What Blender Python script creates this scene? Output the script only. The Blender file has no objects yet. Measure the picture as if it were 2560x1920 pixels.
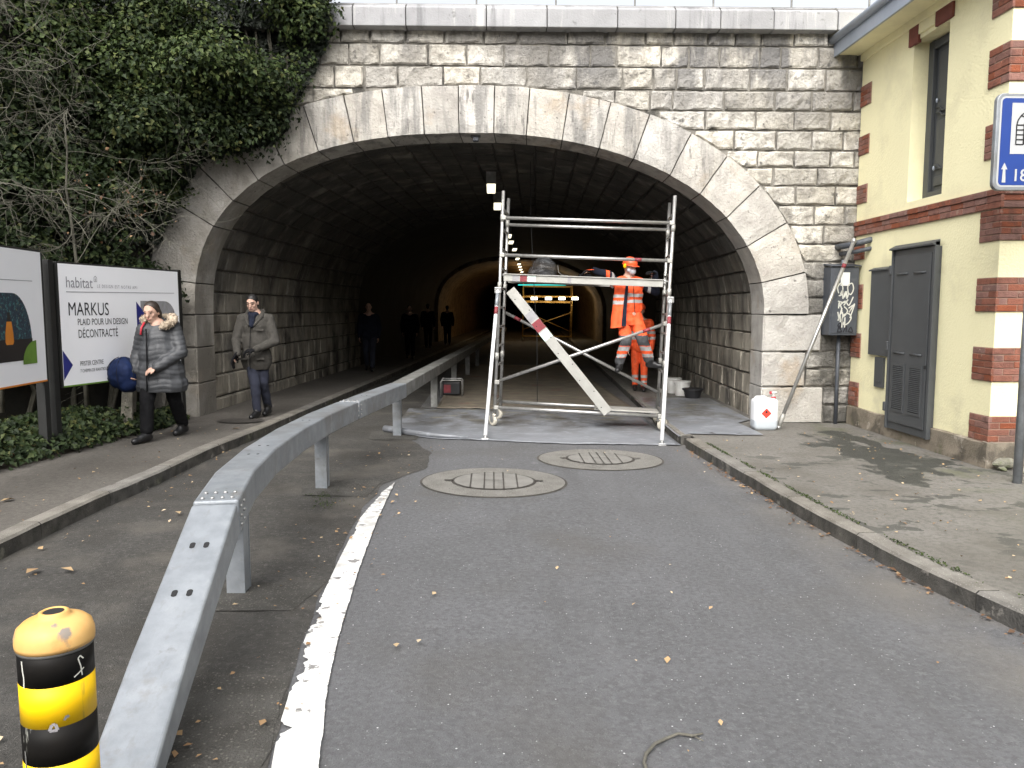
import bpy, bmesh, math, random
import numpy as np
from mathutils import Vector, Matrix, noise

# ------------------------------------------------------------------ camera, sky, light, exposure
sc = bpy.context.scene
R = math.radians
cam_d = bpy.data.cameras.new('camera')
cam = bpy.data.objects.new('camera', cam_d)
sc.collection.objects.link(cam)
cam.location = (0, 0, 1.70)
cam.rotation_euler = (R(90 - 5.5), 0, R(-1.5))
cam_d.sensor_width = 36.0
cam_d.lens = 27.42
cam_d.clip_start = 0.05
cam_d.clip_end = 1000
sc.camera = cam

SUN_EL, SUN_AZ = 44.0, 194.0          # azimuth clockwise from +Y: behind the camera, a little to the left
world = bpy.data.worlds.new('World')
sc.world = world
world.use_nodes = True
wn, wl = world.node_tree.nodes, world.node_tree.links
bg = wn['Background']
sky = wn.new('ShaderNodeTexSky')
sky.sky_type = 'NISHITA'
sky.sun_disc = False
sky.sun_elevation = R(SUN_EL)
sky.sun_rotation = R(SUN_AZ)
sky.dust_density = 6.0
sky.air_density = 1.0
hs = wn.new('ShaderNodeHueSaturation')     # overcast: the blue of the clear sky is almost gone
hs.inputs['Saturation'].default_value = 0.22
wl.new(sky.outputs[0], hs.inputs['Color'])
wl.new(hs.outputs[0], bg.inputs['Color'])
bg.inputs['Strength'].default_value = 0.15
sd = bpy.data.lights.new('sun', 'SUN')
sd.energy = 1.35
sd.angle = R(70)
sd.color = (1.0, 0.97, 0.93)
sun = bpy.data.objects.new('sun', sd)
sc.collection.objects.link(sun)
sun.rotation_euler = (R(90 - SUN_EL), 0, R(180 - SUN_AZ))
sun.location = (-6, -8, 20)
vs = sc.view_settings
vs.view_transform = 'Standard'
vs.look = 'None'
vs.exposure = 1.15
vs.gamma = 1.0
vs.use_curve_mapping = False
sc.cycles.use_denoising = True
sc.cycles.max_bounces = 7
sc.cycles.diffuse_bounces = 4
sc.cycles.glossy_bounces = 3
sc.cycles.transparent_max_bounces = 8
sc.cycles.sample_clamp_indirect = 6.0

random.seed(7)
rng = np.random.default_rng(7)
col = sc.collection
LOC = {}

# ------------------------------------------------------------------ helpers: objects
def tag(o, label=None, cat=None, group=None, kind=None):
    if label: o['label'] = label
    if cat: o['category'] = cat
    if group: o['group'] = group
    if kind: o['kind'] = kind
    return o

def thing(name, loc, label, cat, group=None):
    o = bpy.data.objects.new(name, None)
    o.empty_display_size = 0.2
    col.objects.link(o)
    o.location = loc
    LOC[o.name] = Vector(loc)
    return tag(o, label, cat, group)

def place(o, parent, loc):
    col.objects.link(o)
    if parent is not None:
        o.parent = parent
        LOC[o.name] = LOC[parent.name]
    else:
        o.location = loc
        LOC[o.name] = Vector(loc)
    return o

class MB:
    def __init__(s):
        s.v, s.f, s.m = [], [], []
    def add(s, verts, faces, mi=0):
        b = len(s.v)
        s.v += [tuple(p) for p in verts]
        for f in faces:
            s.f.append([b + i for i in f]); s.m.append(mi)
        return s
    def hexa(s, p, mi=0, mtop=None):      # 4 bottom (ccw from above), 4 top
        s.add(p, [(3, 2, 1, 0)], mi)
        b = len(s.v) - 8
        for k, f in enumerate([(4, 5, 6, 7), (0, 1, 5, 4), (1, 2, 6, 5), (2, 3, 7, 6), (3, 0, 4, 7)]):
            s.f.append([b + i for i in f]); s.m.append(mtop if (k == 0 and mtop is not None) else mi)
        return s
    def box(s, x0, x1, y0, y1, z0, z1, mi=0, mtop=None):
        return s.hexa([(x0, y0, z0), (x1, y0, z0), (x1, y1, z0), (x0, y1, z0),
                       (x0, y0, z1), (x1, y0, z1), (x1, y1, z1), (x0, y1, z1)], mi, mtop)
    def obox(s, c, ax, ay, az, mi=0):     # centre and three half axes
        c, ax, ay, az = map(Vector, (c, ax, ay, az))
        return s.hexa([c - ax - ay - az, c + ax - ay - az, c + ax + ay - az, c - ax + ay - az,
                       c - ax - ay + az, c + ax - ay + az, c + ax + ay + az, c - ax + ay + az], mi)
    def tube(s, path, r, n=8, mi=0, caps=True):
        P = [Vector(p) for p in path]
        k = len(P)
        rr = r if isinstance(r, (list, tuple)) else [r] * k
        ref = None
        vs_, fs = [], []
        for i in range(k):
            d = (P[min(i + 1, k - 1)] - P[max(i - 1, 0)])
            d = d.normalized() if d.length > 1e-9 else Vector((0, 0, 1))
            if ref is None:
                ref = Vector((0, 0, 1)) if abs(d.z) < .9 else Vector((1, 0, 0))
            a = d.cross(ref)
            if a.length < 1e-6: a = d.orthogonal()
            a.normalize()
            b = a.cross(d).normalized()
            ref = b
            for j in range(n):
                t = 2 * math.pi * j / n
                vs_.append(P[i] + a * (rr[i] * math.cos(t)) + b * (rr[i] * math.sin(t)))
        for i in range(k - 1):
            for j in range(n):
                j2 = (j + 1) % n
                fs.append((i * n + j, i * n + j2, (i + 1) * n + j2, (i + 1) * n + j))
        if caps:
            fs.append(tuple(range(n - 1, -1, -1)))
            fs.append(tuple((k - 1) * n + j for j in range(n)))
        return s.add(vs_, fs, mi)
    def lathe(s, prof, c=(0, 0, 0), n=24, mi=0, M=None):     # prof: (r, z) bottom to top, around local z
        vs_, fs = [], []
        for (r, z) in prof:
            for j in range(n):
                t = 2 * math.pi * j / n
                p = Vector((r * math.cos(t), r * math.sin(t), z))
                if M is not None: p = M @ p
                vs_.append(p + Vector(c))
        for i in range(len(prof) - 1):
            for j in range(n):
                j2 = (j + 1) % n
                fs.append((i * n + j, i * n + j2, (i + 1) * n + j2, (i + 1) * n + j))
        fs.append(tuple(range(n - 1, -1, -1)))
        fs.append(tuple((len(prof) - 1) * n + j for j in range(n)))
        return s.add(vs_, fs, mi)
    def ell(s, c, r, n=14, m=9, mi=0, M=None):
        prof = []
        vs_, fs = [], []
        for i in range(m + 1):
            ph = math.pi * i / m
            rr, z = max(math.sin(ph), .02), -math.cos(ph)
            for j in range(n):
                t = 2 * math.pi * j / n
                p = Vector((r[0] * rr * math.cos(t), r[1] * rr * math.sin(t), r[2] * z))
                if M is not None: p = M @ p
                vs_.append(p + Vector(c))
        for i in range(m):
            for j in range(n):
                j2 = (j + 1) % n
                fs.append((i * n + j, i * n + j2, (i + 1) * n + j2, (i + 1) * n + j))
        fs.append(tuple(range(n - 1, -1, -1)))
        fs.append(tuple(m * n + j for j in range(n)))
        return s.add(vs_, fs, mi)
    def cap(s, p, q, r1, r2, n=12):       # closed tapered capsule
        p, q = Vector(p), Vector(q)
        d = (q - p)
        if d.length < 1e-5: d = Vector((0, 0, 1e-3))
        d.normalize()
        path, rr = [], []
        for k in range(4):
            a = math.pi / 2 * k / 3.3
            path.append(p - d * (r1 * math.cos(a))); rr.append(max(r1 * math.sin(a), .1 * r1))
        path.append(p); rr.append(r1)
        path.append(q); rr.append(r2)
        for k in range(3, -1, -1):
            a = math.pi / 2 * k / 3.3
            path.append(q + d * (r2 * math.cos(a))); rr.append(max(r2 * math.sin(a), .1 * r2))
        return s.tube(path, rr, n)
    def prism(s, poly, vec, mi=0):        # closed prism from a planar polygon (3-D points) and a vector
        n = len(poly)
        vec = Vector(vec)
        a = [Vector(p) for p in poly]
        nrm = Vector((0, 0, 0))
        for i in range(n):
            nrm += a[i].cross(a[(i + 1) % n])
        if nrm.dot(vec) > 0: a = a[::-1]
        vs_ = a + [p + vec for p in a]
        fs = [tuple(range(n)), tuple(range(2 * n - 1, n - 1, -1))]
        for i in range(n):
            j = (i + 1) % n
            fs.append((j, i, n + i, n + j))
        return s.add(vs_, fs, mi)
    def plate(s, poly, mi=0):
        return s.add(poly, [tuple(range(len(poly)))], mi)
    def mesh(s, name, loc):
        me = bpy.data.meshes.new(name)
        L = Vector(loc)
        me.from_pydata([(p[0] - L.x, p[1] - L.y, p[2] - L.z) for p in s.v], [], s.f)
        if any(s.m): me.polygons.foreach_set('material_index', s.m)
        return me
    def base(s):
        a = np.array(s.v)
        lo, hi = a.min(0), a.max(0)
        return Vector(((lo[0] + hi[0]) / 2, (lo[1] + hi[1]) / 2, lo[2]))
    def build(s, name, mats, parent=None, smooth=False, bevel=0, loc=None, seg=2, **t):
        if loc is None: loc = LOC[parent.name] if parent is not None else s.base()
        me = s.mesh(name, loc)
        for m_ in (mats if isinstance(mats, (list, tuple)) else [mats]):
            me.materials.append(M[m_])
        if smooth: me.polygons.foreach_set('use_smooth', [True] * len(me.polygons))
        o = bpy.data.objects.new(name, me)
        place(o, parent, loc)
        if bevel:
            b = o.modifiers.new('bevel', 'BEVEL')
            b.width = bevel; b.segments = seg; b.limit_method = 'ANGLE'; b.angle_limit = R(40)
        if smooth and bevel == 0:
            pass
        return tag(o, **t)

def lerp_tab(tab, x):
    if x <= tab[0][0]: return tab[0][1]
    for (a, b), (c, d) in zip(tab, tab[1:]):
        if x <= c: return b + (d - b) * (x - a) / (c - a)
    return tab[-1][1]

# ------------------------------------------------------------------ helpers: materials
M = {}
def mat(name, c, c2=None, scale=6., st=(1, 1, 1), rough=.8, bump=0., bscale=60., metal=0., rnd=0., stains=(), emit=None,
        lo=.35, hi=.65, island=None, transl=0., specks=None, spec=None, bst=(1, 1, 1), alpha=None, trans=0., bdist=.02):
    m = bpy.data.materials.new(name)
    m.use_nodes = True
    nt = m.node_tree; N, L = nt.nodes, nt.links
    b = N['Principled BSDF']
    geo = N.new('ShaderNodeNewGeometry')
    def mapped(v):
        mp = N.new('ShaderNodeMapping'); mp.inputs['Scale'].default_value = v
        L.new(geo.outputs['Position'], mp.inputs['Vector'])
        return mp.outputs[0]
    def nz(sc_, v=(1, 1, 1), det=5, rg=.55):
        n = N.new('ShaderNodeTexNoise'); n.inputs['Scale'].default_value = sc_
        n.inputs['Detail'].default_value = det; n.inputs['Roughness'].default_value = rg
        L.new(mapped(v), n.inputs['Vector'])
        return n.outputs['Fac']
    def ramp(sock, a, b_, f=0., t=1.):
        r = N.new('ShaderNodeMapRange'); r.inputs[1].default_value = a; r.inputs[2].default_value = b_
        r.inputs[3].default_value = f; r.inputs[4].default_value = t
        L.new(sock, r.inputs[0])
        return r.outputs[0]
    def mix(fac, a, b_):
        x = N.new('ShaderNodeMix'); x.data_type = 'RGBA'
        for sock, val in ((x.inputs[0], fac), (x.inputs[6], a), (x.inputs[7], b_)):
            if hasattr(val, 'is_linked'): L.new(val, sock)
            elif isinstance(val, (int, float)): sock.default_value = val
            else: sock.default_value = (*val, 1)
        return x.outputs[2]
    def mul(a, b_):
        x = N.new('ShaderNodeMath'); x.operation = 'MULTIPLY'
        for sock, val in ((x.inputs[0], a), (x.inputs[1], b_)):
            if hasattr(val, 'is_linked'): L.new(val, sock)
            else: sock.default_value = val
        return x.outputs[0]
    if c2 is None: c2 = tuple(min(1, v * .72) for v in c)
    if island:
        cr = N.new('ShaderNodeValToRGB')
        el = cr.color_ramp.elements
        while len(el) < len(island): el.new(.5)
        for e, (p, cc) in zip(el, island): e.position = p; e.color = (*cc, 1)
        L.new(geo.outputs['Random Per Island'], cr.inputs[0])
        cur = mix(ramp(nz(scale, st), lo, hi, 0, .45), cr.outputs[0], c2)
    else:
        cur = mix(ramp(nz(scale, st), lo, hi), c, c2)
    if rnd:
        oi = N.new('ShaderNodeObjectInfo')
        h = N.new('ShaderNodeHueSaturation')
        L.new(ramp(oi.outputs['Random'], 0, 1, 1 - rnd, 1 + rnd), h.inputs['Value'])
        w = N.new('ShaderNodeTexWhiteNoise'); w.noise_dimensions = '1D'
        L.new(oi.outputs['Random'], w.inputs['W'])
        L.new(ramp(w.outputs['Value'], 0, 1, .75, 1.25), h.inputs['Saturation'])
        L.new(cur, h.inputs['Color']); cur = h.outputs[0]
    rsock = None
    for s_ in stains:
        nsock = nz(s_.get('scale', 2), s_.get('st', (1, 1, 1)), s_.get('det', 6), .6)
        if 'blot' in s_:                       # an irregular blot: the threshold rises away from its centre
            cc, r0, r1, sst = s_['blot']
            vm = N.new('ShaderNodeVectorMath'); vm.operation = 'SUBTRACT'; vm.inputs[1].default_value = cc
            L.new(geo.outputs['Position'], vm.inputs[0])
            vl = N.new('ShaderNodeVectorMath'); vl.operation = 'MULTIPLY'; vl.inputs[1].default_value = sst
            L.new(vm.outputs[0], vl.inputs[0])
            ln = N.new('ShaderNodeVectorMath'); ln.operation = 'LENGTH'; L.new(vl.outputs[0], ln.inputs[0])
            sb = N.new('ShaderNodeMath'); sb.operation = 'SUBTRACT'
            L.new(nsock, sb.inputs[0]); L.new(ramp(ln.outputs['Value'], r0, r1, -.1, .3), sb.inputs[1]); nsock = sb.outputs[0]
        f = ramp(nsock, s_.get('lo', .5), s_.get('hi', .62), 0, s_.get('amt', .8))
        if 'z' in s_:
            sx = N.new('ShaderNodeSeparateXYZ'); L.new(geo.outputs['Position'], sx.inputs[0])
            f = mul(f, ramp(sx.outputs[s_.get('axis', 2)], s_['z'][0], s_['z'][1]))
        if 'z2' in s_:
            sx = N.new('ShaderNodeSeparateXYZ'); L.new(geo.outputs['Position'], sx.inputs[0])
            f = mul(f, ramp(sx.outputs[s_.get('axis2', 0)], s_['z2'][0], s_['z2'][1]))
        if 'sph' in s_:
            cc, r0, r1 = s_['sph']
            vm = N.new('ShaderNodeVectorMath'); vm.operation = 'SUBTRACT'; vm.inputs[1].default_value = cc
            L.new(geo.outputs['Position'], vm.inputs[0])
            vl = N.new('ShaderNodeVectorMath'); vl.operation = 'MULTIPLY'; vl.inputs[1].default_value = s_.get('sst', (1, 1, 1))
            L.new(vm.outputs[0], vl.inputs[0])
            ln = N.new('ShaderNodeVectorMath'); ln.operation = 'LENGTH'
            L.new(vl.outputs[0], ln.inputs[0])
            f = mul(f, ramp(ln.outputs['Value'], r0, r1, 1, 0))
        cur = mix(f, cur, s_['col'])
        if 'rough' in s_:
            prev = rsock if rsock is not None else rough
            x = N.new('ShaderNodeMix'); x.data_type = 'FLOAT'
            L.new(f, x.inputs[0])
            if hasattr(prev, 'is_linked'): L.new(prev, x.inputs[2])
            else: x.inputs[2].default_value = prev
            x.inputs[3].default_value = s_['rough']
            rsock = x.outputs[0]
    if specks:
        for (vsc, thr, rthr, cc, amt) in specks:
            vo = N.new('ShaderNodeTexVoronoi'); vo.inputs['Scale'].default_value = vsc
            L.new(geo.outputs['Position'], vo.inputs['Vector'])
            sep = N.new('ShaderNodeSeparateColor'); L.new(vo.outputs['Color'], sep.inputs[0])
            f = mul(ramp(vo.outputs['Distance'], thr, thr * .7), ramp(sep.outputs[0], rthr, rthr + .02, 0, amt))
            cur = mix(f, cur, cc)
    L.new(cur, b.inputs['Base Color'])
    if rsock is not None: L.new(rsock, b.inputs['Roughness'])
    else: b.inputs['Roughness'].default_value = rough
    b.inputs['Metallic'].default_value = metal
    if spec is not None: b.inputs['Specular IOR Level'].default_value = spec
    if trans: b.inputs['Transmission Weight'].default_value = trans
    if alpha is not None: b.inputs['Alpha'].default_value = alpha
    if bump:
        bp = N.new('ShaderNodeBump'); bp.inputs['Strength'].default_value = min(1, bump)
        bp.inputs['Distance'].default_value = bdist
        L.new(nz(bscale, bst, 4, .6), bp.inputs['Height'])
        L.new(bp.outputs[0], b.inputs['Normal'])
    if emit:
        b.inputs['Emission Color'].default_value = (*emit[0], 1)
        b.inputs['Emission Strength'].default_value = emit[1]
    if transl:
        tr = N.new('ShaderNodeBsdfTranslucent'); L.new(cur, tr.inputs[0])
        ms = N.new('ShaderNodeMixShader'); ms.inputs[0].default_value = transl
        L.new(b.outputs[0], ms.inputs[1]); L.new(tr.outputs[0], ms.inputs[2])
        L.new(ms.outputs[0], N['Material Output'].inputs['Surface'])
    M[name] = m
    return m

LEAF = [(.0, (.009, .016, .006)), (.35, (.019, .032, .011)), (.7, (.034, .054, .018)), (.92, (.068, .088, .03)), (1., (.12, .12, .04))]
mat('asphalt', (.11, .111, .117), (.088, .089, .092), scale=1.3, rough=.82, bump=.5, bscale=130, lo=.3, hi=.7,
    specks=[(21, .10, .84, (.55, .55, .55), .9), (33, .13, .8, (.38, .38, .38), .8), (60, .16, .6, (.24, .24, .24), .7), (75, .22, .45, (.165, .165, .165), .6), (60, .24, .6, (.055, .055, .055), .8)],
    stains=[dict(col=(.055, .055, .056), scale=30, lo=.44, hi=.62, amt=.5, det=3), dict(col=(.15, .15, .155), scale=34, lo=.54, hi=.66, amt=.5, det=3), dict(col=(.075, .07, .062), scale=.5, lo=.5, hi=.7, amt=.7), dict(col=(.12, .12, .125), scale=1.3, st=(1.4, .14, 1), lo=.5, hi=.7, amt=.35), dict(col=(.06, .059, .058), scale=1.7, st=(1.6, .1, 1), lo=.54, hi=.72, amt=.35), dict(col=(.2, .2, .21), scale=3.2, lo=.66, hi=.74, amt=.5, det=8),
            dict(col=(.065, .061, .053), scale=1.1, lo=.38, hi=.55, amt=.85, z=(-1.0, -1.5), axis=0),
            dict(col=(.165, .15, .13), scale=1.6, lo=.34, hi=.6, amt=.6, z=(2.2, 2.62), axis=0)])
mat('asphalt_old', (.058, .055, .05), (.04, .0375, .033), scale=1.7, rough=.85, bump=.6, bscale=110,
    specks=[(30, .1, .55, (.3, .29, .27), .8), (70, .22, .5, (.16, .15, .14), .6)],
    stains=[dict(col=(.025, .024, .021), scale=26, lo=.46, hi=.62, amt=.6, det=3), dict(col=(.11, .105, .095), scale=31, lo=.56, hi=.68, amt=.5, det=3), dict(col=(.105, .095, .08), scale=1.2, lo=.5, hi=.7, amt=.8), dict(col=(.03, .027, .022), scale=.9, lo=.5, hi=.65, amt=.8)])
mat('gravel_patch', (.07, .067, .06), (.04, .037, .032), scale=5, rough=.9, bump=1., bscale=70,
    specks=[(50, .32, .4, (.14, .135, .115), .8), (90, .3, .4, (.1, .095, .08), .8)])
mat('pavement', (.112, .102, .089), (.088, .079, .068), scale=1.1, rough=.85, bump=.5, bscale=120,
    specks=[(34, .1, .6, (.3, .28, .25), .7), (80, .2, .5, (.09, .083, .075), .6)],
    stains=[dict(col=(.06, .055, .047), scale=24, lo=.46, hi=.62, amt=.55, det=3), dict(col=(.16, .15, .135), scale=33, lo=.56, hi=.68, amt=.45, det=3), dict(col=(.055, .048, .04), scale=.8, lo=.5, hi=.7, amt=.7)])
mat('pavement_right', (.17, .162, .146), (.135, .127, .112), scale=1.0, rough=.8, bump=.5, bscale=120,
    specks=[(34, .1, .6, (.4, .38, .34), .7), (80, .2, .5, (.11, .1, .09), .6)],
    stains=[dict(col=(.08, .075, .066), scale=24, lo=.46, hi=.62, amt=.5, det=3), dict(col=(.085, .077, .063), scale=.9, lo=.48, hi=.7, amt=.8),
            dict(col=(.075, .085, .035), scale=1.6, lo=.5, hi=.64, amt=.75, z=(4.0, 5.2), axis=0),
            dict(col=(.03, .032, .028), scale=1.15, st=(1.2, .8, 1), lo=.47, hi=.485, amt=.9, det=9, rough=.6, blot=((4.5, 8.8, 0), .3, 2.2, (1.7, .75, 1))),
            dict(col=(.06, .06, .052), scale=2.0, st=(1, 1.6, 1), lo=.57, hi=.59, amt=.9, det=9, sph=((3.9, 7.0, 0), 1.5, 2.6))])
mat('kerb_top', (.2, .188, .165), (.13, .12, .103), scale=5, rough=.8, bump=.5, bscale=90, rnd=.1,
    specks=[(80, .25, .5, (.5, .48, .44), .6), (70, .2, .6, (.1, .1, .09), .6)])
mat('kerb_face', (.085, .08, .07), (.032, .03, .026), scale=7, rough=.9, bump=.7, bscale=70, rnd=.12,
    stains=[dict(col=(.3, .28, .25), scale=6, lo=.6, hi=.68, amt=.7), dict(col=(.055, .06, .03), scale=3, lo=.55, hi=.66, amt=.6)])
mat('road_paint', (.74, .74, .72), (.6, .59, .56), scale=7, rough=.6, bump=.35, bscale=60,
    stains=[dict(col=(.14, .135, .13), scale=11, lo=.6, hi=.64, amt=.9, det=9), dict(col=(.22, .21, .2), scale=2.2, lo=.56, hi=.66, amt=.5),
            dict(col=(.15, .15, .145), scale=16, lo=.44, hi=.54, amt=.75, det=9, z=(4.6, 7.3), axis=1)])
mat('earth', (.045, .033, .022), (.022, .017, .012), scale=5, rough=.95, bump=1., bscale=20)
mat('bank_earth', (.018, .017, .011), (.008, .008, .006), scale=3, rough=1., bump=1., bscale=12)  # near black: shade behind the gaps in the foliage is in the colour
STREAK = dict(col=(.075, .072, .068), scale=2.2, st=(1.6, 1, .28), lo=.5, hi=.6, amt=.85)
mat('facade_stone', (.59, .56, .5), (.45, .425, .37), scale=9, rough=.9, bump=1., bscale=22, bdist=.035, rnd=.26, lo=.35, hi=.65,
    stains=[dict(col=(.2, .185, .16), scale=4.5, lo=.48, hi=.68, amt=.75, det=9), dict(col=(.19, .18, .165), scale=.8, lo=.46, hi=.62, amt=.6),
            dict(col=(.05, .048, .044), scale=6.5, lo=.58, hi=.68, amt=.85, det=9),
            dict(col=(.125, .122, .12), scale=1.05, st=(1.5, 1, .4), lo=.44, hi=.53, amt=.92, z=(4.3, 5.1), z2=(-.6, 1.2)), dict(col=(.16, .155, .15), scale=1.4, st=(1.6, 1, .4), lo=.5, hi=.6, amt=.8, z=(5.0, 5.4)),
            dict(col=(.17, .155, .13), scale=1.2, lo=.42, hi=.66, amt=.75, z2=(3.4, -1.5)),
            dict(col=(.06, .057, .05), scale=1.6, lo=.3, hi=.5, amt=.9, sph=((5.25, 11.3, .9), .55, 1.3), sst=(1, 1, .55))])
mat('ring_stone', (.46, .44, .40), (.34, .32, .29), scale=4, rough=.85, bump=1., bscale=30, bdist=.018, rnd=.1,
    stains=[dict(col=(.17, .165, .155), scale=2.4, st=(2.4, 1, .32), lo=.49, hi=.62, amt=.8, z=(3.2, 4.0)),
            dict(col=(.08, .076, .07), scale=5, st=(2.5, 1, .5), lo=.6, hi=.7, amt=.8, z=(3.0, 3.8)),
            dict(col=(.34, .26, .17), scale=1.7, lo=.58, hi=.7, amt=.5),
            dict(col=(.17, .155, .13), scale=1.8, st=(1, 1, .6), lo=.3, hi=.58, amt=.85, z2=(-2.0, -3.6)),
            dict(col=(.07, .065, .06), scale=14, lo=.64, hi=.7, amt=.7)])
mat('coping_stone', (.32, .32, .325), (.25, .25, .255), scale=2, rough=.85, bump=.35, bscale=40, rnd=.09,
    stains=[dict(col=(.14, .14, .145), scale=2.4, st=(2.2, 1, .18), lo=.56, hi=.66, amt=.75), dict(col=(.5, .49, .47), scale=2.2, st=(2, 1, .2), lo=.6, hi=.7, amt=.6),
            dict(col=(.11, .11, .11), scale=9, lo=.62, hi=.7, amt=.6)])
mat('mortar', (.25, .235, .205), (.16, .15, .13), scale=3, rough=.95, bump=.8, bscale=60,
    stains=[dict(col=(.04, .038, .034), scale=4, lo=.48, hi=.62, amt=.85, det=8)])
mat('mortar_dark', (.075, .068, .058), (.035, .032, .027), scale=5, rough=.95, bump=.6, bscale=40)
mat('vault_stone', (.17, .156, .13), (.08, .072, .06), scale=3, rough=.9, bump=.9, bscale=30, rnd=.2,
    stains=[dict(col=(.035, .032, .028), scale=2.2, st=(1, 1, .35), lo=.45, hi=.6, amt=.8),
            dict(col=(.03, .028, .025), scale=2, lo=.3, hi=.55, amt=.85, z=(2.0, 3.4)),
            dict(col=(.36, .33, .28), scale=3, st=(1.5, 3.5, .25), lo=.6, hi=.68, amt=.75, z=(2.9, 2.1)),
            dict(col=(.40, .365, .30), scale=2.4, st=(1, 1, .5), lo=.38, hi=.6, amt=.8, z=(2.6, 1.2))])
mat('lining_shade', (.03, .027, .022), (.015, .013, .011), scale=1.5, rough=.9, bump=.6, bscale=14)  # albedo lowered: the shade deep in the tunnel is in the colour
mat('tunnel_brick', (.30, .22, .13), (.17, .12, .07), scale=2.5, rough=.85, bump=.6, bscale=12,
    stains=[dict(col=(.06, .05, .035), scale=3, lo=.5, hi=.62, amt=.7)])
# ------------------------------------------------------------------ ground, road, pavements, kerbs
def G(x): return -0.014 * (x + 3)          # the road falls gently to the right
KERB = .125
KL = [(-14, -3.36), (3, -3.35), (6.3, -3.33), (7.6, -3.24), (9, -3.21), (10.4, -3.07), (13, -2.9), (16, -2.7), (20, -2.45), (30, -1.87), (90, 1.6)]
KR = [(-14, 9.5), (-2, 6.2), (.5, 4.5), (1.8, 3.72), (3, 3.22), (4, 2.94), (4.9, 2.76), (6.45, 2.63), (8, 2.56), (9.2, 2.51), (10.2, 2.48), (13, 2.6), (20, 3.0), (90, 7.06)]
kl = lambda y: lerp_tab(KL, y)
kr = lambda y: lerp_tab(KR, y)
SKEW = 0.058                                # the tunnel runs a few degrees off the wall's normal

g = MB().plate([(-200, -200, -.42), (200, -200, -.42), (200, 200, -.42), (-200, 200, -.42)])
g.build('ground', 'earth', kind='structure')

rd = MB()
ys = [-14, -6, 0, 3, 6, 9, 12, 20, 40, 90]
for a, b in zip(ys, ys[1:]):
    for x0, x1 in ((-1.25, 0), (0, 2), (2, 4), (4, 7), (7, 10)):
        rd.add([(x0, a, G(x0)), (x1, a, G(x1)), (x1, b, G(x1)), (x0, b, G(x0))], [(0, 1, 2, 3)])
rd.build('road', 'asphalt', loc=(0, 0, 0), kind='structure')
ln = MB()
for a, b in zip(ys, ys[1:]):
    ln.add([(-3.6, a, G(-3.6)), (-1.25, a, G(-1.25)), (-1.25, b, G(-1.25)), (-3.6, b, G(-3.6))], [(0, 1, 2, 3)])
lane = ln.build('cycle_lane', 'asphalt_old', loc=(0, 0, 0), kind='structure')

# worn strip under the guard rail, an uneven edged overlay of older asphalt
ov = MB()
EDGE = [(1.5, -.52), (2.8, -.84), (3.8, -.98), (5, -1.06), (6.3, -1.12), (7.6, -1.08), (8.4, -.7), (9.3, -.75), (10.4, -1.1)]
st = np.arange(1.5, 10.4, .12)
for a, b in zip(st, st[1:]):
    xa = lerp_tab(EDGE, a) + .05 * noise.noise((a * 2.3, 0, 0)); xb = lerp_tab(EDGE, b) + .05 * noise.noise((b * 2.3, 0, 0))
    ov.add([(-1.3, a, G(-1.3) + .004), (xa, a, G(xa) + .004), (xb, b, G(xb) + .004), (-1.3, b, G(-1.3) + .004)], [(0, 1, 2, 3)])
ov.build('asphalt_strip', 'asphalt_old', loc=(0, 0, 0), kind='structure')
def patch(name, pts, mt, dz=.008):
    m_ = MB()
    out = []
    n = len(pts)
    for i in range(n):
        p, q = Vector(pts[i]), Vector(pts[(i + 1) % n])
        k = max(2, int((q - p).length / .09))
        for j in range(k):
            c = p.lerp(q, j / k)
            w = .02 * noise.noise((c.x * 7, c.y * 7, 3.)) if j else 0
            out.append((c.x + w, c.y + w, G(c.x) + dz))
    m_.plate(out)
    m_.build(name, mt, kind='structure')
patch('road_patch', [(-1.62, 4.35), (-1.14, 4.35), (-1.05, 4.82), (-1.66, 4.82)], 'gravel_patch')
patch('road_patch', [(-1.75, 7.1), (-1.15, 7.1), (-1.1, 7.75), (-1.9, 7.75)], 'gravel_patch')
patch('road_patch', [(-1.3, 2.0), (-.78, 2.0), (-.95, 3.55), (-1.42, 3.6)], 'gravel_patch')
patch('road_patch', [(-1.62, 10.2), (-1.0, 10.2), (-.95, 10.9), (-1.7, 10.9)], 'gravel_patch')

pl = MB()
yy = [-14, 0, 3, 5, 6.3, 7.6, 9, 10.4, 11.4, 11.9, 13, 16, 20, 30, 60, 90]
for a, b in zip(yy, yy[1:]):
    def lft(y): return -9.0 if b <= 11.45 else -4.6 + SKEW * (y - 11.4)
    for f0, f1 in ((0, .5), (.5, 1)):
        xa0, xa1 = lft(a) + (kl(a) - .13 - lft(a)) * f0, lft(a) + (kl(a) - .13 - lft(a)) * f1
        xb0, xb1 = lft(b) + (kl(b) - .13 - lft(b)) * f0, lft(b) + (kl(b) - .13 - lft(b)) * f1
        h = lambda x: G(x) + KERB - .004
        pl.add([(xa0, a, h(xa0)), (xa1, a, h(xa1)), (xb1, b, h(xb1)), (xb0, b, h(xb0))], [(0, 1, 2, 3)])
pl.build('pavement_left', 'pavement', loc=(0, 0, 0), kind='structure')
pr = MB()
yy = [-14, -2, .5, 1.8, 3, 4, 4.9, 6.45, 8, 9.2, 10.2, 11.45, 13, 16, 20, 40, 90]
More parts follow.
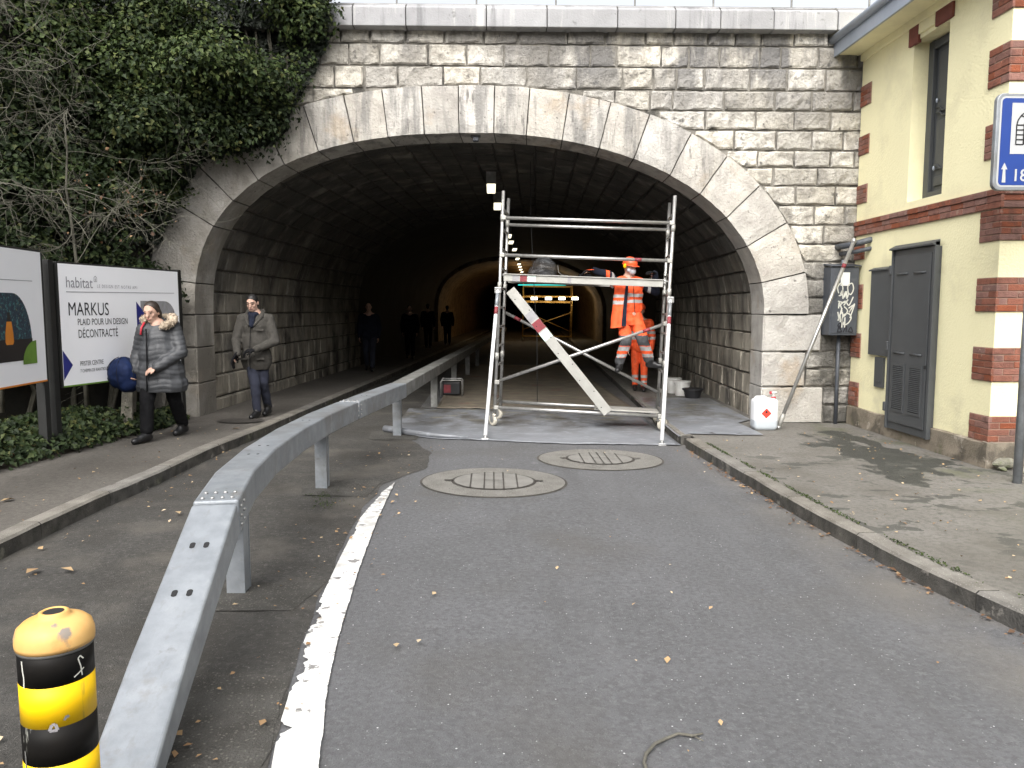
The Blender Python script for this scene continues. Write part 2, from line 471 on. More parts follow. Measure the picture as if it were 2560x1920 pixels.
for a, b in zip(yy, yy[1:]):
    def rgt(y): return 12.0 if b <= 11.46 else 4.4 + SKEW * (y - 11.4)
    for f0, f1 in ((0, .3), (.3, 1)):
        xa0, xa1 = kr(a) + .13 + (rgt(a) - kr(a) - .13) * f0, kr(a) + .13 + (rgt(a) - kr(a) - .13) * f1
        xb0, xb1 = kr(b) + .13 + (rgt(b) - kr(b) - .13) * f0, kr(b) + .13 + (rgt(b) - kr(b) - .13) * f1
        pr.add([(xa0, a, h(xa0)), (xa1, a, h(xa1)), (xb1, b, h(xb1)), (xb0, b, h(xb0))], [(0, 1, 2, 3)])
pr.build('pavement_right', 'pavement_right', loc=(0, 0, 0), kind='structure')

def kerb(name, K, side, y0, y1, skip=None):
    root = bpy.data.objects.new(name, None); col.objects.link(root); LOC[root.name] = Vector((0, 0, 0))
    root['kind'] = 'structure'
    y = y0
    while y < y1:
        ln_ = random.uniform(.95, 1.35) if y < 30 else 12
        e = min(y + ln_, y1)
        b0, b1 = y + .005, e - .005
        mb = MB()
        n = 4
        for i in range(n):                     # short slices follow the curve and carry small wobbles
            a, b = b0 + (b1 - b0) * i / n, b0 + (b1 - b0) * (i + 1) / n
            def sec(yv):
                x = lerp_tab(K, yv); w = .008 * noise.noise((x * 3, yv * 3.1, side)); dz = .008 * noise.noise((yv * 2.2, side, 5))
                f, bk = x + w, x + side * .145
                return f, bk, G(x) - .06, G(x) + KERB + dz
            fa, ba, za, ta = sec(a); fb, bb_, zb, tb = sec(b)
            ch = .018
            # face, chamfer, top, back
            mb.add([(fa, a, za), (fb, b, zb), (fb, b, tb - ch), (fa, a, ta - ch)], [(0, 1, 2, 3) if side < 0 else (3, 2, 1, 0)], 1)
            mb.add([(fa, a, ta - ch), (fb, b, tb - ch), (fb + side * ch, b, tb), (fa + side * ch, a, ta)], [(0, 1, 2, 3) if side < 0 else (3, 2, 1, 0)], 0)
            mb.add([(fa + side * ch, a, ta), (fb + side * ch, b, tb), (bb_, b, tb), (ba, a, ta)], [(0, 1, 2, 3) if side < 0 else (3, 2, 1, 0)], 0)
            mb.add([(ba, a, za), (bb_, b, zb), (bb_, b, tb), (ba, a, ta)], [(0, 3, 2, 1) if side < 0 else (1, 2, 3, 0)], 1)
            if i == 0: mb.add([(fa, a, za), (fa, a, ta - ch), (fa + side * ch, a, ta), (ba, a, ta), (ba, a, za)], [(0, 1, 2, 3, 4)], 1)
            if i == n - 1: mb.add([(fb, b, zb), (fb, b, tb - ch), (fb + side * ch, b, tb), (bb_, b, tb), (bb_, b, zb)], [(4, 3, 2, 1, 0)], 1)
        mb.build('kerb_stone', ['kerb_top', 'kerb_face'], root)
        y = e
    return root
kerb('kerb_left', KL, -1, -6, 60)
kerb('kerb_right', KR, 1, -2, 9.82)
kerb('kerb_right', KR, 1, 10.06, 60)
# storm drain throat between the two runs of the right kerb
dr = MB().box(2.53, 2.62, 9.80, 10.08, -.16, .02)
dr.build('drain_inlet', 'mortar_dark', kind='structure')

# white edge line, chipped along its left side
LR = [(2.2, -.54), (2.82, -.66), (3.1, -.70), (3.4, -.75), (3.98, -.81), (5.08, -.885), (6.3, -.94), (7.65, -.965)]
LL = [(2.2, -.70), (2.82, -.835), (3.08, -.88), (3.32, -.905), (3.8, -.965), (4.3, -1.01), (5.2, -1.05), (6.33, -1.085), (7.2, -1.04), (7.65, -.985)]
mk = MB()
st = np.arange(2.2, 7.66, .012)
def lx(y):
    n1 = noise.noise((y * 2.1, 1.7, 0)) + .6 * noise.noise((y * 6, 4.2, 0)) + .4 * noise.noise((y * 17, 2.2, 0)) + .3 * noise.noise((y * 41, 9.2, 0))
    bite = max(0, n1 + .1) * (.085 if 2.7 < y < 4.6 else .025)
    return lerp_tab(LL, y) + bite
def rx(y): return lerp_tab(LR, y) + .006 * noise.noise((y * 9, 8, 0)) + .004 * noise.noise((y * 37, 3, 0))
for a, b in zip(st, st[1:]):
    mk.add([(lx(a), a, G(lx(a)) + .013), (rx(a), a, G(rx(a)) + .013), (rx(b), b, G(rx(b)) + .013), (lx(b), b, G(lx(b)) + .013)], [(0, 1, 2, 3)])
mk.build('road_marking', 'road_paint', loc=(0, 0, 0), kind='structure')

# ------------------------------------------------------------------ portal arch profile (x, z) at the wall
XC, ZS, BH = -0.21, 1.62, 2.56
AL, AR, NL, NR = 4.04, 4.19, 2.45, 2.13
Y0 = 11.40
def arcpt(t):
    c, s = math.cos(t), math.sin(t)
    if c >= 0: return (XC + AR * abs(c) ** (2 / NR), ZS + BH * max(s, 0) ** (2 / NR))
    return (XC - AL * abs(c) ** (2 / NL), ZS + BH * max(s, 0) ** (2 / NL))
raw = [arcpt(math.pi * i / 600) for i in range(601)]
def resample(pts, n):
    p = np.array(pts); d = np.r_[0, np.cumsum(np.linalg.norm(np.diff(p, axis=0), axis=1))]
    s = np.linspace(0, d[-1], n)
    return np.c_[np.interp(s, d, p[:, 0]), np.interp(s, d, p[:, 1])], d[-1]
ARC, ARCLEN = resample(raw, 401)
tg = np.gradient(ARC, axis=0)
for _ in range(6): tg[1:-1] = (tg[:-2] + tg[1:-1] + tg[2:]) / 3
NRM = np.c_[tg[:, 1], -tg[:, 0]]; NRM /= np.linalg.norm(NRM, axis=1)[:, None]     # outward
NRM[0] = (1, 0); NRM[-1] = (-1, 0)
def prof(s, off=0.):                        # s in metres along the arc from the right springing
    i = min(max(s / ARCLEN, 0), 1) * 400
    k = min(int(i), 399); f = i - k
    p = ARC[k] * (1 - f) + ARC[k + 1] * f; n = NRM[k] * (1 - f) + NRM[k + 1] * f
    n = n / np.linalg.norm(n)
    return p + n * off
RT = .655
EXT = np.array([prof(ARCLEN * i / 400, RT) for i in range(401)])
def ext_z(x):                               # height of the ring's outer edge over x
    if x <= EXT[-1, 0] or x >= EXT[0, 0]: return -1.
    return float(np.interp(x, EXT[::-1, 0], EXT[::-1, 1]))

portal = thing('tunnel_portal', (0, Y0, 0), 'weathered limestone portal wall with a wide round arch over the road', 'tunnel portal')
# mortar bed behind the stones
wb = MB()
xs = np.unique(np.r_[np.linspace(-9, 5.75, 119), EXT[0, 0], EXT[-1, 0]])
for a, b in zip(xs, xs[1:]):
    za, zb = ext_z(a + 1e-6), ext_z(b - 1e-6)
    za = za - .03 if za > 0 else -.3; zb = zb - .03 if zb > 0 else -.3
    wb.add([(a, Y0 + .012, za), (b, Y0 + .012, zb), (b, Y0 + .012, 5.62), (a, Y0 + .012, 5.62)], [(0, 1, 2, 3)])
    wb.add([(a, Y0 + .012, 5.62), (b, Y0 + .012, 5.62), (b, 13.2, 5.62), (a, 13.2, 5.62)], [(0, 1, 2, 3)])
wb.build('mortar_bed', 'mortar', portal)

def rock_face(x0, x1, z0f, z1, depth=.05, amp=.016, y=Y0, edge=.022, name='stone', mt='facade_stone', nz_=3, parent=None, step=.085):
    """one rough faced block: front grid with drafted margins; z0f is a function of x (bottom edge)"""
    n = max(3, int((x1 - x0) / step))
    fx = [0, edge / (x1 - x0)] + [edge / (x1 - x0) + (1 - 2 * edge / (x1 - x0)) * (i + 1) / (n - 1) for i in range(n - 1)] + [1]
    sx = random.random() * 50
    cols = []
    for i, t in enumerate(fx):
        x = x0 + (x1 - x0) * t
        zb = z0f(x)
        hgt = z1 - zb
        if hgt < .03: cols.append(None); continue
        e = min(edge, hgt * .3)
        rows = [zb, zb + e] + [zb + e + (hgt - 2 * e) * (j + 1) / (nz_ - 1) for j in range(nz_ - 1)] + [z1]
        cl = []
        for j, z in enumerate(rows):
            bd = i in (0, len(fx) - 1) or j in (0, len(rows) - 1)
            jx = .016 * noise.noise((x * 9 + sx, z * 9, 1.)) if bd else 0
            jz = .014 * noise.noise((x * 9 + sx, z * 9, 7.)) if bd else 0
            dy = -.006 if bd else -depth + amp * 1.6 * noise.noise((x * 7 + sx, z * 7, 3.)) + amp * noise.noise((x * 19, z * 19, sx))
            cl.append((x + jx, y + dy, z + jz))
        cols.append(cl)
    mb = MB()
    m_ = len(next(c for c in cols if c)) if any(cols) else 0
    idx = {}
    for i, c in enumerate(cols):
        if c:
            for j, p in enumerate(c):
                idx[i, j] = len(mb.v); mb.v.append(p)
    for i in range(len(cols) - 1):
        if cols[i] and cols[i + 1]:
            for j in range(m_ - 1):
                mb.f.append([idx[i, j], idx[i + 1, j], idx[i + 1, j + 1], idx[i, j + 1]]); mb.m.append(0)
    if not mb.f: return None
    # skirt back into the mortar
    zs_ = [p for p in mb.v]
    b0 = len(mb.v)
    good = [i for i, c in enumerate(cols) if c]
    ring = [idx[i, 0] for i in good] + [idx[good[-1], j] for j in range(1, m_)] + [idx[i, m_ - 1] for i in good[::-1][1:]] + [idx[good[0], j] for j in range(m_ - 2, 0, -1)]
    for k in ring: mb.v.append((mb.v[k][0], y + .03, mb.v[k][2]))
    for k in range(len(ring)):
        k2 = (k + 1) % len(ring)
        mb.f.append([ring[k2], ring[k], b0 + k, b0 + k2]); mb.m.append(0)
    return mb.build(name, mt, parent)

COURSE = [5.62, 5.41, 5.11, 4.80, 4.52, 4.25, 3.97, 3.73, 3.47, 3.19, 2.91, 2.64, 2.38, 2.13, 1.86, 1.62, 1.35, 1.07, .82, .55, .28, .0]
JOINT = {1: [-2.1, -1.69, -1.19, -.65, -.1, .39, 1.08, 1.62, 2.19, 2.59, 3.08, 3.47, 3.84, 4.31, 4.81, 5.3],
         2: [-2.4, -1.99, -1.56, -.88, -.34, .18, .82, 1.41, 1.78, 2.42, 2.81, 3.25, 3.83, 4.13, 4.67, 5.24],
         3: [-2.2, -1.78, -1.31, -.67, -.15, .51, 1.21, 1.87, 2.31, 2.64, 3.04, 3.69, 4.23, 4.79, 5.38],
         4: [-2.5, -1.94, -1.56, -.9, 1.3, 1.76, 2.27, 2.59, 3.33, 4.06, 4.6, 5.2],
         5: [2.4, 3.06, 3.79, 4.35, 4.88, 5.35], 6: [2.9, 3.49, 4.1, 4.62, 5.07], 7: [3.3, 3.84, 4.37, 4.9, 5.25],
         8: [3.5, 4.07, 4.72, 5.38], 9: [3.8, 4.41, 4.99], 10: [4.0, 4.69, 5.14], 11: [4.2, 4.84, 5.32], 12: [4.3, 5.28],
         13: [4.4, 4.95], 14: [4.5, 5.1], 15: [4.5, 4.98]}
QUOIN = [(1.62, 1.07, 4.86), (1.07, .55, 4.64), (.55, .0, 4.92)]         # large blocks of the right jamb
for r in range(1, len(COURSE)):
    zt, zb = COURSE[r - 1], COURSE[r]
    js = list(JOINT.get(r, [5.15]))
    while js[0] > -3.6 and r <= 4:               # hidden under the ivy further left
        js.insert(0, js[0] - random.uniform(.45, .7))
    if js[-1] < 5.55: js.append(5.72)
    if r >= 16:
        q = next(q_[2] for q_ in QUOIN if q_[0] >= zt - .01 and q_[1] <= zb + .01)
        js = [q, min(q + random.uniform(.42, .55), 5.3), 5.72]
    elif r > 4:
        js = [js[0] - 2.2, js[0] - 1.6, js[0] - 1.0, js[0] - .5] + js
    gap = .015
    for a, b in zip(js, js[1:]):
        x0, x1 = a + gap, b - gap
        if x1 - x0 < .1: continue
        zlow = lambda x: max(zb + gap, ext_z(x) + .02)
        # trim the part of the block that the ring covers
        while x0 < x1 - .08 and zlow(x0) > zt - gap - .05: x0 += .02
        while x1 > x0 + .08 and zlow(x1) > zt - gap - .05: x1 -= .02
        if x1 - x0 < .1: continue
        if zlow((x0 + x1) / 2) > zt - gap - .03: continue
        # a block never straddles the arch below the springing
        if r >= 16 and x0 < 4: continue
        d = random.uniform(.014, .03)
        rock_face(x0, x1, zlow, zt - gap, depth=d, parent=portal)
for zt, zb, q in QUOIN:
    rock_face(3.98 + .004, q - .012, lambda x: zb + .008, zt - .008, depth=.045, amp=.01, name='jamb_block', mt='ring_stone', nz_=4, parent=portal, edge=.02)
for zt, zb in ((1.62, 1.14), (1.14, .62), (.62, .08)):
    rock_face(-5.0, -4.25 - .004, lambda x: zb + .008, zt - .008, depth=.045, amp=.01, name='jamb_block', mt='ring_stone', nz_=4, parent=portal, edge=.02)

# voussoirs, with their soffit 0.6 m deep
RD = .6
sk = lambda y: SKEW * (y - Y0)
inner_x = [3.93, 3.71, 3.39, 3.0, 2.55, 2.05, 1.55, 1.02, .51, .03, -.44, -.95, -1.46, -1.94, -2.43, -2.92, -3.3, -3.66, -3.95]
sj = [0.]
for xx in inner_x:
    k = int(np.argmin(abs(ARC[:, 0] - xx) + (0 if True else 0)))
    sj.append(ARCLEN * k / 400)
sj += [ARCLEN - .45, ARCLEN]
sj = sorted(set(sj))
sj = [s for i, s in enumerate(sj) if i == 0 or s - sj[i - 1] > .12]
for s0, s1 in zip(sj, sj[1:]):
    gp = .0085
    a, b = s0 + gp, s1 - gp
    ns, nr = 5, 6
    sd_ = random.random() * 30
    yf = Y0 - random.uniform(.055, .085)
    mb = MB()
    idx = {}
    for i in range(ns + 1):
        for j in range(nr + 1):
            p = prof(a + (b - a) * i / ns, RT * j / nr - (0 if j else 0))
            bd = i in (0, ns) or j in (0, nr)
            dy = (.014 if bd else 0) + .007 * noise.noise((p[0] * 6 + sd_, p[1] * 6, 0)) + .006 * noise.noise((p[0] * 17, p[1] * 17, sd_))
            jx, jz = (.006 * noise.noise((p[0] * 8, p[1] * 8, 5.)), .006 * noise.noise((p[0] * 8, p[1] * 8, 9.))) if bd else (0, 0)
            idx[i, j] = len(mb.v); mb.v.append((p[0] + jx, yf + dy, p[1] + jz))
    for i in range(ns):
        for j in range(nr):
            mb.f.append([idx[i, j], idx[i, j + 1], idx[i + 1, j + 1], idx[i + 1, j]]); mb.m.append(0)
    bk = {}
    for i in range(ns + 1):
        for j in (0, nr):
            v = mb.v[idx[i, j]]
            bk[i, j] = len(mb.v); mb.v.append((v[0] + (SKEW * RD if j == 0 else 0), Y0 + (RD if j == 0 else .05), v[2]))
    for i in range(ns):
        mb.f.append([idx[i + 1, 0], bk[i + 1, 0], bk[i, 0], idx[i, 0]]); mb.m.append(0)
        mb.f.append([idx[i, nr], bk[i, nr], bk[i + 1, nr], idx[i + 1, nr]]); mb.m.append(0)
    for i in (0, ns):
        rowv = [idx[i, j] for j in range(nr + 1)] + [bk[i, nr], bk[i, 0]]
        mb.f.append(rowv if i else rowv[::-1]); mb.m.append(0)
    mb.build('voussoir', 'ring_stone', portal)
# ring backing and jamb returns
rb = MB()
for i in range(120):
    a, b = ARCLEN * i / 120, ARCLEN * (i + 1) / 120
    p, q, p2, q2 = prof(a, .02), prof(b, .02), prof(a, RT - .01), prof(b, RT - .01)
    rb.add([(p[0], Y0 - .03, p[1]), (p2[0], Y0 - .03, p2[1]), (q2[0], Y0 - .03, q2[1]), (q[0], Y0 - .03, q[1])], [(0, 1, 2, 3)])
    rb.add([(p[0], Y0 - .03, p[1]), (q[0], Y0 - .03, q[1]), (q[0] + SKEW * RD, Y0 + RD, q[1]), (p[0] + SKEW * RD, Y0 + RD, p[1])], [(0, 1, 2, 3)])
rb.build('ring_bed', 'mortar_dark', portal)
for X, sgn in ((3.98, 1), (-4.25, -1)):
    zz = [1.62, 1.07, .55, -.02] if sgn > 0 else [1.62, 1.14, .62, .06]
    for zt, zb in zip(zz, zz[1:]):
        mb = MB()
        n = 4
        mb.hexa([(min(X, X + sgn * .3), Y0 - .03, zb + .006), (max(X, X + sgn * .3), Y0 - .03, zb + .006), (max(X, X + sgn * .3) + SKEW * RD, Y0 + RD, zb + .006), (min(X, X + sgn * .3) + SKEW * RD, Y0 + RD, zb + .006),
                 (min(X, X + sgn * .3), Y0 - .03, zt - .006), (max(X, X + sgn * .3), Y0 - .03, zt - .006), (max(X, X + sgn * .3) + SKEW * RD, Y0 + RD, zt - .006), (min(X, X + sgn * .3) + SKEW * RD, Y0 + RD, zt - .006)])
        mb.build('jamb_return', 'ring_stone', portal, bevel=.012)
# coping of the parapet
cj = [-6.2, -5.0, -3.9, -2.9, -1.9, -1.17, -.06, .78, 1.76, 2.57, 3.2, 3.95, 4.85, 5.75]
for a, b in zip(cj, cj[1:]):
    mb = MB()
    w = random.uniform(-.008, .008)
    P = [(11.20 + w, 5.58), (11.20 + w, 5.825), (11.30 + w, 5.905), (11.62, 5.92), (11.62, 5.58)]
    A = [(a + .006, y, z) for y, z in P]
    mb.prism(A, (b - a - .012, 0, 0))
    mb.build('coping_block', 'coping_stone', portal, bevel=.01)
MB().box(-6.2, 5.75, 11.26, 11.6, 5.60, 5.88).build('coping_joint', 'mortar_dark', portal)

# ------------------------------------------------------------------ tunnel lining
tunnel = thing('tunnel', (0, 12, 0), 'soot stained stone vault, deep lining coloured dark for shade, running back behind the portal arch', 'tunnel')
OFF = .05
def full_prof(nA, off):                      # base right -> arc -> base left
    out = [(3.98 + off, -.3), (3.98 + off, .4), (3.98 + off, 1.0), (3.98 + off, 1.5)]
    out += [tuple(prof(ARCLEN * i / nA, off)) for i in range(nA + 1)]
    out += [(-4.25 - off, 1.5), (-4.25 - off, 1.0), (-4.25 - off, .5), (-4.25 - off, -.3)]
    return out
def sweep(name, pr_, y0, y1, step, mt, dx=0.):
    mb = MB()
    ys_ = np.linspace(y0, y1, max(2, int((y1 - y0) / step) + 1))
    for y in ys_:
        for (x, z) in pr_: mb.v.append((x + sk(y) + dx, y, z))
    n = len(pr_)
    for i in range(len(ys_) - 1):
        for j in range(n - 1):
            mb.f.append([i * n + j, i * n + j + 1, (i + 1) * n + j + 1, (i + 1) * n + j]); mb.m.append(0)
    return mb.build(name, mt, tunnel, smooth=True)
sweep('mortar_shell', full_prof(64, OFF + .035), 11.9, 38.2, 3, 'mortar_dark')
sweep('outer_lining', full_prof(64, OFF), 21.9, 38.2, 3, 'lining_shade')
# single stones of the vault near the mouth, a joined run of them beyond
legs_r = [(-.05, .33), (.33, .68), (.68, 1.02), (1.02, 1.33), (1.33, 1.62)]
NC = 33
def cell(c, f0, f1):                          # course c -> two profile points at the inner and outer faces
    if c < 5:
        z0, z1 = legs_r[c]; z = lambda t: z0 + (z1 - z0) * t
        return (3.98 + OFF, z(f0)), (3.98 + OFF, z(f1)), (1, 0)
    if c >= 5 + NC:
        z0, z1 = legs_r[::-1][c - 5 - NC]; z = lambda t: z1 + (z0 - z1) * t
        return (-4.25 - OFF, z(f0)), (-4.25 - OFF, z(f1)), (-1, 0)
    s0 = ARCLEN * (c - 5) / NC; s1 = ARCLEN * (c - 4) / NC
    a, b = prof(s0 + (s1 - s0) * f0, OFF), prof(s0 + (s1 - s0) * f1, OFF)
    m_ = prof((s0 + s1) / 2, OFF + 1) - prof((s0 + s1) / 2, OFF)
    return tuple(a), tuple(b), tuple(m_)
def vault_stone(mb, c, y0, y1):
    a, b, n = cell(c, .022, .978)
    gp = .016
    y0, y1 = y0 + gp, y1 - gp
    q = .014
    d = random.uniform(-.012, .014)
    ca = (a[0] * .93 + b[0] * .07, a[1] * .93 + b[1] * .07); cb = (a[0] * .07 + b[0] * .93, a[1] * .07 + b[1] * .93)
    P = []
    for (p, y) in ((a, y0), (b, y0), (b, y1), (a, y1)): P.append((p[0] + n[0] * .03 + sk(y), y, p[1] + n[1] * .03))
    for (p, y) in ((ca, y0 + q), (cb, y0 + q), (cb, y1 - q), (ca, y1 - q)):
        e = d + random.uniform(-.005, .005)
        P.append((p[0] + n[0] * e + sk(y), y, p[1] + n[1] * e))
    mb.add(P, [(4, 5, 6, 7), (0, 1, 5, 4), (1, 2, 6, 5), (2, 3, 7, 6), (3, 0, 4, 7)])
allst = []
for c in range(10 + NC):
    y = 11.98 - random.uniform(0, .3) * 0
    first = True
    while y < 22:
        l = random.uniform(.38, .72) * (.65 if first and random.random() < .5 else 1)
        if c > 9 and c < NC: l *= 1.35
        allst.append((y, c, min(y + l, 22.0))); y += l; first = False
allst.sort()
for k, (y, c, e) in enumerate(allst):
    if k < 300:
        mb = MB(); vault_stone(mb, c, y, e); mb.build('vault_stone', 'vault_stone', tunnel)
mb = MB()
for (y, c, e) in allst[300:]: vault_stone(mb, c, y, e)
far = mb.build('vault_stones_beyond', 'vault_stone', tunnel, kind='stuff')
# inner brick lined stretch, lit by its own lamps
def shrink(o): return full_prof(64, o)
sweep('brick_lining', shrink(-.12), 38.0, 88, 2.5, 'tunnel_brick')
fr = MB()
pa, pb = shrink(-.12), shrink(OFF + .04)
for i in range(len(pa) - 1):
    fr.add([(pa[i][0] + sk(38), 38, pa[i][1]), (pb[i][0] + sk(38), 38, pb[i][1]), (pb[i + 1][0] + sk(38), 38, pb[i + 1][1]), (pa[i + 1][0] + sk(38), 38, pa[i + 1][1])], [(0, 1, 2, 3)])
fr.build('brick_ring_face', 'tunnel_brick', tunnel)
ew = MB().plate([(x + sk(88), 88, z) for x, z in shrink(OFF)])
ew.build('end_wall', 'mortar_dark', tunnel)
# ------------------------------------------------------------------ unseen house added behind the camera: it blocks low sky light from the tunnel
mat('house_plaster', (.30, .28, .24), (.25, .235, .2), scale=1.2, rough=.9, bump=.2)
mat('house_roof', (.11, .07, .055), (.08, .05, .04), scale=3, rough=.9)
mat('window_glass', (.03, .035, .04), (.02, .022, .025), scale=1, rough=.12)
hs_ = thing('sky_blocker_house', (0, -22, -.3), 'unseen beige three storey house added behind the camera to keep low sky light out of the tunnel', 'building')
m_ = MB(); m_.box(-26, 26, -32, -22, -.4, 10.3); m_.build('wall', 'house_plaster', hs_)
m_ = MB(); m_.prism([(-26.6, -32.5, 10.3), (-26.6, -21.4, 10.3), (-26.6, -24.5, 13.2), (-26.6, -29.5, 13.2)], (53.2, 0, 0)); m_.build('roof', 'house_roof', hs_)
for fl_ in range(3):
    for k in range(14):
        x = -23.4 + 3.6 * k; z = .9 + 3.25 * fl_
        if fl_ == 0 and k == 7: continue
        m_ = MB(); m_.box(x - .65, x + .65, -22.02, -21.95, z, z + 1.75); w_ = m_.build('window', 'white_frame' if 'white_frame' in M else 'house_plaster', hs_)
        m_ = MB(); m_.box(x - .55, x + .55, -21.97, -21.94, z + .1, z + 1.65); m_.build('pane', 'window_glass', w_)
m_ = MB(); m_.box(1.1, 2.5, -22.03, -21.93, -.3, 2.3); m_.build('door', 'house_roof', hs_)
# ------------------------------------------------------------------ hill over the tunnel, bank on the left
hb = MB()
hb.add([(-40, 11.55, 5.56), (5.72, 11.55, 5.56), (40, 13.5, 5.56), (40, 95, 5.56), (-40, 95, 5.56), (40, 13.5, -.45), (40, 95, -.45), (-40, 95, -.45), (-40, 11.55, -.45), (5.72, 11.55, -.45)],
       [(0, 1, 2, 3, 4), (2, 5, 6, 3), (3, 6, 7, 4), (4, 7, 8, 0), (1, 9, 5, 2)])
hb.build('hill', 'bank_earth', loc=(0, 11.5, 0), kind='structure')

def bank_y(x, z):                              # front surface of the planted bank / thicket left of the arch
    return 11.32 - 1.65 * max(0, -4.55 - x) + .22 * max(0, z - 1.5)
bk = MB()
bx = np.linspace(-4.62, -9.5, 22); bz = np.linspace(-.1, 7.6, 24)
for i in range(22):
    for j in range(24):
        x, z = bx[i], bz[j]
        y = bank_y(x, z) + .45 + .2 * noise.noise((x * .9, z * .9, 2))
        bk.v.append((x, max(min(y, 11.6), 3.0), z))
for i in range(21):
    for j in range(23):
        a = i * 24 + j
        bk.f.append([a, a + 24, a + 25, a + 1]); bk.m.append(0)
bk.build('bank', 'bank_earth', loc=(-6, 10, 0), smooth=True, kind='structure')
BE = [(-2, -5.6), (4, -5.2), (7.4, -4.66), (8.2, -4.53), (9.4, -4.38), (10.29, -4.27), (11.4, -4.3)]
bd = MB()
ys = np.linspace(0, 11.38, 46)
NBX = 14
for y in ys:
    e = lerp_tab(BE, y)
    for k in range(NBX):
        t = k / (NBX - 1)
        x = e - 3.2 * t
        bd.v.append((x, y, G(e) + .115 + .03 * min(1, t * 8) + .55 * max(0, t - .22) + .03 * noise.noise((x * 3, y * 3, 0)) * min(1, t * 6)))
for i in range(len(ys) - 1):
    for k in range(NBX - 1):
        a = i * NBX + k
        bd.f.append([a, a + NBX, a + NBX + 1, a + 1]); bd.m.append(0)
bd.build('planting_bed', 'earth', loc=(-5, 6, 0), smooth=True, kind='structure')
def bed_z(x, y):
    e = lerp_tab(BE, y); t = max(0, (e - x) / 3.2)
    return G(e) + .115 + .03 * min(1, t * 8) + .55 * max(0, t - .22)

# ------------------------------------------------------------------ materials for built things
mat('cream_render', (.85, .8, .52), (.82, .77, .495), scale=1.5, rough=.8, bump=.4, bscale=38,
    stains=[dict(col=(.55, .5, .33), scale=1.2, lo=.52, hi=.72, amt=.5), dict(col=(.42, .39, .28), scale=2.5, lo=.48, hi=.66, amt=.55, z=(.9, .2))])
mat('brick', (.24, .098, .066), (.18, .07, .048), scale=12, rough=.8, bump=.5, bscale=80, rnd=.16,
    stains=[dict(col=(.09, .04, .03), scale=7, lo=.55, hi=.66, amt=.6), dict(col=(.42, .33, .27), scale=9, lo=.64, hi=.7, amt=.5), dict(col=(.09, .06, .045), scale=4, lo=.4, hi=.6, amt=.7, z=(.5, .22))])
mat('brick_joint', (.3, .2, .15), (.22, .14, .105), scale=14, rough=.9)
mat('brick_paint', (.19, .055, .04), (.14, .04, .03), scale=9, rough=.8, bump=.2)
mat('plinth', (.28, .24, .185), (.17, .145, .11), scale=3, rough=.9, bump=.7, bscale=40,
    stains=[dict(col=(.075, .065, .05), scale=2.2, lo=.5, hi=.6, amt=.8), dict(col=(.1, .11, .05), scale=3, lo=.55, hi=.65, amt=.7, z=(.2, .0)), dict(col=(.4, .36, .3), scale=5, lo=.62, hi=.68, amt=.7)])
mat('grey_paint', (.062, .067, .071), (.053, .057, .061), scale=3, rough=.5, bump=.1, bscale=90)
mat('dark_slot', (.012, .012, .013), rough=.8)
mat('zinc', (.38, .42, .48), (.32, .36, .42), scale=3, rough=.45, metal=.4)
mat('cabinet_grey', (.065, .072, .085), (.05, .056, .067), scale=4, rough=.55, stains=[dict(col=(.1, .11, .12), scale=5, lo=.58, hi=.7, amt=.6)])
mat('white_print', (.75, .75, .73), (.7, .7, .68), rough=.6)
mat('spray_white', (.62, .62, .56), (.5, .5, .45), scale=20, rough=.6)
mat('spray_black', (.012, .013, .02), rough=.6)
mat('galv', (.27, .29, .312), (.21, .228, .246), scale=9, rough=.42, metal=.3, bump=.08, bscale=60,
    stains=[dict(col=(.37, .39, .41), scale=3, lo=.5, hi=.7, amt=.6), dict(col=(.2, .205, .21), scale=22, st=(1, .4, 1), lo=.56, hi=.68, amt=.5), dict(col=(.16, .14, .115), scale=4, lo=.6, hi=.72, amt=.55), dict(col=(.13, .13, .13), scale=6, lo=.62, hi=.7, amt=.6), dict(col=(.17, .17, .165), scale=3.5, lo=.46, hi=.66, amt=.8, z=(4.4, 6.5), axis=1)])
mat('galv_dirty', (.20, .2, .19), (.13, .13, .12), scale=6, rough=.6, metal=.2, stains=[dict(col=(.3, .3, .29), scale=4, lo=.55, hi=.65, amt=.6)])
mat('alu', (.47, .465, .45), (.37, .365, .35), scale=12, rough=.38, metal=.75, stains=[dict(col=(.25, .24, .22), scale=14, lo=.58, hi=.68, amt=.6)])
mat('alu_flat', (.4, .395, .365), (.33, .325, .3), scale=6, rough=.5, metal=.35, stains=[dict(col=(.3, .29, .26), scale=8, lo=.58, hi=.68, amt=.6)])
mat('white_alu', (.82, .83, .84), (.74, .75, .76), scale=9, rough=.35, metal=.15)
mat('label_red', (.22, .03, .04), (.16, .025, .03), scale=20, rough=.6)
mat('label_green', (.45, .62, .55), (.5, .6, .55), rough=.6)
mat('label_grey', (.3, .29, .3), rough=.6)
mat('rubber', (.02, .02, .021), rough=.8)
mat('wheel_cream', (.55, .52, .44), (.45, .42, .35), scale=12, rough=.6)
mat('steel', (.42, .42, .41), (.3, .3, .29), scale=15, rough=.4, metal=.7)
mat('iron', (.075, .068, .06), (.045, .04, .036), scale=15, rough=.7, metal=.3, bump=.3)
mat('concrete_lid', (.19, .185, .17), (.15, .145, .132), scale=6, rough=.85, bump=.4, bscale=90, specks=[(70, .25, .5, (.22, .21, .19), .6)])
mat('washed_concrete', (.2, .193, .175), (.155, .149, .133), scale=4, rough=.9, bump=1., bscale=90,
    specks=[(45, .3, .35, (.27, .26, .235), .85), (40, .25, .5, (.055, .052, .046), .8)])
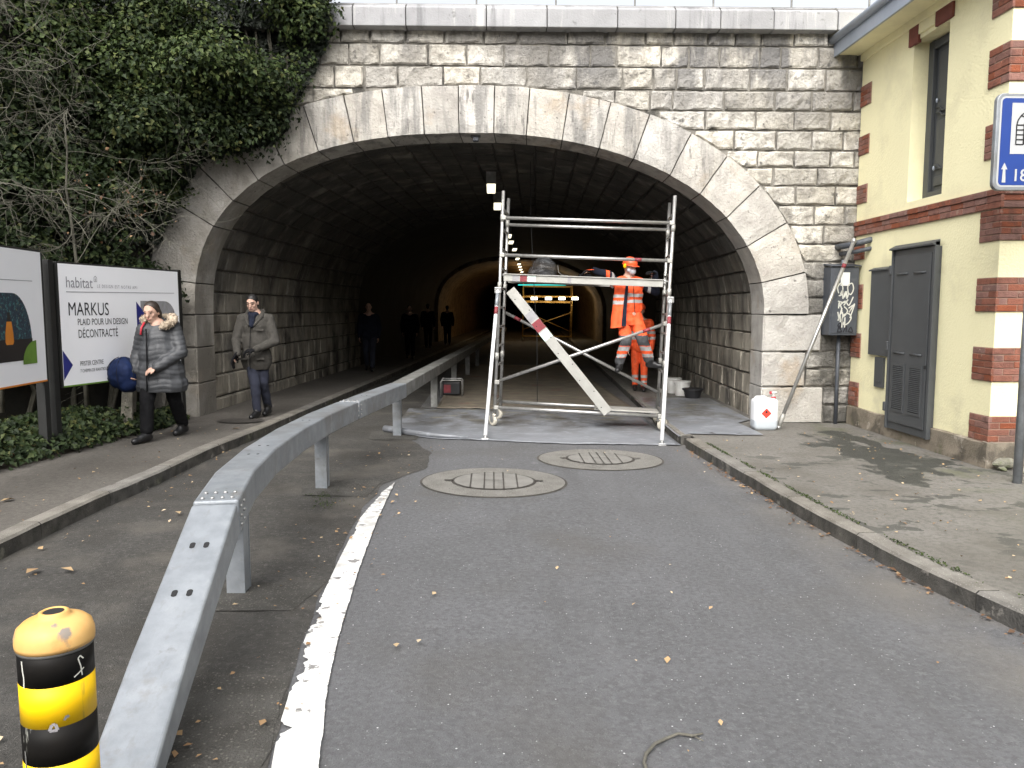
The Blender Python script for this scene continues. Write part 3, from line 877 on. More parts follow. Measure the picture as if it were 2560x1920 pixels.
mat('tarp', (.2, .21, .228), (.15, .158, .172), scale=2.4, rough=.5, bump=.3, bscale=12,
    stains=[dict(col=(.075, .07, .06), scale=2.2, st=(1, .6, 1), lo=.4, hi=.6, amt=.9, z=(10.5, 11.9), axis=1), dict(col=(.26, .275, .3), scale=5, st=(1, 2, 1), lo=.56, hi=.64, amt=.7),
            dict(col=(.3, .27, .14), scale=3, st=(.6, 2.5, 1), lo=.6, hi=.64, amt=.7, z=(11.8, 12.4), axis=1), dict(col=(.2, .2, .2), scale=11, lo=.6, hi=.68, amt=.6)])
mat('board_floor', (.17, .145, .11), (.11, .095, .075), scale=3, rough=.7, bump=.3,
    stains=[dict(col=(.25, .22, .14), scale=3, st=(.6, 2.5, 1), lo=.58, hi=.63, amt=.7), dict(col=(.16, .05, .035), scale=1.6, lo=.6, hi=.66, amt=.6)])
mat('hdpe', (.80, .82, .83), (.76, .78, .8), scale=2, rough=.45)
mat('liquid_band', (.48, .52, .55), (.45, .49, .52), scale=2, rough=.4)
mat('red_plastic', (.5, .03, .04), (.42, .025, .035), rough=.4)
mat('hazard_red', (.72, .05, .03), (.66, .045, .03), rough=.5)
mat('black', (.01, .01, .01), rough=.6)
mat('white_plastic', (.7, .7, .68), (.6, .6, .57), scale=8, rough=.5)
mat('black_plastic', (.014, .014, .016), (.02, .02, .022), rough=.5)
mat('bollard_black', (.006, .006, .006), (.01, .009, .008), scale=9, rough=.5, spec=.1, stains=[dict(col=(.25, .25, .22), scale=7, st=(1.6, 1.6, .5), lo=.68, hi=.71, amt=.7)])
mat('bollard_yellow', (.82, .52, .002), (.76, .46, .002), scale=5, rough=.5, spec=.3, stains=[dict(col=(.4, .26, .02), scale=8, st=(2.4, 2.4, .5), lo=.64, hi=.69, amt=.6)])
mat('bollard_cap', (.68, .42, .15), (.6, .33, .09), scale=8, rough=.6, stains=[dict(col=(.15, .16, .17), scale=13, lo=.6, hi=.66, amt=.85), dict(col=(.45, .2, .05), scale=6, lo=.58, hi=.68, amt=.6)])
mat('sign_blue', (.012, .042, .21), (.011, .039, .2), rough=.35)
mat('sign_pale', (.4, .41, .41), (.38, .39, .39), rough=.4)
mat('moss', (.05, .075, .015), (.08, .095, .03), scale=20, rough=.95, bump=.8)

# ------------------------------------------------------------------ yellow building on the right
BX, BY0, BY1 = 5.30, 8.10, 11.36
bld = thing('yellow_building', (6.5, 9.7, 0), 'cream rendered building with red brick quoins next to the arch', 'building')
# walls with real openings on the alley side
HOLES = [(9.22, 9.99, 3.05, 5.02)]             # upper window: y0, y1, z0, z1
wm = MB()
ycut = sorted({BY0, BY1, *[h_[0] for h_ in HOLES], *[h_[1] for h_ in HOLES]}); zcut = sorted({.26, 5.75, *[h_[2] for h_ in HOLES], *[h_[3] for h_ in HOLES]})
for a, b in zip(ycut, ycut[1:]):
    for c, d in zip(zcut, zcut[1:]):
        if any(a >= h_[0] - 1e-6 and b <= h_[1] + 1e-6 and c >= h_[2] - 1e-6 and d <= h_[3] + 1e-6 for h_ in HOLES): continue
        wm.add([(BX, a, c), (BX, b, c), (BX, b, d), (BX, a, d)], [(3, 2, 1, 0)])
for (a, b, c, d) in HOLES:
    e = BX + .26
    wm.add([(BX, a, c), (BX, b, c), (e, b, c), (e, a, c)], [(0, 1, 2, 3)])
    wm.add([(BX, a, d), (BX, b, d), (e, b, d), (e, a, d)], [(3, 2, 1, 0)])
    wm.add([(BX, b, c), (BX, b, d), (e, b, d), (e, b, c)], [(0, 1, 2, 3)])
    wm.add([(BX, a, c), (BX, a, d), (e, a, d), (e, a, c)], [(3, 2, 1, 0)])
wm.add([(BX, BY0, .26), (10, BY0, .26), (10, BY0, 5.75), (BX, BY0, 5.75)], [(0, 1, 2, 3)])
wm.add([(BX, BY1, -.2), (BX, BY1, 5.75), (10, BY1, 5.75), (10, BY1, -.2)], [(0, 1, 2, 3)])
wm.add([(10, BY0, -.2), (10, BY0, 5.75), (10, BY1, 5.75), (10, BY1, -.2)], [(3, 2, 1, 0)])
wm.build('wall', 'cream_render', bld)
# plinth, a few centimetres proud
pm = MB()
pts = [(BX - .035, BY1), (BX - .035, 10.4), (BX - .03, 9.6), (BX - .05, 8.9), (BX - .045, BY0 - .045), (10, BY0 - .045)]
for (x0, y0), (x1, y1) in zip(pts, pts[1:]):
    n = 8
    for i in range(n):
        a, b = i / n, (i + 1) / n
        def pp(t, z):
            x, y = x0 + (x1 - x0) * t, y0 + (y1 - y0) * t
            return (x + .015 * noise.noise((x * 4, y * 4, z * 5)), y + .01 * noise.noise((y * 4, x * 3, z * 5)), z)
        zt = lambda t: .27 + .015 * noise.noise((t * 3 + x0, y0, 1))
        pm.add([pp(a, -.15), pp(b, -.15), pp(b, zt(b)), pp(a, zt(a))], [(3, 2, 1, 0) if y1 < y0 else (0, 1, 2, 3)])
        pm.add([pp(a, zt(a)), pp(b, zt(b)), (pp(b, 0)[0] + (.08 if y1 < y0 else 0), pp(b, 0)[1] + (0 if y1 < y0 else .08), .29), (pp(a, 0)[0] + (.08 if y1 < y0 else 0), pp(a, 0)[1] + (0 if y1 < y0 else .08), .29)], [(3, 2, 1, 0) if y1 < y0 else (0, 1, 2, 3)])
pm.build('plinth', 'plinth', bld)
# brick quoins: every brick a piece
PR = .012
def brick_xface(y0, y1, z0, z1, parent, proud=.02):
    j = lambda: random.uniform(-.0025, .0025)
    m_ = MB().box(BX - proud + j(), BX + .02, y0, y1, z0 + j(), z1 + j())
    m_.build('brick', 'brick', parent, bevel=.004, seg=1)
def brick_yface(x0, x1, z0, z1, parent, proud=.02):
    j = lambda: random.uniform(-.0025, .0025)
    m_ = MB().box(x0, x1, BY0 - proud + j(), BY0 + .02, z0 + j(), z1 + j())
    m_.build('brick', 'brick', parent, bevel=.004, seg=1)
QB = [(4.74, 5.12), (4.02, 4.42), (3.28, 3.64), (2.41, 2.74), (1.67, 2.03), (.93, 1.29), (.215, .56)]
QLEN = .33
def quoin(y0, y1, z0, z1, corner):
    q = MB()
    q.box(BX - PR, BX + .01, y0, y1, z0, z1)
    if corner: q.box(BX - PR, BX + .52, BY0 - PR, BY0 + .01, z0, z1)
    o = q.build('quoin', 'brick_joint', bld)
    rows = 5 if z1 - z0 > .3 else 4
    hgt = (z1 - z0) / rows
    for r in range(rows):
        a, b = z0 + r * hgt + .005, z0 + (r + 1) * hgt - .005
        if corner:
            k = .22 if r % 2 else .11
            brick_xface(BY0 - .018, BY0 + k, a, b, o)
            brick_xface(BY0 + k + .009, y1 - .003, a, b, o, .019)
            k2 = .10 if r % 2 else .21
            brick_yface(BX - .0, BX + k2, a, b, o)
            brick_yface(BX + k2 + .009, BX + k2 + .22, a, b, o, .019)
            if k2 < .15: brick_yface(BX + k2 + .229, BX + .5, a, b, o, .0195)
            else: brick_yface(BX + k2 + .229, BX + .515, a, b, o, .0195)
        else:
            m_ = (y0 + y1) / 2 + (.05 if r % 2 else -.05)
            brick_xface(y0 + .003, m_ - .004, a, b, o); brick_xface(m_ + .005, y1 - .002, a, b, o, .019)
    return o
for z0, z1 in QB: quoin(BY0, BY0 + QLEN, z0, z1, True)
for z0, z1 in ((4.56, 4.85), (3.88, 4.15), (3.2, 3.46), (1.70, 2.05), (1.0, 1.35), (.29, .64)): quoin(BY1 - .30, BY1, z0, z1, False)
quoin(BY1 - .30, BY1, 2.4, 2.66, False)
# string course: three rows of long bricks
sm = MB(); sm.box(BX - .02, BX + .01, BY0 - .02, BY1, 2.745, 2.955); sm.box(BX - .02, 5.9, BY0 - .021, BY0 + .01, 2.745, 2.955)
so = sm.build('string_course', 'brick_joint', bld)
for r in range(3):
    a, b = 2.75 + r * .068, 2.75 + r * .068 + .061
    pd = .03 if r < 2 else .045
    y = BY0 - .03
    while y < BY1 - .02:
        e = min(y + random.uniform(.21, .24), BY1); brick_xface(y + .004, e - .003, a, b, so, pd); y = e
    x = BX
    while x < 5.85:
        e = x + .23; brick_yface(x + .004, e - .003, a, b, so, pd); x = e
# eaves: soffit, metal fascia, roof slope
ev = MB()
ev.prism([(4.92, 0, 5.30), (4.92, 0, 5.46), (5.2, 0, 5.62), (7.6, 0, 6.9), (10.4, 0, 5.6), (10.4, 0, 5.3)], (0, 1, 0))
ev.v = [(x, 7.7 if y < .5 else 11.44, z) for x, y, z in ev.v]
rf = ev.build('roof', 'cream_render', bld)
MB().box(4.885, 4.918, 7.66, 11.46, 5.27, 5.50).build('fascia', 'zinc', rf)
gt = MB(); gt.tube([(4.86, 7.66, 5.50), (4.86, 11.46, 5.50)], .055, 10); gt.build('gutter', 'zinc', rf, smooth=True)
MB().box(5.255, BX + .01, BY0, BY1, 5.2, 5.31).build('eaves_moulding', 'cream_render', rf, bevel=.015)
# upper window: brick and cream segments above, dark shutter in the reveal
for k, (y0, y1, z0, z1, mt_) in enumerate([(9.86, 10.08, 4.98, 5.20, 'brick_paint'), (9.50, 9.855, 5.07, 5.21, 'cream_render'), (9.14, 9.49, 5.03, 5.22, 'brick_paint')]):
    MB().box(BX - .03, BX + .02, y0, y1, z0, z1).build('lintel_block', mt_, bld, bevel=.006)
win = MB()
E_ = BX + .26
win.box(E_ - .02, E_ + .03, 9.24, 9.98, 3.05, 5.02)
w = win.build('window', 'grey_paint', bld)
fm = MB()
fm.box(E_ - .07, E_ - .02, 9.87, 9.985, 3.06, 5.01)
fm.box(E_ - .07, E_ - .02, 9.225, 9.27, 3.06, 5.01); fm.box(E_ - .07, E_ - .02, 9.27, 9.87, 3.06, 3.16); fm.box(E_ - .07, E_ - .02, 9.27, 9.87, 4.9, 5.0)
fm.build('frame', 'grey_paint', w, bevel=.006)
for (z0, z1) in ((3.22, 3.34), (3.42, 4.02), (4.12, 4.84)):
    pmb = MB(); pmb.box(E_ - .04, E_ - .02, 9.34, 9.80, z0, z1); pmb.build('panel', 'grey_paint', w, bevel=.012)
mo = MB()
for z in (3.42, 4.06, 4.12):
    mo.tube([(E_ - .045, 9.8, z + .06), (E_ - .045, 9.72, z + .05), (E_ - .045, 9.66, z), (E_ - .045, 9.34, z - .01)], .012, 6)
mo.build('moulding', 'grey_paint', w, smooth=True)
for z in (4.26, 3.44): MB().ell((E_ - .06, 9.77, z), (.016, .012, .03)).build('knob', 'zinc', w, smooth=True)

BX_WALL = BX; BX = BX - .055                # the door stands proud of the wall and covers the plinth
# grey metal door on the alley wall
DY0, DY1, DZ0, DZ1 = 9.145, 10.06, .14, 2.44
dm = MB().box(BX - .03, BX + .06, DY0, DY1, DZ0, DZ1)
door = dm.build('door', 'grey_paint', bld, bevel=.004)
f = MB()
f.box(BX - .055, BX - .0, DY1 - .0, DY1 + .035, DZ0, DZ1 + .05); f.box(BX - .055, BX, DY0 - .05, DY0, DZ0, DZ1 + .05)
f.build('frame', 'grey_paint', door, bevel=.004)
MB().prism([(BX + .0, DY0 - .05, DZ1 + .075), (BX - .085, DY0 - .05, DZ1 + .03), (BX - .085, DY0 - .05, DZ1 + .012), (BX, DY0 - .05, DZ1 + .003)], (0, DY1 - DY0 + .1, 0)).build('drip_cap', 'grey_paint', door)
lf = MB().box(BX - .05, BX - .03, DY0 + .045, DY1 - .045, DZ0 + .1, DZ1 - .07); lf.build('leaf', 'grey_paint', door, bevel=.005)
for (y0, y1) in ((9.68, 9.93), (9.28, 9.53)):
    for z in (2.13, 1.13):
        MB().tube([(BX - .056, y0, z + .01), (BX - .056, y1, z + .01)], .014, 8).build('bead', 'grey_paint', door, smooth=True)
    lv = MB()
    lz0, lz1 = .42, .985
    lv.box(BX - .06, BX - .045, y0 - .03, y0, lz0 - .03, lz1 + .03); lv.box(BX - .06, BX - .045, y1, y1 + .03, lz0 - .03, lz1 + .03)
    lv.box(BX - .06, BX - .045, y0, y1, lz1, lz1 + .03); lv.box(BX - .06, BX - .045, y0, y1, lz0 - .03, lz0)
    lo_ = lv.build('louvre_frame', 'grey_paint', door)
    MB().box(BX - .0525, BX - .0505, y0, y1, lz0, lz1).build('louvre_back', 'dark_slot', lo_)
    z = lz0 + .012
    while z < lz1 - .01:
        MB().hexa([(BX - .062, y0, z), (BX - .053, y0, z + .008), (BX - .053, y1, z + .008), (BX - .062, y1, z), (BX - .062, y0, z + .006), (BX - .053, y0, z + .015), (BX - .053, y1, z + .015), (BX - .062, y1, z + .006)]).build('slat', 'grey_paint', lo_)
        z += .0235
for z in (.42, 1.22, 2.2): MB().box(BX - .07, BX - .01, DY1 + .02, DY1 + .075, z - .06, z + .06).build('hinge', 'grey_paint', door, bevel=.01)
MB().box(BX - .058, BX - .04, 9.19, 9.215, .98, 1.02).build('keyhole', 'dark_slot', door)
BX = BX_WALL
# meter hatch and small flap
hm = MB().box(BX - .05, BX + .01, 10.16, 10.75, 1.07, 2.22); ht = hm.build('meter_hatch', 'grey_paint', bld, bevel=.006)
MB().prism([(BX, 10.14, 2.265), (BX - .075, 10.14, 2.235), (BX - .075, 10.14, 2.215), (BX, 10.14, 2.222)], (0, .63, 0)).build('drip_cap', 'grey_paint', ht)
hm = MB().box(BX - .035, BX + .01, 10.345, 10.575, .635, 1.045); h2 = hm.build('small_hatch', 'grey_paint', bld, bevel=.004)
MB().box(BX - .042, BX - .03, 10.41, 10.51, .71, .722).build('handle', 'grey_paint', h2)

# grey pipes leaving the building's corner towards the portal
for k, (z0, z1, r_, e, lab) in enumerate([(2.66, 2.60, .042, 5.07, 'thick grey drain pipe stub crossing from building corner to portal, the upper one'), (2.54, 2.50, .03, 5.12, 'thinner grey pipe stub crossing from building corner to portal, the lower one')]):
    pp_ = MB(); pp_.tube([(BX + .12, 10.86, z0 + .01), (BX - .01, 10.9, z0), (e, 10.96, z1), (e - .03, 11.2, z1 - .005), (e - .03, 11.5, z1 - .005)], r_, 12)
    pp_.build('wall_pipe', 'cabinet_grey', smooth=True, label=lab, cat='pipe')

# ------------------------------------------------------------------ graffitied cabinet on the portal
cb = thing('meter_cabinet', (5.07, 11.25, 1.31), 'slate grey wall cabinet scrawled with white graffiti beside the arch jamb', 'cabinet')
CXa, CXb, CZa, CZb, CYf = 4.86, 5.27, 1.32, 2.30, 11.14
MB().box(CXa, CXb, CYf, 11.42, CZa, CZb).build('case', 'cabinet_grey', cb, bevel=.008)
MB().hexa([(CXa - .015, CYf - .03, CZb + .003), (CXb + .015, CYf - .03, CZb + .003), (CXb + .015, 11.38, CZb + .035), (CXa - .015, 11.38, CZb + .035), (CXa - .015, CYf - .03, CZb + .02), (CXb + .015, CYf - .03, CZb + .02), (CXb + .015, 11.38, CZb + .055), (CXa - .015, 11.38, CZb + .055)]).build('hood', 'cabinet_grey', cb, bevel=.004)
MB().box(CXa + .025, CXb - .025, CYf - .008, CYf + .01, CZa + .03, CZb - .02).build('door', 'cabinet_grey', cb, bevel=.004)
MB().box(5.0, 5.13, CYf - .0115, CYf - .0085, 2.03, 2.22).build('notice', 'white_print', cb)
MB().box(5.05, 5.07, 11.2, 11.24, CZb + .05, CZb + .1).build('lug', 'zinc', cb)
def scrawl(paths, y, r, mt_, name, parent):
    m_ = MB()
    for p in paths:
        pts = []
        P = [Vector((x, y, z)) for x, z in p]
        for i in range(len(P) - 1):
            a, b, c, d = P[max(i - 1, 0)], P[i], P[i + 1], P[min(i + 2, len(P) - 1)]
            for k in range(5):
                t = k / 5
                pts.append(.5 * ((2 * b) + (c - a) * t + (2 * a - 5 * b + 4 * c - d) * t * t + (3 * b - a - 3 * c + d) * t ** 3))
        pts.append(P[-1])
        for i in range(len(pts) - 1):
            d = (pts[i + 1] - pts[i]); 
            if d.length < 1e-5: continue
            d.normalize(); s_ = Vector((-d.z, 0, d.x)) * r
            yo = Vector((0, -.0004 * (i % 3), 0))
            e = d * (r * .5)
            m_.add([pts[i] - e - s_ + yo, pts[i + 1] + e - s_ + yo, pts[i + 1] + e + s_ + yo, pts[i] - e + s_ + yo], [(0, 1, 2, 3)])
    return m_.build(name, mt_, parent)
cx_ = lambda u: CXa + (CXb - CXa) * u
cz_ = lambda v: CZa + (CZb - CZa) * v
GR = [[(.28, .62), (.24, .7), (.34, .76), (.42, .7), (.4, .6), (.3, .58)], [(.62, .62), (.6, .72), (.74, .76), (.8, .68), (.72, .6), (.62, .62)],
      [(.35, .6), (.42, .66), (.44, .54), (.52, .64)], [(.5, .56), (.56, .64), (.58, .54), (.64, .62)], [(.28, .5), (.5, .48), (.62, .52), (.48, .44)],
      [(.3, .42), (.52, .5), (.66, .44), (.8, .56)], [(.3, .4), (.32, .48), (.42, .36), (.36, .3)], [(.5, .42), (.62, .36), (.5, .28), (.44, .34)],
      [(.66, .4), (.82, .44), (.68, .34), (.86, .46), (.72, .26)], [(.44, .24), (.5, .16), (.66, .18), (.76, .26), (.66, .32), (.5, .3), (.44, .22), (.52, .18)],
      [(.28, .34), (.33, .24)], [(.36, .3), (.38, .2)], [(.3, .22), (.42, .4)], [(.54, .26), (.54, .12)], [(.46, .3), (.44, .12)]]
scrawl([[(cx_(u), cz_(v)) for u, v in p] for p in GR], CYf - .0125, .0085, 'spray_white', 'graffiti', cb)
GB = [[(.3, .06), (.34, .14), (.4, .1), (.38, .18), (.3, .14), (.44, .06), (.28, .05)], [(.5, .05), (.6, .14), (.6, .05)], [(.68, .06), (.76, .12), (.82, .05), (.66, .06)]]
scrawl([[(cx_(u), cz_(v)) for u, v in p] for p in GB], CYf - .0125, .008, 'spray_black', 'dark_graffiti', cb)
cd_ = MB(); cd_.tube([(5.08, 11.30, 1.34), (5.08, 11.30, .0)], .028, 10); cd_.build('conduit', 'cabinet_grey', cb, smooth=True)

# ------------------------------------------------------------------ leaning scaffold tube, jerrycan, buckets
lt = thing('leaning_tube', (4.02, 10.76, .02), 'aluminium scaffold tube leaning from pavement up to the grey pipe stub', 'tube')
a, b = Vector((4.02, 10.74, .045)), Vector((5.06, 10.90, 2.64))
mb = MB(); mb.tube([a, b], .026, 12); mb.build('shaft', 'alu', lt, smooth=True)
d = (b - a).normalized()
mb = MB(); mb.tube([a - d * .02, a + d * .16, a + d * .2], [.034, .034, .03], 12); mb.build('sleeve', 'alu_flat', lt, smooth=True)
mb = MB(); mb.ell(a - d * .0, (.045, .045, .035)); mb.build('foot_claw', 'steel', lt, smooth=True)
mb = MB(); mb.ell(b, (.034, .034, .05)); mb.build('end_claw', 'steel', lt, smooth=True)
mb = MB(); mb.tube([a + d * 2.40, a + d * 2.46], .0275, 12); mb.build('label_band', 'label_red', lt, smooth=True)

jc = thing('jerrycan', (3.78, 10.68, .026), 'white plastic jerrycan with red flame diamond and red tap', 'jerrycan')
jx0, jx1, jy0, jy1, jz = 3.635, 3.965, 10.58, 10.82, .024
body = MB()
def rr(x0, x1, y0, y1, r, n=4):
    out = []
    for cx2, cy2, a0 in ((x1 - r, y1 - r, 0), (x0 + r, y1 - r, 90), (x0 + r, y0 + r, 180), (x1 - r, y0 + r, 270)):
        for k in range(n + 1):
            t = R(a0 + 90 * k / n); out.append((cx2 + r * math.cos(t), cy2 + r * math.sin(t)))
    return out
lev = [(0, .03), (.015, .01), (.05, 0), (.14, .0), (.142, 0), (.36, 0), (.40, .002), (.425, .012), (.44, .04)]
rings = [[(x, y, jz + z) for x, y in rr(jx0 + i_, jx1 - i_, jy0 + i_, jy1 - i_, .05)] for z, i_ in lev]
n = len(rings[0])
for rg in rings: body.v += rg
for i in range(len(rings) - 1):
    for j in range(n):
        j2 = (j + 1) % n
        body.f.append([i * n + j, i * n + j2, (i + 1) * n + j2, (i + 1) * n + j]); body.m.append(1 if i < 3 else 0)
body.f.append(list(range(n - 1, -1, -1))); body.m.append(1)
body.f.append([(len(rings) - 1) * n + j for j in range(n)]); body.m.append(0)
body.build('body', ['hdpe', 'liquid_band'], jc, smooth=True)
hd = MB(); hd.tube([(3.66, 10.7, jz + .435), (3.68, 10.7, jz + .455), (3.80, 10.7, jz + .455), (3.83, 10.7, jz + .435)], .016, 8); hd.build('handle', 'hdpe', jc, smooth=True)
MB().lathe([(.03, 0), (.033, .02), (.03, .03)], (3.925, 10.7, jz + .425), 16).build('cap', 'red_plastic', jc, smooth=True)
tp = MB(); tp.tube([(3.925, 10.7, jz + .45), (3.925, 10.7, jz + .51)], .015, 10); tp.tube([(3.89, 10.68, jz + .515), (3.96, 10.68, jz + .52)], .015, 10); tp.build('tap', 'white_plastic', jc, smooth=True)
tp = MB(); tp.tube([(3.868, 10.69, jz + .512), (3.892, 10.69, jz + .515)], .021, 10); tp.build('tap_knob', 'red_plastic', jc, smooth=True)
dc = Vector((3.79, jy0 - .0025, jz + .24))
dia = MB().plate([dc + Vector((0, 0, -.072)), dc + Vector((.072, 0, 0)), dc + Vector((0, 0, .072)), dc + Vector((-.072, 0, 0))]); do = dia.build('hazard_diamond', 'hazard_red', jc)
fl = MB().plate([dc + Vector((x * .001, -.002, z * .001)) for x, z in ((-12, 4), (10, 4), (17, 18), (12, 30), (8, 26), (4, 42), (-6, 30), (-12, 34), (-17, 18))]); fl.build('flame', 'black', do)

def bucket(name, c, r0, r1, hgt, mt_, lab, rim=True, cat='bucket', grp=None):
    t = thing(name, c, lab, cat, grp)
    w_ = .006
    pf = [(r0, 0), (r1, hgt)]
    m_ = MB(); m_.lathe([(r0, .0), (r1, hgt), (r1 - w_, hgt), (r0 - w_, .012)], c, 24); m_.build('shell', mt_, t, smooth=False)
    m_ = MB(); m_.lathe([(r1 + .002, hgt - .03), (r1 + .012, hgt - .028), (r1 + .012, hgt), (r1, hgt + .004)], c, 24); m_.build('rim', mt_, t)
    m_ = MB(); m_.tube([(c[0] + r1 * 1.02 * math.cos(a), c[1] - r1 * .25, c[2] + hgt * .9 - .12 * math.sin(a)) for a in np.linspace(0, math.pi, 9)], .004, 6); m_.build('handle', 'steel', t)
    return t
bz = G(3.7) + KERB - .002
bucket('bucket', (3.69, 14.95, bz), .13, .155, .28, 'white_plastic', 'white plastic bucket standing behind the black tub by the tunnel wall', grp=None)
bucket('bucket', (3.63, 15.4, bz), .12, .15, .30, 'white_plastic', 'white plastic bucket with dark drips around its rim at tunnel wall', grp=None)
mb = MB()
tub = bucket('tub', (3.76, 14.42, bz), .13, .185, .19, 'black_plastic', 'black rubber mixing tub beside white buckets on tunnel pavement', cat='tub')

# ------------------------------------------------------------------ bollard
bo = thing('bollard', (-1.07, 1.87, G(-1)), 'yellow and black striped steel bollard with a chipped dome cap', 'bollard')
bc = (-1.07, 1.87, 0)
BRr = .0825
ztop = .893
def band(z0, z1, mt_):
    MB().lathe([(BRr, z0), (BRr, z1)], bc, 48).build('band', mt_, bo, smooth=True)
zz = [ztop, ztop - .085, ztop - .185, ztop - .28, ztop - .38, ztop - .48, ztop - .58, ztop - .68, G(-1) - .03]
for i in range(len(zz) - 1):
    o = band(zz[i + 1], zz[i], 'bollard_black' if i % 2 == 0 else 'bollard_yellow')
capm = MB(); capm.lathe([(0.0862, ztop - .004), (0.0874, ztop + .006), (0.0870, ztop + .022), (0.0817, ztop + .04), (0.0685, ztop + .052), (0.0478, ztop + .061), (0.0347, ztop + .064), (0.0338, ztop + .072), (0.0281, ztop + .075), (0.0235, ztop + .073), (0.0227, ztop + .02)], bc, 48)
cp = capm.build('cap', 'bollard_cap', bo, smooth=True)
MB().lathe([(.0233, ztop + .058), (.0233, ztop + .0725)], bc, 24).build('cap_hole', 'dark_slot', cp)
MB().lathe([(0.0837, ztop - .012), (0.0837, ztop - .003)], bc, 48).build('neck_ring', 'galv_dirty', bo, smooth=True)
# white scribble on the black band
def on_bollard(ang, z, r_=.0836): return (bc[0] + r_ * math.sin(R(ang)), bc[1] - r_ * math.cos(R(ang)), z)
def strip(pts, w_, mt_, name):
    m_ = MB()
    for (a0, z0), (a1, z1) in zip(pts, pts[1:]):
        dz, da = z1 - z0, (a1 - a0) * R(1) * .0825
        L_ = math.hypot(dz, da) or 1
        nx, nz2 = -dz / L_ * w_ / .0825 / R(1), da / L_ * w_
        m_.add([on_bollard(a0 - nx, z0 - nz2), on_bollard(a1 - nx, z1 - nz2), on_bollard(a1 + nx, z1 + nz2), on_bollard(a0 + nx, z0 + nz2)], [(0, 1, 2, 3)])
    return m_.build(name, mt_, bo)
strip([(72, ztop - .035), (66, ztop - .025), (62, ztop - .03), (66, ztop - .05), (68, ztop - .075)], .0016, 'spray_white', 'scribble')
strip([(54, ztop - .072), (62, ztop - .066), (72, ztop - .058)], .0016, 'spray_white', 'scribble')
strip([(-28, ztop - .02), (-27, ztop - .045), (-25, ztop - .06), (-26, ztop - .085)], .0022, 'spray_white', 'scratch')
strip([(-34, ztop - .245), (-33, ztop - .27), (-34, ztop - .29)], .0026, 'galv_dirty', 'scratch')
strip([(36, ztop - .17), (40, ztop - .16), (43, ztop - .165)], .003, 'galv_dirty', 'sticker_trace')
strip([(14, ztop - .19), (18, ztop - .175), (23, ztop - .175), (26, ztop - .19), (14, ztop - .19)], .0035, 'label_grey', 'sticker_trace')

# ------------------------------------------------------------------ guard rail
gr = thing('guard_rail', (-1.6, 7, G(-1.6)), 'galvanised box beam guard rail curving into the tunnel', 'guard rail')
CLp = [(-1.25, 2.45, .10), (-1.335, 3.05, .32), (-1.44, 4.02, .70), (-1.56, 4.7, .72), (-1.64, 5.5, .72), (-1.66, 6.4, .72), (-1.62, 7.35, .72), (-1.52, 8.3, .72), (-1.40, 9.2, .72), (-1.24, 10.35, .72)]
BW, BH_ = .115, .19
def beam(name, pts, mt_, w_=BW, h_=BH_, taper=None):
    P = [Vector(p) for p in pts]
    m_ = MB()
    secs = []
    for i, p in enumerate(P):
        d = P[min(i + 1, len(P) - 1)] - P[max(i - 1, 0)]
        d.normalize()
        s_ = Vector((d.y, -d.x, 0)).normalized(); u = s_.cross(d).normalized()
        ww, hh = (taper[i] if taper else (w_, h_))
        secs.append([p - s_ * ww - u * hh, p + s_ * ww - u * hh, p + s_ * ww, p - s_ * ww])
    for s4 in secs: m_.v += [tuple(q) for q in s4]
    for i in range(len(secs) - 1):
        for j in range(4):
            j2 = (j + 1) % 4
            m_.f.append([i * 4 + j, i * 4 + j2, (i + 1) * 4 + j2, (i + 1) * 4 + j]); m_.m.append(0)
    m_.f.append([3, 2, 1, 0]); m_.m.append(0)
    k = (len(secs) - 1) * 4
    m_.f.append([k, k + 1, k + 2, k + 3]); m_.m.append(0)
    return m_.build(name, mt_, gr, bevel=.014, seg=3), secs
def sub(a, b, t): return tuple(np.array(a) * (1 - t) + np.array(b) * t)
t0, s0_ = beam('end_ramp', [(-1.20, 2.1, -.09), CLp[0], CLp[1], sub(CLp[1], CLp[2], .985)], 'galv', taper=[(.112, .05), (.112, .1), (.112, .16), (.113, .185)])
b1, s1_ = beam('beam', [sub(CLp[2], CLp[3], .03), CLp[3], CLp[4], CLp[5], CLp[6], sub(CLp[6], CLp[7], .95)], 'galv')
b2, s2_ = beam('beam', [CLp[7], CLp[8], CLp[9]], 'galv')
TY = np.arange(10.37, 40, 3.2)
def tx(y): return -1.235 + .062 * (y - 10.35)
for y in TY:
    e = min(y + 3.18, 41)
    beam('beam', [(tx(y), y, .72), (tx((y + e) / 2), (y + e) / 2, .72), (tx(e), e, .72)], 'galv_dirty', .105, .18)
# splice sleeves with bolt rows, slots in the ramp
def frame_at(a, b):
    d = (Vector(b) - Vector(a)).normalized(); s_ = Vector((d.y, -d.x, 0)).normalized(); return d, s_, s_.cross(d).normalized()
def bolt(p, n, r=.011):
    m_ = MB(); Mx = Vector((0, 0, 1)).rotation_difference(n).to_matrix()
    m_.lathe([(r, 0), (r * .95, .006), (r * .5, .011)], p, 10, M=Mx); return m_.build('bolt', 'steel', gr, smooth=True)
def joint(a, b, p, side=True):
    d, s_, u = frame_at(a, b)
    p = Vector(p)
    for dk in (-.055, .055):
        for k in (-1.5, -.5, .5, 1.5): bolt(p + d * dk + s_ * (k * .05) + u * .0, u)
    for dk in (-.055, .055):
        for k in (-.045, -.095, -.145):
            bolt(p + d * dk + s_ * BW + u * k, s_)
joint(CLp[2], CLp[3], sub(CLp[2], CLp[3], .18)); joint(CLp[6], CLp[8], CLp[7])
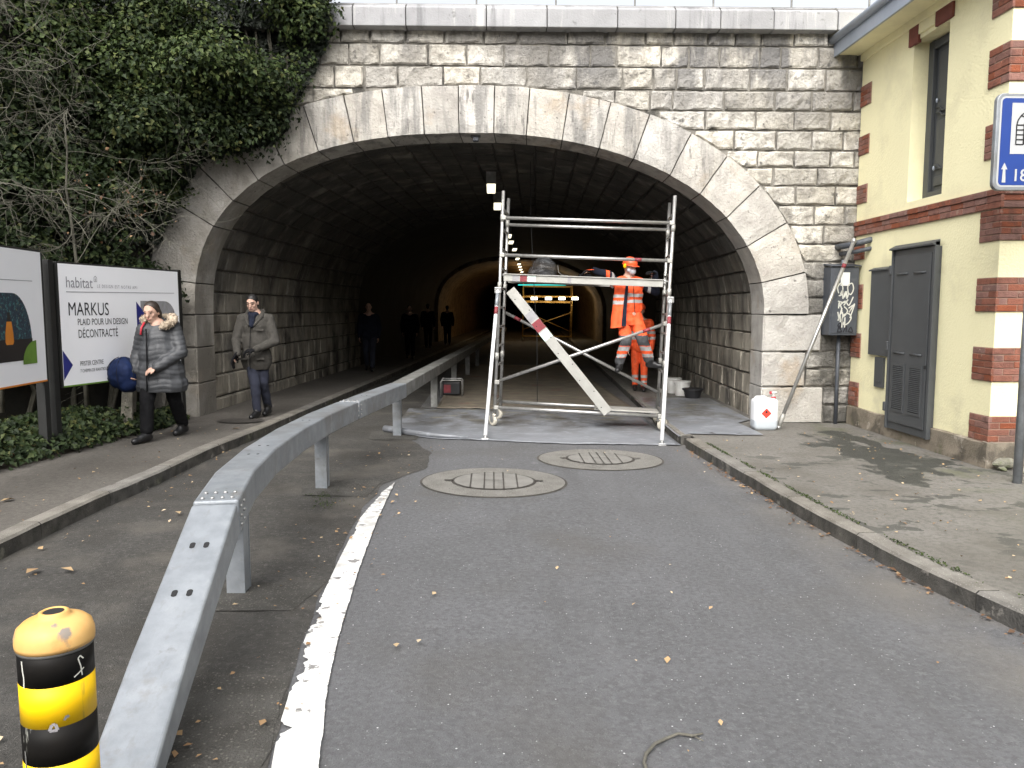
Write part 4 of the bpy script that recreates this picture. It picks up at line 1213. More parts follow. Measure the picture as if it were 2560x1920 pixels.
def slot(p, d, s_, u, L_=.045, W_=.013):
    m_ = MB(); p = Vector(p) + u * .0012
    pts = []
    for k in range(16):
        t = 2 * math.pi * k / 16
        pts.append(p + s_ * (W_ * math.cos(t)) + d * (math.copysign(L_ / 2 - W_, math.sin(t)) + W_ * math.sin(t)))
    m_.plate(pts); m_.build('slot', 'dark_slot', gr)
for t in (.34, .66):
    d, s_, u = frame_at(CLp[1], CLp[2])
    p = Vector(sub(CLp[1], CLp[2], t))
    for k in (-.032, .032): slot(p + s_ * k, d, s_, u)
for i, t in ((3, .7), (4, .1), (5, .5), (7, .6)):
    d, s_, u = frame_at(CLp[i], CLp[i + 1]); p = Vector(sub(CLp[i], CLp[i + 1], t))
    for k in (-.03, .03): slot(p + s_ * k, d, s_, u, .03, .009)
# I-section posts
def post(x, y, zt=.56, mt_='galv'):
    zb = G(x) - .1
    m_ = MB()
    m_.box(x - .055, x + .055, y - .06, y - .052, zb, zt); m_.box(x - .055, x + .055, y + .052, y + .06, zb, zt); m_.box(x + .043, x + .051, y - .052, y + .052, zb, zt)
    m_.build('post', mt_, gr)
for x, y in ((-1.55, 4.68), (-1.635, 7.45), (-1.29, 10.6)): post(x, y)
for y in (13.8, 17, 20.2, 23.4): post(tx(y), y, .56, 'galv_dirty')

# ------------------------------------------------------------------ manholes
def manhole(c, r_out, r_lid, dz, lab, base='washed_concrete', ribs=True, cat='manhole cover', grp=None, outer=True, ry=1.0):
    gx = G(c[0]) + dz
    t = thing('manhole_cover', (c[0], c[1], gx), lab, cat, grp)
    disc = lambda r, zz_, n=48: [(c[0] + r * math.cos(2 * math.pi * k / n), c[1] + ry * r * math.sin(2 * math.pi * k / n), zz_ + G(c[0] + r * math.cos(2 * math.pi * k / n)) - G(c[0])) for k in range(n)]
    if outer:
        MB().plate(disc(r_out + .025, gx + .004)).build('tar_seal', 'mortar_dark', t)
        MB().plate(disc(r_out, gx + .008)).build('collar', base, t)
    MB().plate(disc(r_lid + .03, gx + .012)).build('frame', 'iron', t)
    MB().plate(disc(r_lid, gx + .016)).build('lid', 'concrete_lid' if ribs else 'iron', t)
    if ribs:
        def bar(x0, y0, x1, y1, w_=.007):
            d = Vector((x1 - x0, y1 - y0, 0)).normalized(); s_ = Vector((-d.y, d.x, 0)) * w_
            p, q = Vector((c[0] + x0, c[1] + y0, 0)), Vector((c[0] + x1, c[1] + y1, 0))
            m_ = MB(); m_.add([(v.x, v.y, gx + .021 + G(v.x) - G(c[0])) for v in (p - s_, q - s_, q + s_, p + s_)], [(0, 1, 2, 3)]); m_.build('rib', 'iron', t)
        for fx in (-.58, -.24, .0, .24, .58):
            hh = r_lid * math.sqrt(1 - fx * fx) * .98
            bar(fx * r_lid, -hh, fx * r_lid, hh)
        bar(-.24 * r_lid, 0, .24 * r_lid, 0)
        for sx in (-1, 1): bar(sx * (r_lid + .01), 0, sx * (r_lid + .1), .0, .02)
manhole((.02, 7.76), .72, .40, 0, 'round concrete filled manhole cover in wide gravel collar beside the white line tip', ry=.92)
manhole((1.27, 9.0), .72, .375, 0, 'round concrete filled manhole cover in gravel collar in front of scaffold tower', ry=.88)
manhole((-3.53, 10.95), .3, .29, KERB - .004, 'plain dark iron manhole lid in the left pavement near the man', ribs=False, outer=False, ry=.8)
manhole((3.08, 10.3), .3, .3, KERB - .004, 'plain dark iron manhole lid in right pavement by the jerrycan', ribs=False, outer=False, ry=.5)

# ------------------------------------------------------------------ protective sheeting on the road under the tower
def sheet(name, xl, xr, y0, y1, front, mt_, lab, dz=.014):
    m_ = MB()
    nx, ny = 44, 30
    for j in range(ny + 1):
        for i in range(nx + 1):
            t = i / nx
            x = xl + (xr - xl) * t
            yf = lerp_tab(front, x) + .035 * noise.noise((x * 4, 0, 3)) + .012 * noise.noise((x * 16, 0, 8))
            y = yf + (y1 - yf) * (j / ny) ** 1.2
            z = G(x) + dz + .012 * max(0, noise.noise((x * 1.7, y * 2.6, 5))) + (.02 * max(0, noise.noise((x * 5, 2, 1))) if j < 2 else 0)
            m_.v.append((x, y, z))
    for j in range(ny):
        for i in range(nx):
            a = j * (nx + 1) + i
            m_.f.append([a, a + 1, a + nx + 2, a + nx + 1]); m_.m.append(0)
    o = m_.build(name, mt_, smooth=True, label=lab, cat='sheet')
    so_ = o.modifiers.new('thick', 'SOLIDIFY'); so_.thickness = .006; so_.offset = 0
    return o
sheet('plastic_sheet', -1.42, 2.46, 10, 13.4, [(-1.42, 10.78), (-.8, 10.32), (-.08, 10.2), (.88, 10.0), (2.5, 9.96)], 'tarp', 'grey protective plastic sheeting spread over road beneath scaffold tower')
sheet('floor_boarding', -.95, 2.5, 13.35, 24, [(-1.4, 13.35), (2.5, 13.35)], 'board_floor', 'brown stained protective boards laid on the tunnel road', .03)
rl = MB(); rl.tube([(-1.5, 10.86, .03), (-1.2, 10.66, .025), (-.8, 10.38, .015), (-.3, 10.25, 0)], [.05, .045, .03, .012], 10)
rl.build('sheet_roll', 'tarp', smooth=True, label='rolled up edge of pale plastic sheeting by the rail post', cat='sheet')
pvs = MB()
for j in range(13):
    for i in range(9):
        y = 10.12 + j * .36; x0 = kr(y) - .02; x1 = 3.9 + sk(max(y, 11.4)) if y > 11.3 else 3.6
        x = x0 + (x1 - x0) * i / 8
        pvs.v.append((x, y + (.12 * noise.noise((x * 2, 0, 0)) if j == 0 else 0), G(x) + (KERB + .012 if i else KERB - .02) + .006 * noise.noise((x * 3, y * 3, 0))))
for j in range(12):
    for i in range(8):
        a = j * 9 + i; pvs.f.append([a, a + 1, a + 10, a + 9]); pvs.m.append(0)
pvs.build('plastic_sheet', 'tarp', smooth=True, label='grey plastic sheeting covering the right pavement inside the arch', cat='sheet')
# ------------------------------------------------------------------ scaffold towers
mat('alu_sodium_glow', (.75, .5, .17), (.6, .38, .12), scale=8, rough=.45, metal=.4)  # aluminium with the glow of the sodium lamps painted into its colour
def tower(o3, u3, w3, depth, length, lab, metal_, flat_, near=True):
    O, U = Vector(o3), Vector(u3).normalized()
    W = Vector(w3).normalized(); V = W.cross(U).normalized(); W = U.cross(V).normalized()
    P = lambda u, v, w_: O + U * u + V * v + W * w_
    t = thing('scaffold_tower', o3, lab, 'scaffold')
    def tb(name, a, b, r=.025, mt_=metal_, n=10):
        m_ = MB(); m_.tube([P(*a), P(*b)], r, n); return m_.build(name, mt_, t, smooth=True)
    L_, D = length, depth
    for u in (0, L_):
        for v in (0, D):
            po = tb('upright', (u, v, .2), (u, v, 3.40))
            if near:
                for w_ in (1.02, 2.05, 3.02 if u == 0 else 2.95):
                    m_ = MB(); m_.tube([P(u, v, w_ - .05), P(u, v, w_ + .05)], .031, 10); m_.build('collar', flat_, po, smooth=True)
        for k in range(11):
            w_ = .32 + .283 * k
            if w_ < 3.2: tb('rung', (u, 0, w_), (u, D, w_), .019, n=8)
    tb('guard_rail', (0, 0, 3.02), (L_, 0, 3.02)); tb('guard_rail', (0, D, 3.0), (L_, D, 3.0))
    tb('guard_rail', (0, 0, 2.49), (L_, 0, 2.49))
    tb('base_beam', (0, 0, .265), (L_, 0, .265), .026); tb('base_beam', (0, D, .27), (L_, D, .27), .026)
    tb('brace', (.0, .04, .64), (L_ - .02, .04, 1.60), .024)
    tb('brace', (.03, D - .05, 1.66), (L_ - .02, D - .05, .55), .024)
    # clamps on the rail ends
    if near:
        for (u, w_) in ((0, 3.02), (L_, 3.02), (0, 2.49), (L_, 2.49), (0, .265), (L_, .265), (0, .64), (L_, 1.6)):
            m_ = MB(); s_ = 1 if u == 0 else -1
            m_.obox(P(u + s_ * .02, -.005, w_), U * .035, V * .033, W * .03); m_.build('clamp', flat_, t, bevel=.008)
    # deck: two long beams and plywood, open at the right for the climber
    dk = MB(); dk.obox(P(L_ / 2 - .02, .035, 2.165), U * (L_ / 2 - .07), V * .02, W * .048)
    de = dk.build('deck', flat_, t, bevel=.004)
    m_ = MB(); m_.obox(P(L_ / 2 - .02, .03, 2.22), U * (L_ / 2 - .06), V * .035, W * .006); m_.build('deck_lip', flat_, de)
    m_ = MB(); m_.obox(P(L_ / 2 - .02, D - .04, 2.165), U * (L_ / 2 - .07), V * .02, W * .048); m_.build('deck_beam', flat_, de)
    m_ = MB(); m_.obox(P(.76, D / 2, 2.215), U * .7, V * (D / 2 - .06), W * .008); m_.build('deck_plank', 'board_floor', de)
    m_ = MB(); m_.obox(P(L_ - .16, D / 2, 2.215), U * .06, V * (D / 2 - .06), W * .008); m_.build('deck_plank', 'board_floor', de)
    for (u, s_) in ((.05, 1), (L_ - .05, -1)):
        for v in (.035, D - .04):
            m_ = MB(); m_.tube([P(u + s_ * .04, v, 2.18), P(u + s_ * .01, v, 2.205), P(u - s_ * .05, v, 2.195), P(u - s_ * .05, v, 2.16)], .011, 6); m_.build('hook', 'steel', de)
    # flat diagonal plank
    a, b = P(.16, -.045, 1.99), P(1.66, -.045, .28)
    d = (b - a).normalized(); s_ = d.cross(V).normalized()
    m_ = MB(); m_.obox((a + b) / 2, d * ((b - a).length / 2), V * .012, s_ * .072); dg = m_.build('diagonal_plank', flat_, t, bevel=.003)
    if near:
        for k in range(9):
            c = a + d * (.15 + .25 * k) + s_ * (.035 if k % 2 else -.03) - V * .0135
            m_ = MB(); m_.plate([c + d * (.009 * math.cos(2 * math.pi * j / 8)) + s_ * (.009 * math.sin(2 * math.pi * j / 8)) for j in range(8)]); m_.build('hole', 'dark_slot', dg)
        for (t0, t1, mt_) in ((.42, .56, 'label_grey'), (.58, .74, 'label_red'), (.76, .9, 'label_green')):
            m_ = MB(); c0, c1 = a + d * t0, a + d * t1
            m_.plate([c0 - s_ * .0715 - V * .0128, c1 - s_ * .0715 - V * .0128, c1 + s_ * .0715 - V * .0128, c0 + s_ * .0715 - V * .0128]); m_.build('label', mt_, dg)
        for (u0, u1, mt_) in ((.18, .28, 'label_grey'), (.29, .39, 'label_red'), (.40, .52, 'label_green'), (.98, 1.03, 'label_grey')):
            m_ = MB(); m_.plate([P(u0, .0135, 2.12), P(u1, .0135, 2.12), P(u1, .0135, 2.21), P(u0, .0135, 2.21)]); m_.build('label', mt_, de)
        m_ = MB(); m_.obox(P(1.93, D / 2 - .05, .30), U * .47, V * .2, W * .01); m_.build('lower_board', flat_, t, bevel=.004)
        for (p, q, f0, f1) in (((.0, .04, .64), (L_ - .02, .04, 1.60), .87, .91), ((.03, D - .05, 1.66), (L_ - .02, D - .05, .55), .06, .1), ((0, 0, 2.49), (L_, 0, 2.49), .79, .83)):
            A_, B_ = P(*p), P(*q)
            m_ = MB(); m_.tube([A_.lerp(B_, f0), A_.lerp(B_, f1)], .0262, 10); m_.build('label_band', 'label_red', t, smooth=True)
    # castors
    for u in (0, L_):
        for v in (0, D):
            c = P(u, v, 0); gz = G(c.x) + (.02 if near else 0)
            cs = MB(); cs.tube([(c.x, c.y, gz + .2), P(u, v, .3)], .02, 8); co = cs.build('castor', 'steel', t, smooth=True)
            an = .5 if u == 0 else -.9
            ax = Vector((math.cos(an), math.sin(an), 0)); wc = Vector((c.x, c.y, gz + .096)) + Vector((-ax.y, ax.x, 0)) * .03
            Mx = Vector((0, 0, 1)).rotation_difference(ax).to_matrix()
            w_ = MB(); w_.lathe([(.05, -.022), (.085, -.022), (.095, -.012), (.095, .012), (.085, .022), (.05, .022)], wc, 24, M=Mx); w_.build('wheel', 'wheel_cream', co, smooth=False)
            w_ = MB(); w_.lathe([(.05, -.024), (.052, .0), (.05, .024)], wc, 16, M=Mx); w_.build('hub', 'steel', co)
            fk = MB()
            for s_ in (-1, 1):
                fk.hexa([wc + ax * (s_ * .032) + Vector((dx * -ax.y, dx * ax.x, dz)) + ax * o_ for dz in (-.03, .1) for (dx, o_) in ((-.03, -.004), (.03, -.004), (.03, .004), (-.03, .004))])
            fk.obox(wc + Vector((0, 0, .105)), ax * .036, Vector((-ax.y, ax.x, 0)) * .03, Vector((0, 0, .008)))
            fk.obox(wc + Vector((-ax.y, ax.x, 0)) * -.07 + Vector((0, 0, .06)), ax * .02, Vector((-ax.y, ax.x, 0)) * .04, Vector((0, 0, .006)))
            fk.build('fork', 'steel', co)
    return t, P
tw, TP = tower((.035, 11.42, -.01), (2.395, -.30, -.10), (.042, 0, 1), .72, 2.43, 'aluminium rolling scaffold tower with white outriggers standing in the arch mouth', 'alu', 'alu_flat')
# outriggers
for (top, foot) in ((TP(-.02, -.03, 1.98), Vector((-.09, 10.29, G(-.09) + .014))), (TP(2.45, -.03, 1.94), Vector((2.22, 10.02, G(2.22) + .014)))):
    d = (foot - top).normalized()
    m_ = MB(); m_.tube([top, foot - d * .05], .026, 12); og = m_.build('outrigger', 'white_alu', tw, smooth=True)
    m_ = MB(); m_.tube([top + d * .28, top + d * .40], .0268, 12); m_.build('label_band', 'label_red', og, smooth=True)
    m_ = MB(); m_.tube([top + d * .05, top + d * .27], .0266, 12); m_.build('sleeve', 'galv', og, smooth=True)
    m_ = MB(); m_.obox(top + Vector((0, .01, 0)), (.05, 0, 0), (0, .035, 0), (0, 0, .045)); m_.build('clamp', 'steel', og, bevel=.01)
    m_ = MB(); m_.hexa([(foot.x - .05, foot.y - .045, foot.z - .012), (foot.x + .05, foot.y - .045, foot.z - .012), (foot.x + .05, foot.y + .045, foot.z - .012), (foot.x - .05, foot.y + .045, foot.z - .012),
                 (foot.x - .04, foot.y - .03, foot.z + .012), (foot.x + .04, foot.y - .03, foot.z + .012), (foot.x + .04, foot.y + .03, foot.z + .012), (foot.x - .04, foot.y + .03, foot.z + .012)])
    m_.tube([foot - d * .0, foot - d * .09], .018, 8); m_.build('foot', 'steel', og)
tower((1.72, 43.0, G(1.7)), (1, 0, -.014), (.02, 0, 1), .75, 2.68, 'scaffold tower tinted with sodium lamp glow far inside the lit brick part of tunnel', 'alu_sodium_glow', 'alu_sodium_glow', near=False)

# work lamps clipped along the far tower, teal strip
mat('lamp_white', (.9, .9, .88), rough=.4, emit=((1, .97, .9), 4))
mat('lamp_cream', (.9, .86, .7), rough=.4, emit=((1, .92, .68), 1.1))
mat('lamp_teal', (.05, .5, .45), rough=.4, emit=((.05, .75, .68), .55))
for k, x in enumerate((1.42, 2.34, 3.12, 3.86, 4.58)):
    t = thing('work_lamp', (x, 42.86, 2.18), 'small lit white work lamp on the far tower in the tunnel', 'lamp', 'work lamps along the far tower')
    MB().box(x - .17, x + .17, 42.82, 42.9, 2.2, 2.34).build('lens', 'lamp_white', t, bevel=.02)
    MB().box(x - .19, x + .19, 42.9, 42.97, 2.18, 2.36).build('housing', 'galv_dirty', t)
    ld = bpy.data.lights.new('lamp_light', 'POINT'); ld.energy = 3; ld.color = (1, .72, .35); ld.shadow_soft_size = .15
    lo_ = bpy.data.objects.new('lamp_light', ld); col.objects.link(lo_); lo_.parent = t; lo_.location = (0, -.35, .1)
m_ = MB(); m_.box(1.45, 4.05, 42.7, 42.74, 2.97, 3.03)
m_.build('strip_light', 'lamp_teal', label='thin teal glowing strip above the work lamps deep in tunnel', cat='light')
bt = MB(); bt.box(1.3, 4.7, 42.92, 42.99, 2.33, 2.39); bt.build('lamp_batten', 'alu_sodium_glow', label='glow tinted batten carrying the row of work lamps', cat='batten')

# ceiling lights of the tunnel
def crown(x, y): 
    xx = x - sk(y)
    return float(np.interp(xx, ARC[::-1, 0], ARC[::-1, 1])) + (OFF if y < 38 else -.12)
for k, (x, y) in enumerate([(0, 15.2), (.14, 17.8), (.55, 25), (.68, 27.3), (.9, 30.6), (1.2, 36.2), (1.42, 40.5), (1.56, 43), (1.72, 46), (1.9, 49), (2.1, 53), (2.4, 58)]):
    zc = crown(x, y)
    t = thing('tunnel_light', (x, y, 3.98), 'rectangular lit ceiling light fixed along the tunnel crown', 'light', 'ceiling lights along the tunnel')
    MB().box(x - .08, x + .08, y - .5, y + .5, 3.97, 4.0).build('diffuser', 'lamp_cream', t, bevel=.008)
    MB().box(x - .09, x + .09, y - .52, y + .52, 4.002, max(zc + .03, 4.05)).build('housing', 'galv_dirty', t)
    if y > 39:
        ld = bpy.data.lights.new('tunnel_lamp', 'POINT'); ld.energy = 4.5; ld.color = (1, .5, .14); ld.shadow_soft_size = .3
        lo_ = bpy.data.objects.new('tunnel_lamp', ld); col.objects.link(lo_); lo_.parent = t; lo_.location = (0, 0, -.12)

# small sensor at the crown of the arch, hanging wire, generator
sn = thing('sensor_box', (-.22, 11.5, 4.1), 'tiny grey sensor bracket under the crown of the arch', 'sensor')
m_ = MB(); m_.box(-.29, -.15, 11.44, 11.5, 4.145, 4.2); m_.build('bracket', 'galv_dirty', sn)
m_ = MB(); m_.box(-.26, -.18, 11.42, 11.52, 4.09, 4.15); m_.build('case', 'cabinet_grey', sn, bevel=.008)
wr = MB(); wr.tube([(.66, 13.4, 4.17), (.67, 13.4, 3.2), (.72, 13.38, 2.2), (.78, 13.4, 1.2), (.79, 13.4, .05)], .006, 6)
wr.build('hanging_wire', 'rubber', label='thin dark cable hanging down behind the scaffold tower', cat='cable')
gn = thing('generator', (-.78, 15.4, G(-.78)), 'small red and black generator in tube frame on the tunnel road', 'generator')
MB().box(-.96, -.62, 15.25, 15.6, .02, .27).build('engine', 'black_plastic', gn, bevel=.02)
MB().box(-.94, -.80, 15.235, 15.26, .06, .22).build('panel', 'label_red', gn, bevel=.01)
for y in (15.22, 15.63):
    m_ = MB(); m_.tube([(-1.0, y, -.02), (-1.0, y, .28), (-.98, y, .31), (-.6, y, .31), (-.58, y, .28), (-.58, y, -.02)], .013, 8); m_.build('tube_frame', 'steel', gn, smooth=True)

# clear bag and gloves on the deck
mat('clear_film', (.06, .062, .066), (.16, .165, .17), scale=16, lo=.5, hi=.6, rough=.15, alpha=.35)
fb = MB()
fc = TP(.62, .3, 2.222)
nseg = 16
for j in range(9):
    for i in range(nseg):
        a = 2 * math.pi * i / nseg; hh = j / 8
        rr_ = (.17 * (1 - hh ** 2.5) + .02) * (1 + .25 * noise.noise((math.cos(a) * 1.5, math.sin(a) * 1.5, hh * 3)))
        fb.v.append(fc + Vector((rr_ * math.cos(a) * 1.15, rr_ * math.sin(a), hh * .30 + .03 * noise.noise((a, hh * 2, 4)))))
for j in range(8):
    for i in range(nseg):
        i2 = (i + 1) % nseg; fb.f.append([j * nseg + i, j * nseg + i2, (j + 1) * nseg + i2, (j + 1) * nseg + i]); fb.m.append(0)
fb.f.append(list(range(nseg - 1, -1, -1))); fb.m.append(0)
fb.v = [tuple(v) for v in fb.v]
fb.build('plastic_bag', 'clear_film', label='crumpled clear plastic bag lying on the scaffold deck', cat='bag')
wr = MB(); c = TP(.86, .1, 2.222); wr.tube([c + Vector((-.02, 0, .1)), c + Vector((-.03, 0, .16)), c + Vector((-.02, 0, .06)), c + Vector((.03, 0, .015)), c + Vector((.12, 0, .008))], .005, 6)
wr.build('wire_offcut', 'galv_dirty', label='bent pale wire offcut standing on the scaffold deck', cat='wire')

# ------------------------------------------------------------------ blue tunnel sign on its post
sg = thing('road_sign', (5.13, 7.30, G(5.1) + KERB), 'blue square tunnel sign on a grey post before the yellow building', 'sign')
m_ = MB(); m_.tube([(5.13, 7.36, G(5.1)), (5.13, 7.36, 3.8)], .042, 16); m_.build('post', 'galv', sg, smooth=True)
def rrect(x0, x1, z0, z1, r, y, n=6):
    out = []
    for cx2, cz2, a0 in ((x1 - r, z1 - r, 0), (x0 + r, z1 - r, 90), (x0 + r, z0 + r, 180), (x1 - r, z0 + r, 270)):
        for k in range(n + 1):
            t = R(a0 + 90 * k / n); out.append((cx2 + r * math.cos(t), y, cz2 + r * math.sin(t)))
    return out
sx0, sx1, sz0, sz1, sy = 4.665, 5.595, 2.80, 3.68, 7.285
m_ = MB(); m_.prism(rrect(sx0, sx1, sz0, sz1, .07, sy), (0, .05, 0)); m_.build('frame', 'galv', sg, bevel=.008)
m_ = MB(); m_.plate(rrect(sx0 + .03, sx1 - .03, sz0 + .03, sz1 - .03, .05, sy - .0025)[::-1]); m_.build('white_border', 'sign_pale', sg)
m_ = MB(); m_.plate(rrect(sx0 + .047, sx1 - .047, sz0 + .047, sz1 - .047, .035, sy - .005)[::-1]); fc_ = m_.build('blue_face', 'sign_blue', sg)
m_ = MB(); m_.plate([(4.805, sy - .0075, 3.13), (5.455, sy - .0075, 3.13), (5.455, sy - .0075, 3.59), (4.805, sy - .0075, 3.59)]); m_.build('pale_panel', 'sign_pale', fc_)
m_ = MB()
def seg(x0, z0, x1, z1, w_=.006, y=sy - .010):
    d = Vector((x1 - x0, 0, z1 - z0)).normalized(); s_ = Vector((-d.z, 0, d.x)) * w_; a = Vector((x0, y, z0)); b = Vector((x1, y, z1))
    m_.add([a - s_, b - s_, b + s_, a + s_], [(0, 1, 2, 3)])
cxs, z0s, zsp, ri, ro = 5.13, 3.215, 3.39, .205, .275
for s_ in (-1, 1):
    seg(cxs + s_ * ro, z0s, cxs + s_ * ro, zsp); seg(cxs + s_ * ri, z0s, cxs + s_ * ri, zsp)
    for k in range(5): seg(cxs + s_ * ri, z0s + (zsp - z0s) * k / 4, cxs + s_ * ro, z0s + (zsp - z0s) * k / 4)
for k in range(12):
    a, b = math.pi * k / 12, math.pi * (k + 1) / 12
    for r_ in (ri, ro): seg(cxs + r_ * math.cos(a), zsp + r_ * .62 * math.sin(a), cxs + r_ * math.cos(b), zsp + r_ * .62 * math.sin(b))
    if k % 2 == 0: seg(cxs + ri * math.cos(a), zsp + ri * .62 * math.sin(a), cxs + ro * math.cos(a), zsp + ro * .62 * math.sin(a))
m_.build('tunnel_symbol', 'black', fc_)
m_ = MB(); m_.plate([(cxs - ri, sy - .0095, z0s), (cxs + ri, sy - .0095, z0s), (cxs + ri, sy - .0095, zsp)] + [(cxs + ri * math.cos(math.pi * k / 12), sy - .0095, zsp + ri * .62 * math.sin(math.pi * k / 12)) for k in range(1, 12)] + [(cxs - ri, sy - .0095, zsp)])
m_.build('tunnel_mouth', 'black', fc_)
ax_ = 4.762
m_ = MB(); m_.plate([(ax_ - .018, sy - .008, 2.87), (ax_ + .018, sy - .008, 2.87), (ax_ + .012, sy - .008, 2.99), (ax_ + .03, sy - .008, 2.99), (ax_, sy - .008, 3.05), (ax_ - .03, sy - .008, 2.99), (ax_ - .012, sy - .008, 2.99)]); m_.build('arrow', 'sign_pale', fc_)

def text(s, size, origin, ux, uz, mt_, parent, name='lettering', sx=1., spacing=1., off=0.0, off_n=None, bold=0.0):
    cu = bpy.data.curves.new('t', 'FONT'); cu.body = s; cu.size = 1.0; cu.space_character = spacing; cu.resolution_u = 3; cu.offset = bold
    ob = bpy.data.objects.new('t', cu); col.objects.link(ob)
    dg_ = bpy.context.evaluated_depsgraph_get()
    me = bpy.data.meshes.new_from_object(ob.evaluated_get(dg_))
    bpy.data.objects.remove(ob)
    o_, ux, uz = Vector(origin), Vector(ux), Vector(uz)
    m_ = MB()
    m_.v = [tuple(o_ + ux * (v.co.x * size * sx) + uz * (v.co.y * size)) for v in me.vertices]
    m_.f = [list(p.vertices) for p in me.polygons]; m_.m = [0] * len(m_.f)
    return m_.build(name, mt_, parent)
text('18', .155, (4.835, sy - .008, 2.885), (1, 0, 0), (0, 0, 1), 'sign_pale', fc_, bold=.012)

# ------------------------------------------------------------------ poster boards
mat('poster_white', (.86, .87, .90), (.84, .85, .88), scale=1, rough=.5)
mat('ink', (.02, .02, .025), rough=.6)
mat('ink_grey', (.3, .3, .33), rough=.6)
mat('ink_blue', (.015, .02, .19), rough=.6)
mat('ink_green', (.13, .26, .03), rough=.6)
mat('ink_orange', (.62, .22, .02), (.5, .16, .015), rough=.6)
mat('ink_brown', (.012, .009, .008), rough=.6)
mat('ink_fabric', (.02, .05, .07), (.01, .012, .03), scale=26, rough=.6, stains=[dict(col=(.06, .2, .2), scale=30, lo=.56, hi=.62, amt=.8), dict(col=(.2, .24, .12), scale=34, lo=.64, hi=.68, amt=.8)])
mat('ink_pic', (.3, .3, .32), (.2, .19, .19), scale=9, rough=.6)
mat('post_dark', (.009, .0095, .009), (.014, .0145, .0135), scale=8, rough=.6)
def board(A, B, z0, z1, lab):
    A, B = Vector(A), Vector(B)
    u = (B - A); u.z = 0; Ln = u.length; u.normalize(); nrm = Vector((u.y, -u.x, 0))
    t = thing('poster_board', (A.x, A.y, bed_z(A.x, A.y)), lab, 'billboard')
    Q = lambda a, b, n_=0.: A + u * a + Vector((0, 0, b)) + nrm * n_
    m_ = MB(); c = Q(Ln / 2, (z0 + z1) / 2, -.03); m_.obox(c, u * (Ln / 2 + .02), nrm * .03, Vector((0, 0, (z1 - z0) / 2 + .02))); m_.build('panel', 'post_dark', t, bevel=.004)
    m_ = MB(); m_.plate([Q(0, z0, .003), Q(Ln, z0, .003), Q(Ln, z1, .003), Q(0, z1, .003)]); po = m_.build('poster', 'poster_white', t)
    return t, po, Q, Ln, u, nrm
def poly(Q, pts, n_, mt_, name, par): 
    MB().plate([Q(a, b, n_) for a, b in pts]).build(name, mt_, par)
t, po, Q, Ln, u, nrm = board((-4.67, 8.6, 0), (-4.18, 10.6, 0), .86, 2.19, 'white advertising board lettered MARKUS with dark blue triangles')
zu = Vector((0, 0, 1))
def T(s, size, a, b, mt_='ink', sx=1., sp=1., bold=0.): text(s, size, Q(a, b + .86, .006), u, zu, mt_, po, sx=sx, spacing=sp, bold=bold)
T('habitat', .172, .095, 1.075, 'ink_grey', sx=.86, bold=.0)
for sfx, (a, b, c, d) in enumerate([]): pass
m_ = MB()
def qseg(a0, b0, a1, b1, w_=.003):
    p, q = Q(a0, b0 + .86, .006), Q(a1, b1 + .86, .006); d = (q - p).normalized(); s_ = d.cross(nrm) * w_
    m_.add([p - s_, q - s_, q + s_, p + s_], [(0, 1, 2, 3)])
qseg(.523, 1.15, .523, 1.195); qseg(.523, 1.195, .545, 1.215); qseg(.545, 1.215, .567, 1.195); qseg(.567, 1.195, .567, 1.15); qseg(.567, 1.15, .523, 1.15); qseg(.535, 1.17, .555, 1.17); qseg(.545, 1.15, .545, 1.19)
m_.build('house_mark', 'ink_grey', po)
T('LE DESIGN EST NOTRE AMI', .053, .567, 1.083, 'ink_grey', sx=.8, sp=1.35)
poly(Q, [(.098, 1.022 + .86), (1.96, 1.044 + .86), (1.96, 1.05 + .86), (.098, 1.03 + .86)], .006, 'ink_grey', 'rule', po)
T('MARKUS', .21, .108, .768, sx=.78)
T('PLAID POUR UN DESIGN', .104, .24, .66, sx=.70)
T('DÉCONTRACTÉ', .132, .242, .518, sx=.66)
T('PFISTER CENTRE', .075, .246, .204, 'ink', sx=.66)
T('7 CHEMIN DE RIANTBOSSON, 1217 MEYRIN', .053, .246, .129, 'ink', sx=.70)
poly(Q, [(1.214, .588 + .86), (1.389, .757 + .86), (1.214, .931 + .86)], .006, 'ink_blue', 'triangle', po)
poly(Q, [(.004, .06 + .86), (.14, .222 + .86), (.004, .392 + .86)], .006, 'ink_blue', 'triangle', po)
pic = [(1.292, .45), (1.97, .45), (1.97, .75)] + [(1.75 + .22 * math.cos(a), .72 + .22 * math.sin(a)) for a in np.linspace(.1, math.pi / 2, 8)] + [(1.292, .94)]
poly(Q, [(a, b + .86) for a, b in pic], .005, 'ink_pic', 'picture', po)
poly(Q, [(1.36, .45 + .86), (1.9, .45 + .86), (1.9, .68 + .86), (1.5, .86 + .86), (1.36, .84 + .86)], .007, 'ink_brown', 'armchair_print', po)
poly(Q, [(1.3, .45 + .86), (1.36, .45 + .86), (1.4, .66 + .86), (1.31, .68 + .86)], .0075, 'ink_orange', 'cushion_print', po)
for (a, w_) in ((-.10, .05), (Ln + .03, .05)):
    c = Q(a, 0, -.05)
    zb = bed_z(c.x, c.y) - .15
    MB().box(c.x - w_, c.x + w_, c.y - w_, c.y + w_, zb, 2.22).build('post', 'post_dark', t, bevel=.004)
m_ = MB(); m_.obox(Q(Ln / 2, .853, 0), u * (Ln / 2), nrm * .008, Vector((0, 0, .008))); m_.build('bottom_trim', 'ink_green', t)
t, po, Q, Ln, u, nrm = board((-4.505, 5.59, 0), (-4.657, 8.26, 0), .962, 2.28, 'white advertising board with an orange bottle picture and green quarter disc')
LE = Ln
e_ = lambda a, b: (LE + a * 1.055, 1.7 + (b - 1.7) * 1.055)
